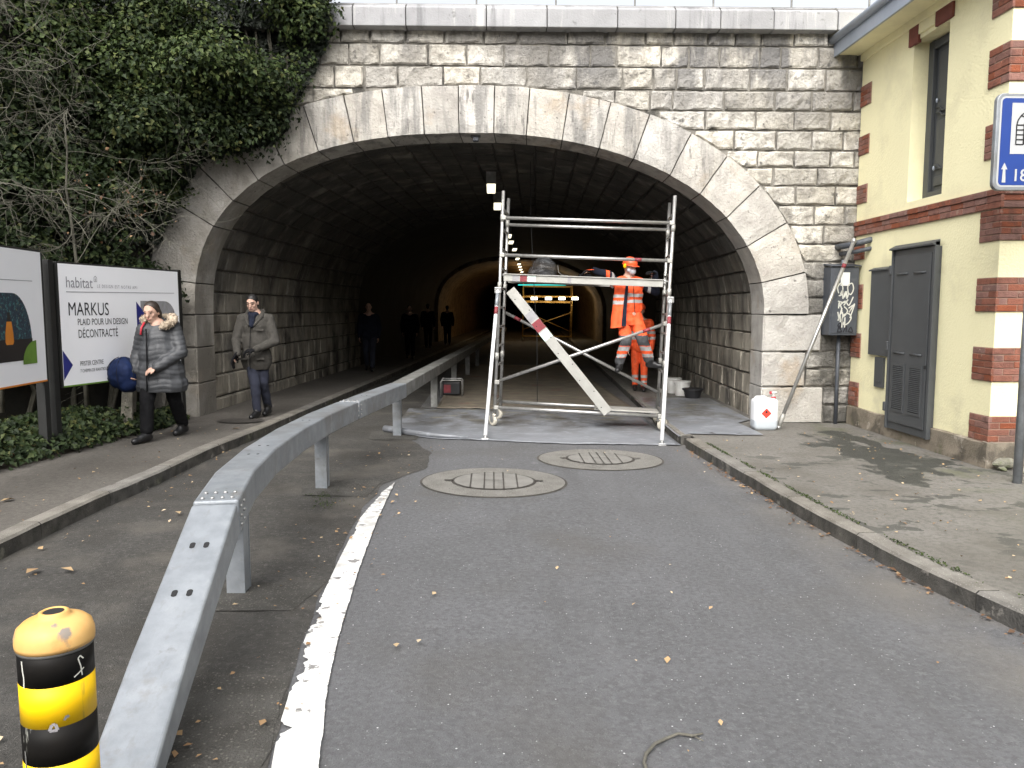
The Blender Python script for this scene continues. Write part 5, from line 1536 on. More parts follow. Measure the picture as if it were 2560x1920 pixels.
poly(Q, [e_(-1.6, 1.955), e_(-.18, 1.962), e_(-.18, 1.968), e_(-1.6, 1.961)], .006, 'ink_grey', 'rule', po)
arc_ = [e_(-.54 + .30 * math.sin(a), 1.40 + .445 * math.cos(a)) for a in np.linspace(0, math.pi / 2, 12)]
poly(Q, [e_(-.237, 1.22), *arc_[::-1], e_(-1.3, 1.845), e_(-1.3, 1.22)], .005, 'ink_fabric', 'picture', po)
poly(Q, [e_(-.237, 1.22), e_(-.237, 1.42), e_(-1.3, 1.42), e_(-1.3, 1.22)], .0065, 'ink_brown', 'table_print', po)
poly(Q, [e_(-.174, 1.18), e_(-.174, 1.40)] + [e_(-.174 - .25 * math.sin(a), 1.18 + .22 * math.cos(a)) for a in np.linspace(0.05, math.pi / 2, 10)], .008, 'ink_green', 'quarter_disc', po)
poly(Q, [e_(-.70, 1.40), e_(-.685, 1.375), e_(-.58, 1.375), e_(-.56, 1.40), e_(-.565, 1.48), e_(-.585, 1.585), e_(-.665, 1.585), e_(-.695, 1.48)], .008, 'ink_orange', 'bottle_print', po)
poly(Q, [e_(-.655, 1.585), e_(-.595, 1.585), e_(-.603, 1.67), e_(-.648, 1.67)], .008, 'ink_brown', 'bottle_neck_print', po)
for a, w_ in ((Ln + .05, .045), (.3, .05)):
    c = Q(a, 0, -.07); zb = bed_z(c.x, c.y) - .15
    MB().box(c.x - w_, c.x + w_, c.y - w_, c.y + w_, zb, 2.28).build('post', 'post_dark', t, bevel=.004)
m_ = MB(); m_.obox(Q(Ln / 2, .955, 0), u * (Ln / 2), nrm * .008, Vector((0, 0, .008))); m_.build('bottom_trim', 'ink_orange', t)

# ------------------------------------------------------------------ railing on the parapet
rg_ = thing('parapet_railing', (0, 11.46, 5.9), 'thin dark metal railing standing on the parapet coping', 'railing')
m_ = MB(); m_.tube([(-6, 11.46, 5.965), (5.7, 11.46, 5.965)], .009, 6); m_.build('bottom_rail', 'galv_dirty', rg_)
m_ = MB(); m_.tube([(-6, 11.46, 6.95), (5.7, 11.46, 6.95)], .022, 8); m_.build('top_rail', 'galv_dirty', rg_)
x = -5.8
while x < 5.7:
    m_ = MB(); m_.tube([(x, 11.46, 5.9), (x, 11.46, 6.95)], .014, 6); m_.build('baluster', 'galv_dirty', rg_); x += 1.12
# ------------------------------------------------------------------ vegetation
mat('leaf_ivy', (.02, .034, .012), (.012, .021, .007), scale=1.3, rough=.62, spec=.25, island=LEAF, transl=.18)
mat('leaf_shade', (.012, .02, .008), (.007, .012, .005), scale=2, rough=.6, island=[(0, (.005, .009, .004)), (1, (.014, .024, .009))])  # near black: shade of the pockets between tufts put into the leaf colour
LEAF2 = [(.0, (.018, .032, .009)), (.4, (.045, .07, .019)), (.8, (.085, .115, .034)), (1., (.13, .15, .05))]
mat('leaf_bright', (.04, .08, .03), (.024, .045, .016), scale=1.6, rough=.6, spec=.25, island=LEAF2, transl=.25)
mat('leaf_brown', (.2, .1, .05), (.1, .05, .025), scale=3, rough=.8, island=[(0, (.05, .028, .016)), (.4, (.13, .07, .035)), (.8, (.24, .14, .07)), (1, (.36, .25, .14))])
mat('leaf_dry', (.3, .2, .1), (.2, .12, .06), scale=3, rough=.8, island=[(0, (.2, .1, .04)), (.4, (.36, .24, .12)), (.8, (.5, .38, .22)), (1, (.55, .47, .34))])
mat('twig', (.1, .095, .073), (.055, .052, .039), scale=9, rough=.9)
mat('twig_pale', (.19, .185, .145), (.12, .115, .09), scale=9, rough=.9)
mat('old_wood', (.16, .15, .12), (.09, .085, .07), scale=6, rough=.9, bump=.6)

def leaves(name, C_, Nn, S_, mt_, parent=None, loc=(0, 0, 0), fold=.25, aspect=.8, five=False, **t):
    """a mesh of folded leaf blades: centres, facing normals, sizes"""
    n = len(C_)
    Nn = Nn / np.linalg.norm(Nn, axis=1)[:, None]
    ref = rng.normal(size=(n, 3)); ref[:, 2] -= .9
    a = ref - (ref * Nn).sum(1)[:, None] * Nn
    a /= np.linalg.norm(a, axis=1)[:, None] + 1e-9          # blade axis, drooping a little
    b = np.cross(Nn, a)
    S = S_[:, None]
    if five:                                                 # lobed blade: 6 points
        pts = [C_ - a * S * .45, C_ - a * S * .15 + b * S * .5 * aspect + Nn * S * fold * .6, C_ + a * S * .12 + b * S * .26 * aspect + Nn * S * fold * .3,
               C_ + a * S * .6, C_ + a * S * .12 - b * S * .26 * aspect + Nn * S * fold * .3, C_ - a * S * .15 - b * S * .5 * aspect + Nn * S * fold * .6]
        fc = [(0, 1, 2, 3), (0, 3, 4, 5)]
    else:
        pts = [C_ - a * S * .5, C_ + b * S * .5 * aspect + Nn * S * fold, C_ + a * S * .55, C_ - b * S * .5 * aspect + Nn * S * fold]
        fc = [(0, 1, 2), (0, 2, 3)]
    k = len(pts)
    V = np.stack(pts, 1).reshape(-1, 3) - np.array(loc)
    base = (np.arange(n) * k)[:, None]
    idx = np.concatenate([np.concatenate([base + np.array(f)[None, :] for f in fc], 1)], 1).reshape(-1)
    m_ = len(fc[0])
    me = bpy.data.meshes.new(name)
    me.vertices.add(n * k); me.vertices.foreach_set('co', V.astype(np.float32).ravel())
    npoly = n * len(fc)
    me.loops.add(npoly * m_); me.loops.foreach_set('vertex_index', idx.astype(np.int32))
    me.polygons.add(npoly); me.polygons.foreach_set('loop_start', (np.arange(npoly) * m_).astype(np.int32))
    me.update(calc_edges=True)
    me.materials.append(M[mt_])
    o = bpy.data.objects.new(name, me)
    place(o, parent, loc)
    return tag(o, **t)

def clumps(cen, rad, per, nbias, size, jit=.25):
    """leaf positions on the upper, outer side of ellipsoidal clumps"""
    Cs, Ns, Ss = [], [], []
    for c, r in zip(cen, rad):
        n = int(per * (r / .35) ** 2)
        d = rng.normal(size=(n, 3)); d += np.array(nbias) * .9
        d /= np.linalg.norm(d, axis=1)[:, None]
        rr_ = r * (1 - .55 * rng.random(n) ** 2)[:, None]
        Cs.append(np.array(c) + d * rr_ * np.array([1.15, .9, .75]))
        Ns.append(d + rng.normal(size=(n, 3)) * .45 + np.array([0, 0, .35]))
        Ss.append(rng.uniform(size[0], size[1], n))
    return np.concatenate(Cs), np.concatenate(Ns), np.concatenate(Ss)

# ivy curtain hanging over the portal's left shoulder, in front of the wall
IVX = [(2.3, -4.75), (2.5, -4.62), (2.9, -4.45), (3.3, -4.25), (3.75, -3.95), (3.88, -3.4), (4.0, -2.95), (4.15, -2.8), (4.5, -2.62), (4.85, -2.42), (5.2, -2.2), (5.6, -2.05), (6.0, -1.98), (6.6, -1.95)]
def curtain_clumps(n, x0):
    cen, rad = [], []
    while len(cen) < n:
        z = rng.uniform(2.2, 6.7); x = rng.uniform(x0, -1.8)
        lim = lerp_tab(IVX, z) + .13 * noise.noise((z * 3, 1, 0)) - .1
        r = rng.uniform(.18, .5)
        if x > lim - r * .55: continue
        dens = noise.noise((x * 1.1, z * 1.1, 4.)) * .5 + .5
        if dens < .43 and (lim - x) > .3: continue
        edge = min(1, (lim - x) / 1.1)
        y = min(bank_y(x, z), 11.3 - .15 * edge) - r * .3 - 1.5 * edge * max(0, noise.noise((x * .8, z * .8, 9.)) + .12) - (.4 * edge if z > 4.6 else 0)
        if z < 3.0 and x > -4.9: y = 11.25 - r * .3
        cen.append((x, y, z)); rad.append(r)
    return cen, rad
ivy = thing('ivy_thicket', (-3.6, 11.2, 2.3), 'dark green ivy curtain hanging over the left shoulder of the arch', 'ivy')
cen, rad = curtain_clumps(330, -6.0)
Cc, Nn, Ss = clumps(cen, rad, 135, (.2, -.8, .75), (.04, .085))
sel = Cc[:, 2] > 4.4
f1 = rng.random(len(Cc)) < .62
leaves('foliage', Cc[~(sel & f1)], Nn[~(sel & f1)], Ss[~(sel & f1)], 'leaf_ivy', ivy, LOC[ivy.name], five=True, kind='stuff')
leaves('lit_foliage', Cc[sel & f1], Nn[sel & f1], Ss[sel & f1], 'leaf_bright', ivy, LOC[ivy.name], five=True, kind='stuff')  # brighter leaves towards the top: light from above put into their colour
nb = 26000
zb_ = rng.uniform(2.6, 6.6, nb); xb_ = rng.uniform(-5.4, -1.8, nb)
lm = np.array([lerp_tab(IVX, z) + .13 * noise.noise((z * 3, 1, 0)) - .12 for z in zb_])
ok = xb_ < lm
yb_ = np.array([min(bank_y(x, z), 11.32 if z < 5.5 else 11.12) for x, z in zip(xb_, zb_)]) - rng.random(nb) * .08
leaves('backing_foliage', np.c_[xb_, yb_, zb_][ok], (rng.normal(size=(nb, 3)) * .4 + np.array([.1, -1, .4]))[ok], rng.uniform(.06, .1, nb)[ok], 'leaf_shade', ivy, LOC[ivy.name], five=True, kind='stuff')
for k in range(26):
    x = rng.uniform(-5.2, -2.6); z = rng.uniform(4.6, 6.2); L_ = rng.uniform(.8, 2.2)
    if ext_z(x) > z - L_ * .8: L_ = max(.2, z - ext_z(x) - .1)
    pts = [(x + .12 * noise.noise((j * .7, k, 0)), min(bank_y(x, z), 11.28) - .12 + .05 * noise.noise((j, k, 4)), z - L_ * j / 6) for j in range(7)]
    MB().tube(pts, [.016 - .0018 * j for j in range(7)], 5).build('stem', 'twig', ivy)

# evergreen shrubs filling the bank further left
def shrub(nm, xr, zr, n, per, mt_, lab, sz=(.045, .09), deep=.35):
    cen, rad = [], []
    while len(cen) < n:
        x = rng.uniform(*xr); z = rng.uniform(*zr)
        d = noise.noise((x * .9, z * .9, 11.)) * .5 + .5
        if d < .46: continue
        r = rng.uniform(.2, .5)
        cen.append((x, bank_y(x, z) - r * .2 + rng.uniform(-.25, deep), z)); rad.append(r)
    cx2 = (xr[0] + xr[1]) / 2
    t = thing(nm, (cx2, bank_y(cx2, 1.), 0.3), lab, 'shrub')
    Cc, Nn, Ss = clumps(cen, rad, per, (.45, -.8, .55), sz)
    leaves('foliage', Cc, Nn, Ss, mt_, t, LOC[t.name], five=True, kind='stuff')
    for k in range(5):
        x = cx2 + rng.uniform(-.5, .5); y = bank_y(x, 1.) + .25
        pts = [(x + .1 * j * rng.uniform(-1, 1), y + .12 * j + rng.uniform(-.04, .04), .25 + (zr[1] - .6) * j / 6) for j in range(7)]
        MB().tube(pts, [.035 - .004 * j for j in range(7)], 6).build('stem', 'twig', t)
    return t
shrub('evergreen_shrub', (-5.9, -4.75), (1.35, 3.2), 130, 105, 'leaf_ivy', 'dark glossy evergreen shrub crowding behind the MARKUS advertising board')
shrub('evergreen_shrub', (-7.4, -5.7), (1.2, 3.6), 160, 100, 'leaf_ivy', 'deep shaded evergreen shrub behind the gap between both advertising boards', deep=.6)
shrub('evergreen_shrub', (-7.8, -5.6), (3.4, 6.8), 190, 100, 'leaf_ivy', 'tall evergreen shrub behind the tangle of bare twigs', deep=.6)
t = shrub('evergreen_shrub', (-5.5, -4.4), (2.4, 3.4), 26, 120, 'leaf_bright', 'fresh green bush low on the bank beside the arch ring', sz=(.05, .09), deep=-.05)

# bare shrubs with arching twigs in front of the bank
def bare(base, trunk_top, n, seed, lab, reach, mt_='twig'):
    r_ = random.Random(seed)
    t = thing('bare_shrub', base, lab, 'shrub')
    b, tt = Vector(base), Vector(trunk_top)
    tp = [b.lerp(tt, j / 8) + Vector((.05 * noise.noise((j * .6, seed, 0)), .05 * noise.noise((j * .6, seed, 5)), 0)) for j in range(9)]
    MB().tube(tp, [.03 - .0027 * j for j in range(9)], 7).build('trunk', 'twig', t, smooth=True)
    def grow(p, d, L_, r, lvl, mb):
        pts = [p]; q = p.copy(); dd = d.copy(); k = 7 if lvl < 2 else 4
        for j in range(k):
            dd = (dd + Vector((r_.uniform(-.34, .34), r_.uniform(-.25, .25), r_.uniform(-.34, .3) - .05 * j / k))).normalized()
            q = q + dd * (L_ / k)
            if q.x > -5.0 and q.z < 2.35: break
            pts.append(q.copy())
        k = len(pts) - 1
        if k < 1: return
        mb.tube(pts, [r * (1 - .75 * j / k) for j in range(k + 1)], 5 if lvl < 1 else 4, caps=False)
        if lvl < 2:
            for j in range(2, k + 1):
                for _ in range(2):
                    if r_.random() < .7:
                        nd = (dd * .6 + Vector((r_.uniform(-1, 1), r_.uniform(-.7, .5), r_.uniform(-1, .9)))).normalized()
                        grow(pts[j], nd, L_ * r_.uniform(.3, .6), r * .6, lvl + 1, mb)
    for k in range(n):
        mb = MB()
        p = tp[min(8, 2 + int(6.9 * (k + .5) / n))]
        d = Vector((r_.uniform(*reach), r_.uniform(-.45, .2), r_.uniform(-.6, .9))).normalized()
        grow(p, d, r_.uniform(.8, 1.7), r_.uniform(.004, .0085), 0, mb)
        mb.build('branch', mt_ if k % 3 else 'twig_pale', t)
bare((-5.45, 8.75, .55), (-5.5, 8.9, 5.6), 15, 3, 'bare grey shrub with long arching twigs above advertising boards', (-.1, 1.))
bare((-5.0, 9.7, .5), (-5.05, 9.6, 4.0), 10, 8, 'bare thorny shrub reaching its thin twigs towards the arch ring', (-.2, 1.))
bare((-6.0, 8.6, .5), (-5.9, 8.4, 4.6), 8, 15, 'bare many twigged shrub rising behind the gap between boards', (-.4, .9))
# rusty dead leaves caught in the twigs
n = 60
c0 = np.array([-4.55, 9.9, 3.0]) + rng.normal(size=(n, 3)) * np.array([.32, .3, .22])
leaves('dead_leaves', c0, rng.normal(size=(n, 3)), rng.uniform(.03, .06, n), 'leaf_brown', label='rusty dead leaves caught in the bare twigs by the arch', cat='dead leaves', kind='stuff')

# ivy ground cover along the pavement edge and leaf litter behind it
n = 15000
yy = rng.uniform(3.2, 11.1, n); tt = rng.random(n) ** .75
ee = np.array([lerp_tab(BE, y) for y in yy]) + np.array([.07 * noise.noise((y * 2.4, 3, 0)) for y in yy])
wid = np.where(yy > 9.8, .35, .95)
hh = .34 * np.sin(np.clip(tt, 0, 1) * math.pi * .62 + .25) * rng.random(n) ** .55
hh *= np.where(yy > 10.2, .5, 1.)
xx = ee - wid * tt
zz_ = np.array([bed_z(x, y) for x, y in zip(xx, yy)]) + hh
C_ = np.c_[xx, yy, zz_]
Nn = rng.normal(size=(n, 3)) * .5 + np.array([.55, -.35, .75])
leaves('ground_ivy', C_, Nn, rng.uniform(.045, .085, n), 'leaf_ivy', five=True, label='low ivy ground cover edging the left pavement', cat='ivy', kind='stuff')
n = 5200
yy = rng.uniform(5.5, 11.2, n); ee = np.array([lerp_tab(BE, y) for y in yy]); xx = ee - rng.uniform(.35, 2.6, n) * np.where(yy > 9.6, .8, 1)
C_ = np.c_[xx, yy, np.array([bed_z(x, y) for x, y in zip(xx, yy)]) + rng.uniform(.01, .07, n)]
leaves('leaf_litter', C_, rng.normal(size=(n, 3)) * .6 + np.array([.3, -.2, 1.]), rng.uniform(.06, .14, n), 'leaf_brown', label='brown leaf litter under the advertising boards', cat='leaf litter', kind='stuff')
# sparse weeds on the left jamb
n = 240
zz_ = rng.uniform(.9, 1.75, n); C_ = np.c_[-4.78 + (zz_ - .9) * .34 + rng.normal(size=n) * .04, 11.33 + rng.normal(size=n) * .02, zz_]
leaves('wall_weed', C_, rng.normal(size=(n, 3)) * .5 + np.array([.2, -1, .3]), rng.uniform(.02, .05, n), 'leaf_ivy', label='small weed creeping up the left jamb beside the board', cat='weed', kind='stuff')
# weathered stump post behind the woman
sp = MB(); sp.hexa([(-4.66, 9.78, .1), (-4.50, 9.78, .1), (-4.50, 9.9, .1), (-4.66, 9.9, .1), (-4.60, 9.80, .86), (-4.47, 9.80, .86), (-4.47, 9.9, .86), (-4.60, 9.9, .86)])
sp.build('wooden_post', 'old_wood', bevel=.01, label='short weathered timber post leaning behind the woman', cat='post')

# fallen leaves and grit on road and pavements
def scatter(nm, n, fx, sz, mt_, lab, cat):
    P = []
    while len(P) < n:
        p = fx()
        if p: P.append(p)
    C_ = np.array(P)
    Nn = rng.normal(size=(n, 3)) * .25 + np.array([0, 0, 1.])
    leaves(nm, C_, Nn, rng.uniform(*sz, n) * (.5 + rng.random(n)), mt_, fold=.12, label=lab, cat=cat, kind='stuff')
def on_ground(x, y):
    if x < kl(y) - .14 or x > kr(y) + .14: return G(x) + KERB + .006
    return G(x) + .022
def f1_():
    y = rng.uniform(2.3, 9.8); r = rng.random()
    if r < .45: x = rng.uniform(-1.4, -.75) + .1 * rng.normal()
    elif r < .7: x = kl(y) + abs(rng.normal()) * .35 + .03
    elif r < .85: x = kr(y) - abs(rng.normal()) * .09 - .02
    else: x = rng.uniform(-3.2, 2.4)
    return (x, y, on_ground(x, y))
scatter('fallen_leaves', 300, f1_, (.014, .034), 'leaf_dry', 'small dry leaves scattered along the road edges and rail', 'leaves')
def f2_():
    y = rng.uniform(4.5, 10.5)
    x = rng.uniform(-4.3, -3.4) if rng.random() < .3 else rng.uniform(kr(y) + .2, 5.2)
    return (x, y, on_ground(x, y))
scatter('pale_petals', 300, f2_, (.012, .03), 'leaf_dry', 'pale leaf scraps scattered over the pavements', 'leaves')
def f3_():
    y = rng.uniform(2.3, 9.6); x = kr(y) - abs(rng.normal()) * .06 - .012
    return (x, y, G(x) + .016)
scatter('gutter_leaves', 260, f3_, (.015, .04), 'leaf_brown', 'brown leaf crumbs gathered in the right gutter', 'leaves')
big = [(-3.95, 6.35), (-2.95, 4.95), (-2.75, 4.98), (-.49, 3.85), (-.38, 3.9), (-2.6, 6.4), (-2.35, 7.1), (-1.9, 5.0), (-.95, 3.1), (-3.35, 10.2)]
C_ = np.array([(x, y, on_ground(x, y) + .006) for x, y in big])
leaves('big_leaves', C_, np.array([[.1 * (i % 3 - 1), .1, 1.] for i in range(len(big))]), np.array([.13, .13, .11, .06, .05, .09, .08, .08, .06, .1]), 'leaf_dry', fold=.1, aspect=.55, label='larger curled brown leaves lying on the left lane and pavement', cat='leaves', kind='stuff')
# moss and grass tufts at the foot of the rail and along the kerb
def tufts(nm, pts, n, hgt, mt_, lab):
    Cs, Ns = [], []
    for (x, y, s) in pts:
        k = int(n * s / .2)
        d = rng.normal(size=(k, 2)) * s * .5
        Cs.append(np.c_[x + d[:, 0], y + d[:, 1] * 1.4, np.array([G(x)] * k) + .012 + rng.random(k) * hgt])
        Ns.append(rng.normal(size=(k, 3)) + np.array([0, -.6, .3]))
    C_ = np.concatenate(Cs); Nn = np.concatenate(Ns)
    leaves(nm, C_, Nn, rng.uniform(.008, .02, len(C_)), mt_, aspect=.35, label=lab, cat='moss', kind='stuff')
tufts('moss', [(-1.43, 3.0, .1), (-1.38, 2.7, .12), (-1.46, 3.25, .08), (-1.3, 2.45, .12), (-1.45, 6.8, .14), (-1.58, 7.05, .1)], 200, .008, 'leaf_bright', 'green moss and grass tufts at the foot of guard rail')
kp = [(kr(y) + .155, y, .05) for y in np.arange(3.4, 9.4, .13)]
C_ = np.concatenate([np.c_[x + rng.normal(size=26) * .012, y + rng.normal(size=26) * .07, np.full(26, G(x) + KERB + .004) + rng.random(26) * .012] for x, y, s in kp if noise.noise((y * 1.7, 0, 2)) > -.1])
leaves('kerb_moss', C_, rng.normal(size=(len(C_), 3)) * .5 + np.array([0, 0, 1]), rng.uniform(.01, .024, len(C_)), 'leaf_bright', label='thin moss line along the back of the right kerb', cat='moss', kind='stuff')
# dead twig on the road
tw_ = MB(); P_ = [(.585, 2.70), (.58, 2.82), (.60, 2.89), (.65, 2.955), (.70, 3.0), (.76, 3.03), (.82, 3.025), (.865, 3.03)]
tw_.tube([(x, y, G(x) + .012 + .006 * (i % 2)) for i, (x, y) in enumerate(P_)], [.007, .0075, .0075, .007, .0075, .006, .006, .004], 7)
tw_.tube([(.82, 3.025, G(.8) + .012), (.85, 2.97, G(.8) + .02)], [.004, .002], 5)
tw_.build('fallen_twig', 'old_wood', smooth=True, label='curved dry twig lying on the bare road', cat='twig')
# broken stones at the building corner by the sign post
mat('rubble', (.22, .21, .17), (.12, .12, .085), scale=8, rough=.95, bump=.8, bscale=30, stains=[dict(col=(.08, .1, .035), scale=6, lo=.5, hi=.62, amt=.7)])
for k, (x, y, z, a, b, c, rz) in enumerate([(5.42, 7.98, .03, .16, .07, .05, .15), (5.52, 7.84, -.01, .11, .06, .035, .6), (5.36, 7.93, -.0, .05, .045, .03, 1.2)]):
    m_ = MB(); m_.ell((x, y, z + c), (a, b, c), 10, 7, M=Matrix.Rotation(rz, 3, 'Z'))
    m_.v = [(p[0] + .03 * noise.noise((p[0] * 14, p[1] * 14, p[2] * 14)), p[1] + .02 * noise.noise((p[1] * 14, p[0] * 14, 3)), p[2] + .02 * noise.noise((p[2] * 14, p[0] * 14, 8))) for p in m_.v]
    m_.build('rubble_stone', 'rubble', label=['long mossy broken stone at the building corner behind sign post', 'smaller mossy stone against the long broken stone', 'tiny stone chip at the foot of building corner'][k], cat='stone')
# ------------------------------------------------------------------ people
mat('skin', (.5, .32, .245), (.49, .305, .23), scale=14, rough=.6)
mat('skin_dark', (.33, .21, .16), rough=.6)
mat('lips', (.42, .18, .16), rough=.6)
mat('eye_dark', (.02, .015, .012), rough=.4)
mat('hair_dark', (.014, .009, .007), (.03, .02, .014), scale=60, st=(1, 1, .3), rough=.5)
mat('hair_black', (.01, .009, .009), rough=.55)
mat('puffer_grey', (.047, .05, .055), (.038, .04, .044), scale=20, rough=.55, bump=.2, bscale=90)
mat('coat_taupe', (.049, .045, .038), (.036, .033, .028), scale=40, rough=.85, bump=.3, bscale=160)
mat('black_cloth', (.006, .006, .007), (.010, .010, .011), scale=20, rough=.9, spec=.12)
mat('navy_cloth', (.014, .017, .03), (.01, .012, .02), scale=14, rough=.9, spec=.15)
mat('jeans', (.017, .020, .036), (.011, .013, .023), scale=8, rough=.9, bump=.2, bscale=120)
mat('boot', (.012, .012, .013), rough=.4)
mat('fur', (.5, .42, .32), (.3, .24, .18), scale=18, rough=.9)
mat('hivis', (.85, .105, .022), (.72, .08, .016), scale=9, rough=.75, bump=.5, bscale=30, stains=[dict(col=(.3, .07, .03), scale=7, lo=.56, hi=.7, amt=.6, det=8)])
mat('reflex', (.42, .42, .41), (.34, .34, .34), scale=20, rough=.4)
mat('work_grey', (.07, .072, .075), (.055, .056, .06), scale=12, rough=.85)
mat('helmet', (.85, .10, .03), (.8, .09, .025), rough=.35)
mat('mask_white', (.55, .56, .6), (.42, .43, .47), scale=10, rough=.7)
mat('bag_blue', (.009, .02, .07), (.006, .013, .045), scale=9, rough=.7, spec=.2, bump=.3, bscale=18)
mat('strap_red', (.5, .03, .05), rough=.6)

def remesh(mb, voxel, iters=3, cuts=()):
    me = mb.mesh('tmp', (0, 0, 0))
    ob = bpy.data.objects.new('tmp', me); col.objects.link(ob)
    md = ob.modifiers.new('r', 'REMESH'); md.mode = 'VOXEL'; md.voxel_size = voxel
    dg_ = bpy.context.evaluated_depsgraph_get()
    out = bpy.data.meshes.new_from_object(ob.evaluated_get(dg_))
    bpy.data.objects.remove(ob); bpy.data.meshes.remove(me)
    n = len(out.vertices)
    V = np.empty(n * 3); out.vertices.foreach_get('co', V); V = V.reshape(-1, 3)
    E_ = np.empty(len(out.edges) * 2, dtype=np.int64); out.edges.foreach_get('vertices', E_); E_ = E_.reshape(-1, 2)
    deg = np.bincount(E_.ravel(), minlength=n)[:, None]
    for _ in range(iters):
        A_ = np.zeros_like(V); np.add.at(A_, E_[:, 0], V[E_[:, 1]]); np.add.at(A_, E_[:, 1], V[E_[:, 0]])
        V = V * .45 + .55 * A_ / np.maximum(deg, 1)
    out.vertices.foreach_set('co', V.ravel()); out.update()
    if cuts:
        bm = bmesh.new(); bm.from_mesh(out)
        for co, no in cuts:
            r_ = bmesh.ops.bisect_plane(bm, geom=bm.verts[:] + bm.edges[:] + bm.faces[:], plane_co=co, plane_no=no, clear_outer=True)
            eg = [e for e in r_['geom_cut'] if isinstance(e, bmesh.types.BMEdge)]
            bmesh.ops.holes_fill(bm, edges=eg)
        bm.to_mesh(out); bm.free()
    return out

def garment(name, shapes, mts, parent, voxel=.012, iters=3, cuts=(), disp=None, matfn=None):
    mb = MB()
    for s_ in shapes:
        if s_[0] == 'e': mb.ell(s_[1], s_[2], 14, 10, M=s_[3] if len(s_) > 3 else None)
        else: mb.cap(*s_)
    me = remesh(mb, voxel, iters, cuts)
    n = len(me.vertices)
    V = np.empty(n * 3); me.vertices.foreach_get('co', V); V = V.reshape(-1, 3)
    if disp is not None:
        Nn = np.empty(n * 3); me.vertices.foreach_get('normal', Nn); Nn = Nn.reshape(-1, 3)
        V = V + Nn * np.array([disp(p) for p in V])[:, None]
    if matfn is not None:
        for p in me.polygons: p.material_index = matfn(p.center, p.normal)
    V = V - np.array(LOC[parent.name]); me.vertices.foreach_set('co', V.ravel())
    me.polygons.foreach_set('use_smooth', [True] * len(me.polygons))
    for m_ in (mts if isinstance(mts, (list, tuple)) else [mts]): me.materials.append(M[m_])
    me.update()
    o = bpy.data.objects.new(name, me)
    return place(o, parent, None)

def hand(w_, d, palm_n, curl=.5, scale=1., thumb=1):
    """palm and five fingers: wrist point, pointing direction, palm normal"""
    w_, d, pn = Vector(w_), Vector(d).normalized(), Vector(palm_n).normalized()
    s_ = d.cross(pn).normalized()
    out = []
    k = w_ + d * .085 * scale
    for f, (off, L_) in enumerate(((-.030, .066), (-.010, .076), (.011, .072), (.031, .056))):
        off *= scale
        b = k + s_ * off
        out.append((w_ + s_ * off * .6, b, .016 * scale, .012 * scale))
        a1 = d * math.cos(curl * .8) + pn * math.sin(curl * .8); a2 = d * math.cos(curl * 1.9) + pn * math.sin(curl * 1.9)
        m_ = b + a1 * (L_ * .5 * scale); e = m_ + a2 * (L_ * .5 * scale)
        out += [(b, m_, .0095 * scale, .009 * scale), (m_, e, .009 * scale, .0075 * scale)]
    tb_ = w_ + d * .03 * scale - s_ * .03 * scale * thumb
    tm = tb_ + (d * .6 - s_ * .7 * thumb + pn * .35).normalized() * .04 * scale; te = tm + (d * .9 + pn * .4).normalized() * .032 * scale
    out += [(tb_, tm, .012 * scale, .0105 * scale), (tm, te, .0105 * scale, .008 * scale)]
    return out

def head_frame(face, tilt=0., roll=0.):
    f = Vector((face[0], face[1], 0)).normalized(); r = Vector((f.y, -f.x, 0)) * -1     # r: person's left, seen from the front to our right when f faces us
    f2 = (f * math.cos(tilt) - Vector((0, 0, 1)) * math.sin(tilt)).normalized(); u = r.cross(f2); u = u if u.z > 0 else -u
    return f2, u, f2.cross(u)

def head_shapes(c, F, U, S, k=1.):
    c = Vector(c)
    Mx = Matrix((S, F, U)).transposed()
    sh = [('e', c + U * .02 * k, (.074 * k, .093 * k, .1 * k), Mx), ('e', c + F * .02 * k - U * .05 * k, (.056 * k, .066 * k, .066 * k), Mx),
          ('e', c + F * .066 * k - U * .088 * k, (.026 * k, .02 * k, .018 * k), Mx),
          (c + F * .088 * k + U * .018 * k, c + F * .104 * k - U * .026 * k, .009 * k, .0145 * k),
          (c + F * .083 * k + U * .03 * k - S * .035 * k, c + F * .083 * k + U * .03 * k + S * .035 * k, .012 * k, .012 * k),
          (c + F * .083 * k - U * .058 * k - S * .014 * k, c + F * .083 * k - U * .058 * k + S * .014 * k, .011 * k, .011 * k)]
    for s_ in (-1, 1):
        sh.append(('e', c + S * (.076 * k * s_) - F * .008 * k - U * .005 * k, (.011 * k, .02 * k, .032 * k), Mx))
        sh.append(('e', c + S * (.036 * k * s_) + F * .06 * k - U * .02 * k, (.025 * k, .022 * k, .025 * k), Mx))
    return sh
def face_bits(c, F, U, S, parent, k=1., brow=.0045):
    c = Vector(c); Mx = Matrix((S, F, U)).transposed()
    for s_ in (-1, 1):
        MB().ell(c + S * (.032 * k * s_) + F * .0845 * k + U * .008 * k, (.0105 * k, .0055 * k, .0042 * k), 10, 6, M=Mx).build('eye', 'eye_dark', parent, smooth=True)
        p = c + F * .0925 * k + U * .032 * k
        m_ = MB(); m_.tube([p + S * (.013 * k * s_), p + S * (.034 * k * s_) + U * .005 * k - F * .003 * k, p + S * (.055 * k * s_) - U * .003 * k - F * .017 * k], [brow * k, brow * k, brow * .5 * k], 6); m_.build('eyebrow', 'hair_black', parent, smooth=True)
    m_ = MB(); p = c + F * .0925 * k - U * .058 * k
    m_.tube([p - S * .024 * k - F * .008 * k, p - S * .01 * k + U * .002 * k, p + S * .01 * k + U * .002 * k, p + S * .024 * k - F * .008 * k], [.003 * k, .0062 * k, .0062 * k, .003 * k], 6); m_.build('mouth', 'lips', parent, smooth=True)

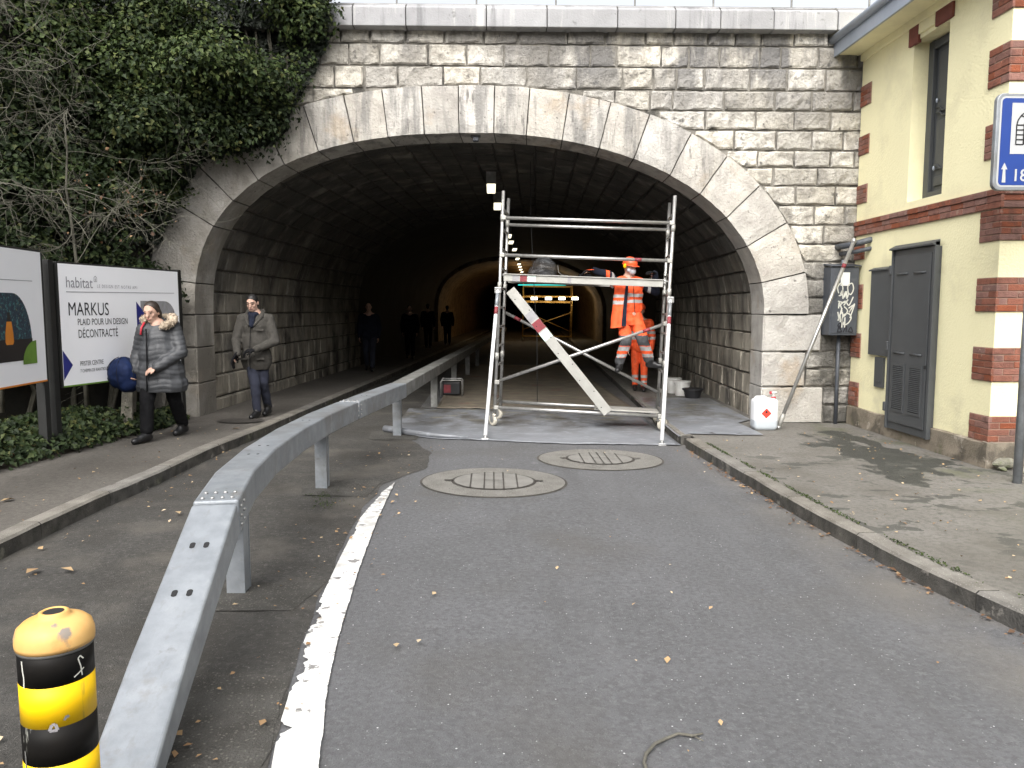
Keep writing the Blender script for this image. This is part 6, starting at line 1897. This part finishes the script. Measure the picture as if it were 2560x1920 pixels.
def body_of(J, c, F, U, S, hands, k=1.):
    """one continuous body: head, neck, trunk, arms, hands, legs, feet"""
    sh = head_shapes(c, F, U, S, k)
    nb = Vector(J['neck'])
    sh += [(Vector(c) - U * .05 - F * .01, nb, .05, .056), (nb, J['chest'], .09, .13), (J['chest'], J['belly'], .13, .125), (J['belly'], J['pelvis'], .125, .14)]
    for s_ in 'LR':
        sh += [(J['sh' + s_], J['el' + s_], .052, .042), (J['el' + s_], J['wr' + s_], .042, .027), (J['hip' + s_], J['kn' + s_], .082, .055), (J['kn' + s_], J['an' + s_], .052, .032),
               (J['an' + s_], J['toe' + s_], .03, .022), (nb, J['sh' + s_], .06, .06)]
    for h_ in hands: sh += hand(*h_)
    return sh
def boots(J, parent, mt_='boot', r=.048, shaft=.18):
    for s_ in 'LR':
        a, t_ = Vector(J['an' + s_]), Vector(J['toe' + s_])
        d = (t_ - a); d.z = 0; d = d.normalized() if d.length > 1e-3 else Vector((0, -1, 0))
        up_ = (Vector(J['kn' + s_]) - a).normalized()
        heel = a - d * .035 + Vector((0, 0, min(0, t_.z - a.z) * .6))
        garment('boot', [(heel, t_, r * .92, r * .8), (a, a + up_ * shaft, r * 1.12, r * 1.12), (a, heel, r, r * .9), (a, (a + t_) / 2, r, r * .9)], mt_, parent, .012, 3)

def absJ(o, J): return {k: Vector(o) + Vector(v) for k, v in J.items()}
def stripes(period, amp, z0=0.):
    return lambda p: amp * (abs(math.sin(math.pi * (p[2] - z0 + .012 * math.sin(p[0] * 17 + p[1] * 9)) / period)) ** .5 - .6) + .006 * noise.noise((p[0] * 14, p[1] * 14, p[2] * 9))
def wrinkle(amp, f=16.): return lambda p: amp * noise.noise((p[0] * f, p[1] * f, p[2] * f * .8)) + amp * .6 * noise.noise((p[0] * f * 2.1, p[1] * f * 2.1, p[2] * f * 2))

# --- woman in the grey quilted coat, walking towards us
o = Vector((-3.95, 9.38, G(-3.95) + KERB))
J = absJ(o, dict(neck=(-.01, -.01, 1.375), chest=(0, 0, 1.2), belly=(0, 0, 1.02), pelvis=(0, .0, .88),
     shL=(.175, .035, 1.31), elL=(.265, -.03, 1.05), wrL=(.06, -.235, .885), shR=(-.165, -.03, 1.31), elR=(-.25, .02, 1.05), wrR=(-.28, -.09, .84),
     hipL=(.09, .01, .86), knL=(.115, .09, .47), anL=(.10, .37, .10), toeL=(.055, .235, .04), hipR=(-.09, -.02, .86), knR=(-.105, -.15, .48), anR=(-.105, -.20, .085), toeR=(-.175, -.37, .036)))
pw = thing('person', o, 'woman in grey quilted coat with fur hood walking past the MARKUS board', 'person')
F, U, S = head_frame((-.12, -.99), .26)
hc = o + Vector((-.045, -.055, 1.525))
bd_ = garment('body', body_of(J, hc, F, U, S, [(J['wrL'], (-.85, -.35, -.35), (-.2, .3, -.9), .7, 1., -1), (J['wrR'], (-.15, -.3, -.95), (.9, -.2, 0), .9, 1., 1)], 1.08), 'skin', pw, .0085, 2)
face_bits(hc, F, U, S, bd_, 1.08, .003)
Mh = Matrix((S, F, U)).transposed()
garment('hair', [('e', hc - F * .004 + U * .036, (.09, .103, .1), Mh), ('e', hc - F * .06 - U * .04, (.08, .065, .1), Mh), (hc + S * .072 - F * .02 + U * .0, hc + S * .07 - F * .03 - U * .07, .024, .018), (hc - S * .072 - F * .02 + U * .0, hc - S * .07 - F * .03 - U * .07, .024, .018),
                 (hc + S * .08 + U * .03, hc + S * .078 - F * .03 - U * .06, .02, .02), (hc - S * .08 + U * .03, hc - S * .078 - F * .03 - U * .06, .02, .02)], 'hair_dark', pw, .008, 2, cuts=[(hc + F * .052 + U * .062, (F * .9 - U * .44))])
coat = [('e', o + Vector((0, 0, 1.19)), (.19, .16, .20)), ('e', o + Vector((0, -.01, 1.02)), (.232, .185, .24)), ('e', o + Vector((.005, .0, .80)), (.285, .215, .25)), ('e', o + Vector((.01, .01, .66)), (.305, .235, .2)),
        (J['neck'] - Vector((0, 0, .04)), J['shL'], .095, .072), (J['neck'] - Vector((0, 0, .04)), J['shR'], .095, .072),
        (J['shL'], J['elL'], .086, .078), (J['elL'], J['wrL'], .078, .056), (J['shR'], J['elR'], .086, .078), (J['elR'], J['wrR'], .08, .06), (J['neck'] - Vector((0, 0, .06)), J['neck'] + Vector((-.015, .0, .01)), .1, .085)]
garment('coat', coat, 'puffer_grey', pw, .011, 3, cuts=[(o + Vector((0, 0, .585)), Vector((0, 0, -1)))], disp=stripes(.058, .0065))
zp = MB(); zp.tube([o + Vector((-.075, -.155 - .01, 1.33)), o + Vector((-.07, -.175, 1.2)), o + Vector((-.065, -.195, 1.05)), o + Vector((-.06, -.215, .9)), o + Vector((-.06, -.24, .75)), o + Vector((-.06, -.24, .6))], .008, 6); zp.build('zip', 'black_cloth', pw, smooth=True)
garment('trousers', [(J['pelvis'], J['hipL'], .12, .1), (J['pelvis'], J['hipR'], .12, .1), (J['hipL'], J['knL'], .105, .084), (J['knL'], J['anL'] + Vector((0, -.02, .05)), .082, .07), (J['hipR'], J['knR'], .105, .086), (J['knR'], J['anR'] + Vector((0, 0, .06)), .084, .074)], 'black_cloth', pw, .012, 3, disp=wrinkle(.006))
boots(J, pw, 'boot', .05, .08)
# fur rim of the hood: a rope of soft tufts lying round the neck
ring = [o + Vector((x, y, z)) for x, y, z in ((-.14, -.05, 1.42), (-.15, -.02, 1.45), (-.13, .06, 1.47), (-.03, .12, 1.46), (.09, .11, 1.46), (.165, .03, 1.46), (.195, -.05, 1.43), (.17, -.10, 1.39), (.11, -.13, 1.36))]
sh = [(a, b, .04, .04) for a, b in zip(ring, ring[1:])] + [(ring[5], ring[6], .05, .05)]
garment('fur_trim', sh, 'fur', pw, .011, 2, disp=wrinkle(.014, 30))
pts = np.array([np.array(a.lerp(b, t_)) for a, b in zip(ring, ring[1:]) for t_ in rng.random(120)])
dr_ = rng.normal(size=(len(pts), 3)); dr_ /= np.linalg.norm(dr_, axis=1)[:, None]
leaves('fur_tufts', pts + dr_ * .05, dr_ + rng.normal(size=dr_.shape) * .8, rng.uniform(.03, .055, len(pts)), 'fur', pw, LOC[pw.name], aspect=.22, fold=.05, kind='stuff')
hd_ = [(o + Vector((-.1, .1, 1.37)), o + Vector((.12, .11, 1.37)), .085, .085), (o + Vector((0, .13, 1.3)), o + Vector((0, .12, 1.42)), .08, .07)]
garment('hood', hd_, 'puffer_grey', pw, .012, 3)
sr = MB(); sr.tube([o + Vector((-.125, -.085, 1.40)), o + Vector((-.145, -.125, 1.34)), o + Vector((-.15, -.14, 1.26))], .012, 6); sr.build('strap', 'strap_red', pw, smooth=True)
bg_ = thing('shoulder_bag', o + Vector((-.40, -.08, .56)), 'round navy blue soft bag carried at the woman\'s side', 'bag')
garment('sack', [('e', o + Vector((-.405, -.05, .80)), (.185, .17, .2)), ('e', o + Vector((-.36, -.05, .70)), (.13, .14, .13))], 'bag_blue', bg_, .012, 3, disp=wrinkle(.01, 9))
m_ = MB()
for k in range(3):
    a = -2.6 + k * 1.0
    m_.tube([o + Vector((-.405, -.05, .80)) + Vector((math.cos(a) * math.sin(t_) * .188, math.sin(a) * math.sin(t_) * .174, math.cos(t_) * .204)) for t_ in np.linspace(.25, 2.6, 9)], .004, 5)
m_.build('seams', 'navy_cloth', bg_)
m_ = MB(); m_.tube([o + Vector((-.36, -.06, .98)), o + Vector((-.30, -.10, .90)), J['wrR'] + Vector((-.02, -.02, -.06)), o + Vector((-.33, -.12, .80))], .013, 6); m_.build('handle', 'navy_cloth', bg_, smooth=True)

# --- man in the taupe coat pulling on his gloves
o = Vector((-3.40, 11.35, G(-3.4) + KERB))
J = absJ(o, dict(neck=(0, .0, 1.50), chest=(0, .01, 1.3), belly=(0, .01, 1.08), pelvis=(0, .02, .94),
     shL=(.19, .03, 1.42), elL=(.285, -.03, 1.10), wrL=(.075, -.27, 1.0), shR=(-.18, .0, 1.42), elR=(-.265, -.06, 1.12), wrR=(-.17, -.30, .95),
     hipL=(.09, .03, .92), knL=(.085, .02, .5), anL=(.085, .22, .10), toeL=(.07, .08, .04), hipR=(-.085, 0, .92), knR=(-.0, -.10, .50), anR=(.01, -.08, .085), toeR=(-.02, -.26, .036)))
pm_ = thing('person', o, 'man in taupe winter coat and dark gloves walking along the tunnel wall', 'person')
F, U, S = head_frame((-.1, -1), .34)
hc = o + Vector((-.012, -.055, 1.655))
bd_ = garment('body', body_of(J, hc, F, U, S, [(J['wrL'], (-.9, -.2, -.15), (0, .2, -1), .8, .85, -1), (J['wrR'], (-.45, -.2, -.85), (.6, -.2, -.5), .5, .85, 1)], 1.04), 'skin', pm_, .0085, 2)
face_bits(hc, F, U, S, bd_, 1.04, .0055)
Mh = Matrix((S, F, U)).transposed()
garment('hair', [('e', hc - F * .004 + U * .034, (.082, .097, .098), Mh), ('e', hc - F * .05 - U * .015, (.076, .06, .08), Mh)], 'hair_black', pm_, .007, 2, cuts=[(hc + F * .062 + U * .066, (F * .85 - U * .55))])
garment('beard', [('e', hc + F * .055 - U * .088, (.046, .042, .024), Mh), (hc + S * .062 - U * .03 + F * .01, hc + S * .05 - U * .08 + F * .04, .012, .014), (hc - S * .062 - U * .03 + F * .01, hc - S * .05 - U * .08 + F * .04, .012, .014)], 'skin_dark', pm_, .009, 2)
coat = [('e', o + Vector((0, .01, 1.32)), (.2, .145, .19)), ('e', o + Vector((0, .01, 1.10)), (.205, .155, .24)), ('e', o + Vector((.0, .01, .86)), (.225, .17, .26)),
        (J['neck'] - Vector((0, 0, .07)), J['shL'], .1, .085), (J['neck'] - Vector((0, 0, .07)), J['shR'], .1, .085),
        (J['shL'], J['elL'], .08, .07), (J['elL'], J['wrL'], .07, .052), (J['shR'], J['elR'], .08, .07), (J['elR'], J['wrR'], .07, .052)]
garment('coat', coat, 'coat_taupe', pm_, .011, 3, cuts=[(o + Vector((0, 0, .70)), Vector((0, 0, -1)))], disp=wrinkle(.007, 15))
garment('collar', [(o + Vector((-.11, -.06, 1.46)), o + Vector((-.1, .06, 1.53)), .035, .04), (o + Vector((.11, -.06, 1.46)), o + Vector((.1, .06, 1.53)), .035, .04), (o + Vector((-.1, .06, 1.53)), o + Vector((.1, .06, 1.53)), .04, .04),
                   (o + Vector((-.11, -.06, 1.46)), o + Vector((-.06, -.14, 1.34)), .03, .018), (o + Vector((.11, -.06, 1.46)), o + Vector((.03, -.14, 1.34)), .03, .018)], 'coat_taupe', pm_, .01, 2)
garment('scarf', [('e', o + Vector((-.01, -.02, 1.49)), (.088, .085, .075)), (o + Vector((-.01, -.09, 1.46)), o + Vector((-.015, -.135, 1.33)), .055, .035)], 'navy_cloth', pm_, .01, 2, disp=wrinkle(.008, 22))
garment('gloves', hand(J['wrL'], (-.9, -.2, -.15), (0, .2, -1), .8, 1.4, -1) + hand(J['wrR'], (-.45, -.2, -.85), (.6, -.2, -.5), .5, 1.4, 1) + [(J['wrL'] + Vector((.03, .03, .005)), J['wrL'], .045, .045), (J['wrR'] + Vector((-.02, .04, .03)), J['wrR'], .045, .045)], 'black_cloth', pm_, .008, 2)
garment('jeans', [(J['pelvis'], J['hipL'], .115, .1), (J['pelvis'], J['hipR'], .115, .1), (J['hipL'], J['knL'], .098, .074), (J['knL'], J['anL'] + Vector((0, 0, .03)), .07, .06), (J['hipR'], J['knR'], .098, .076), (J['knR'], J['anR'] + Vector((0, 0, .03)), .074, .062)], 'jeans', pm_, .012, 3, disp=wrinkle(.007, 14))
boots(J, pm_, 'boot', .05, .1)
m_ = MB(); m_.tube([o + Vector((-.02, -.152, 1.33)), o + Vector((-.03, -.172, 1.1)), o + Vector((-.035, -.185, .9)), o + Vector((-.035, -.19, .71))], .006, 5); m_.build('placket', 'black_cloth', pm_)
for (x, z) in ((.105, 1.27), (.11, .86), (-.14, .86)):
    m_ = MB(); m_.obox(o + Vector((x, -.152 if z > 1 else -.17, z)), (.055, .012, 0), (0, .012, 0), (0, 0, .014)); m_.build('pocket_flap', 'coat_taupe', pm_, bevel=.006)

# --- climber in orange work clothes, arms over the deck
o = Vector((2.03, 11.56, .80))
J = absJ(o, dict(neck=(0, .02, 1.36), chest=(0, .03, 1.16), belly=(-.01, .02, .96), pelvis=(.01, .02, .82),
     shL=(.205, .02, 1.27), elL=(.40, .02, 1.16), wrL=(.36, -.10, 1.41), shR=(-.20, .0, 1.27), elR=(-.31, -.10, 1.39), wrR=(-.53, -.13, 1.455),
     hipL=(.095, .02, .80), knL=(.20, -.11, .43), anL=(.345, .02, .095), toeL=(.49, -.04, .055), hipR=(-.085, .02, .80), knR=(-.05, -.12, .42), anR=(-.13, -.02, .07), toeR=(-.18, -.15, -.0)))
wk = thing('person', o, 'worker in orange hi-vis jacket and hard hat climbing through the scaffold', 'person')
F, U, S = head_frame((.6, -.8), .22)
hc = o + Vector((0, -.02, 1.505))
bd_ = garment('body', body_of(J, hc, F, U, S, [(J['wrL'], (-.6, -.6, .2), (0, 0, -1), .5, 1.05, 1), (J['wrR'], (-1, -.1, .0), (0, 0, -1), .5, 1.05, 1)]), 'skin', wk, .0085, 2)
face_bits(hc, F, U, S, bd_)
Mh = Matrix((S, F, U)).transposed()
garment('helmet', [('e', hc + U * .062, (.102, .122, .1), Mh)], 'helmet', wk, .008, 3, cuts=[(hc + U * .035, -U)])
m_ = MB(); m_.ell(hc + U * .04 + F * .02, (.115, .15, .012), 20, 6, M=Mh); m_.build('helmet_brim', 'helmet', wk, smooth=True)
garment('dust_mask', [('e', hc + F * .075 - U * .045, (.054, .052, .052), Mh), (hc + F * .05 - U * .03 - S * .05, hc + F * .05 - U * .03 + S * .05, .035, .035)], 'mask_white', wk, .008, 2)
for s_ in (-1, 1): MB().ell(hc + S * (.1 * s_) + U * .02, (.02, .03, .035), M=Mh).build('ear_defender', 'bollard_yellow', wk, smooth=True)
def band_at(zs):
    def fn(c, n_): 
        z = c[2] - o.z
        return 1 if any(a < z < b for a, b in zs) else 0
    return fn
jk = [('e', o + Vector((0, .03, 1.13)), (.22, .15, .2)), ('e', o + Vector((-.01, .02, .94)), (.225, .155, .22)), ('e', o + Vector((-.02, .02, .72)), (.23, .16, .22)), (J['neck'] - Vector((0, 0, .05)), J['shL'], .1, .085), (J['neck'] - Vector((0, 0, .05)), J['shR'], .1, .085)]
garment('jacket', jk, ['hivis', 'reflex'], wk, .011, 3, cuts=[(o + Vector((0, 0, .66)), Vector((0, 0, -1)))], disp=wrinkle(.015, 10), matfn=band_at([(.985, 1.035), (1.075, 1.125)]))
garment('jacket_flap', [(o + Vector((-.16, -.10, 1.2)), o + Vector((-.215, -.12, .56)), .07, .08), (o + Vector((-.1, -.13, 1.18)), o + Vector((-.15, -.15, .56)), .04, .05)], ['hivis', 'reflex'], wk, .011, 3, cuts=[(o + Vector((0, 0, .645)), Vector((.1, 0, -1)))], disp=wrinkle(.006, 12), matfn=band_at([(.965, 1.015), (1.06, 1.11)]))
m_ = MB(); m_.prism([o + Vector(p) for p in ((-.075, -.165, 1.24), (-.035, -.168, 1.24), (-.06, -.19, .9), (-.07, -.205, .65), (-.135, -.2, .65), (-.115, -.19, .9))], (0, .02, 0)); m_.build('jacket_lining', 'navy_cloth', wk)
m_ = MB(); m_.tube([o + Vector((.04, -.158, 1.25)), o + Vector((.05, -.172, 1.0)), o + Vector((.065, -.175, .84))], .005, 5); m_.build('zip', 'black_cloth', wk)
garment('sleeve', [(J['shL'], J['elL'], .082, .07), (J['elL'], J['wrL'], .07, .052)], ['navy_cloth', 'reflex', 'hivis'], wk, .011, 3, disp=wrinkle(.007, 16), matfn=lambda c, n_: 1 if .27 < c[0] - o.x < .32 else 0)
garment('sleeve', [(J['shR'], J['elR'], .082, .07), (J['elR'], J['wrR'], .066, .05)], ['navy_cloth', 'reflex', 'hivis'], wk, .011, 3, disp=wrinkle(.007, 16), matfn=lambda c, n_: 1 if -.275 < c[0] - o.x < -.235 else (2 if -.36 < c[0] - o.x < -.31 else 0))
garment('glove', hand(J['wrR'], (-1, -.1, .0), (0, 0, -1), .5, 1.3, 1), ['black_cloth', 'hivis'], wk, .008, 2, matfn=lambda c, n_: 1 if c[2] > J['wrR'].z + .008 else 0)
garment('glove', hand(J['wrL'], (-.6, -.6, .2), (0, 0, -1), .5, 1.3, 1), ['black_cloth', 'hivis'], wk, .008, 2)
tr = [(J['pelvis'], J['hipL'], .135, .11), (J['pelvis'], J['hipR'], .135, .11), (J['hipL'], J['knL'], .112, .086), (J['knL'], J['anL'] + Vector((-.02, 0, .05)), .084, .074), (J['hipR'], J['knR'], .112, .086), (J['knR'], J['anR'] + Vector((0, 0, .05)), .084, .074)]
def tmat(c, n_):
    z = c[2] - o.z
    if .36 < z < .51 and n_[1] < .25: return 2
    if .285 < z < .345 or .19 < z < .235: return 1
    if z < .185: return 2
    return 0
garment('trousers', tr, ['hivis', 'reflex', 'work_grey'], wk, .011, 3, disp=wrinkle(.013, 12), matfn=tmat)
boots(J, wk, 'boot', .052, .06)
garment('trowel_glove_pile', [('e', TP(1.25, .2, 2.25), (.08, .05, .03)), ('e', TP(1.18, .22, 2.25), (.06, .05, .025))], 'black_cloth', thing('work_gloves', TP(1.22, .2, 2.22), 'pair of dark work gloves lying on the scaffold deck', 'gloves'), .009, 2)

# --- simple walking figures: used for people far back in the dark
def walker(o, face, k, top, legs, lab, hi=False, stride=.16, hair='hair_black', grp=None):
    o = Vector(o); f = Vector((face[0], face[1], 0)).normalized(); s_ = Vector((-f.y, f.x, 0))
    W = lambda a, b, c: (s_ * a + f * b) * k + Vector((0, 0, c * k))
    J = absJ(o, dict(neck=W(0, .0, 1.45), chest=W(0, 0, 1.26), belly=W(0, 0, 1.05), pelvis=W(0, 0, .92), shL=W(.19, 0, 1.38), elL=W(.25, -.06, 1.1), wrL=W(.23, .04, .86), shR=W(-.19, 0, 1.38), elR=W(-.25, .05, 1.1), wrR=W(-.23, .14, .87),
         hipL=W(.09, 0, .9), knL=W(.09, stride * .6, .49), anL=W(.09, stride, .085), toeL=W(.09, stride + .17, .036), hipR=W(-.09, 0, .9), knR=W(-.09, -stride * .1, .48), anR=W(-.09, -stride, .1), toeR=W(-.09, -stride + .15, .04)))
    t = thing('person', o, lab, 'person', grp)
    F, U, S = head_frame(face, .1)
    hc = o + W(0, .03, 1.62)
    b_ = garment('body', body_of(J, hc, F, U, S, [(J['wrL'], (f.x * .2, f.y * .2, -1), -s_, .4, k, 1), (J['wrR'], (f.x * .2, f.y * .2, -1), s_, .4, k, -1)], k), 'skin', t, .012, 2)
    face_bits(hc, F, U, S, b_, k)
    Mh = Matrix((S, F, U)).transposed()
    if hi:
        garment('helmet', [('e', hc + U * .062, (.102, .122, .1), Mh)], 'helmet', t, .012, 2, cuts=[(hc + U * .035, -U)])
    else:
        garment('hair', [('e', hc - F * .018 + U * .038, (.083, .094, .092), Mh), ('e', hc - F * .05 - U * .02, (.07, .055, .07), Mh)], hair, t, .012, 2)
    V_ = lambda z, rx, ry, rz: ('e', o + Vector((0, 0, z * k)), (rx, ry, rz), Matrix((s_, f, Vector((0, 0, 1)))).transposed())
    garment('jacket', [V_(1.26, .205, .15, .19), V_(1.05, .205, .155, .22), V_(.92, .2, .155, .16)] + [x for q in 'LR' for x in ((J['neck'] - Vector((0, 0, .07)), J['sh' + q], .09, .078), (J['sh' + q], J['el' + q], .082, .068), (J['el' + q], J['wr' + q], .068, .05))], [top, 'reflex'], t, .014, 3,
            matfn=(lambda c, n_: 1 if any(a < c[2] - o.z < b for a, b in ((1.05, 1.1), (1.16, 1.21))) else 0) if hi else None)
    garment('trousers', [x for q in 'LR' for x in ((J['pelvis'], J['hip' + q], .12, .105), (J['hip' + q], J['kn' + q], .1, .078), (J['kn' + q], J['an' + q] + Vector((0, 0, .04)), .076, .066))], [legs, 'reflex'], t, .014, 3,
            matfn=(lambda c, n_: 1 if any(a < c[2] - o.z < b for a, b in ((.27, .33), (.17, .22))) else 0) if hi else None)
    boots(J, t, 'boot', .048, .1)
    return t
pz = lambda x: G(x) + KERB
walker((3.0, 15.7, G(3.0) + KERB), (-.2, -1), 1.0, 'hivis', 'hivis', 'second orange clad worker standing on the road behind the scaffold ladder', hi=True, stride=.06)
walker((-3.1, 19.9, pz(-3.1)), (.05, -1), 1.0, 'navy_cloth', 'jeans', 'dim pedestrian in dark jacket and blue jeans deep in tunnel shadow', stride=.2)
walker((-1.95, 34.6, pz(-1.95)), (.05, 1), 1.0, 'black_cloth', 'navy_cloth', 'black silhouette of a pedestrian against the tunnel\'s lit brick lining', stride=.05)
walker((-2.55, 31.5, pz(-2.55)), (.05, 1), 1.03, 'black_cloth', 'black_cloth', 'dark pedestrian beside the silhouetted walker in the unlit tunnel', stride=.12)
walker((-2.6, 25.0, pz(-2.6)), (.05, -1), .98, 'black_cloth', 'black_cloth', 'barely visible pedestrian against the dark wall between other walkers', stride=.15)
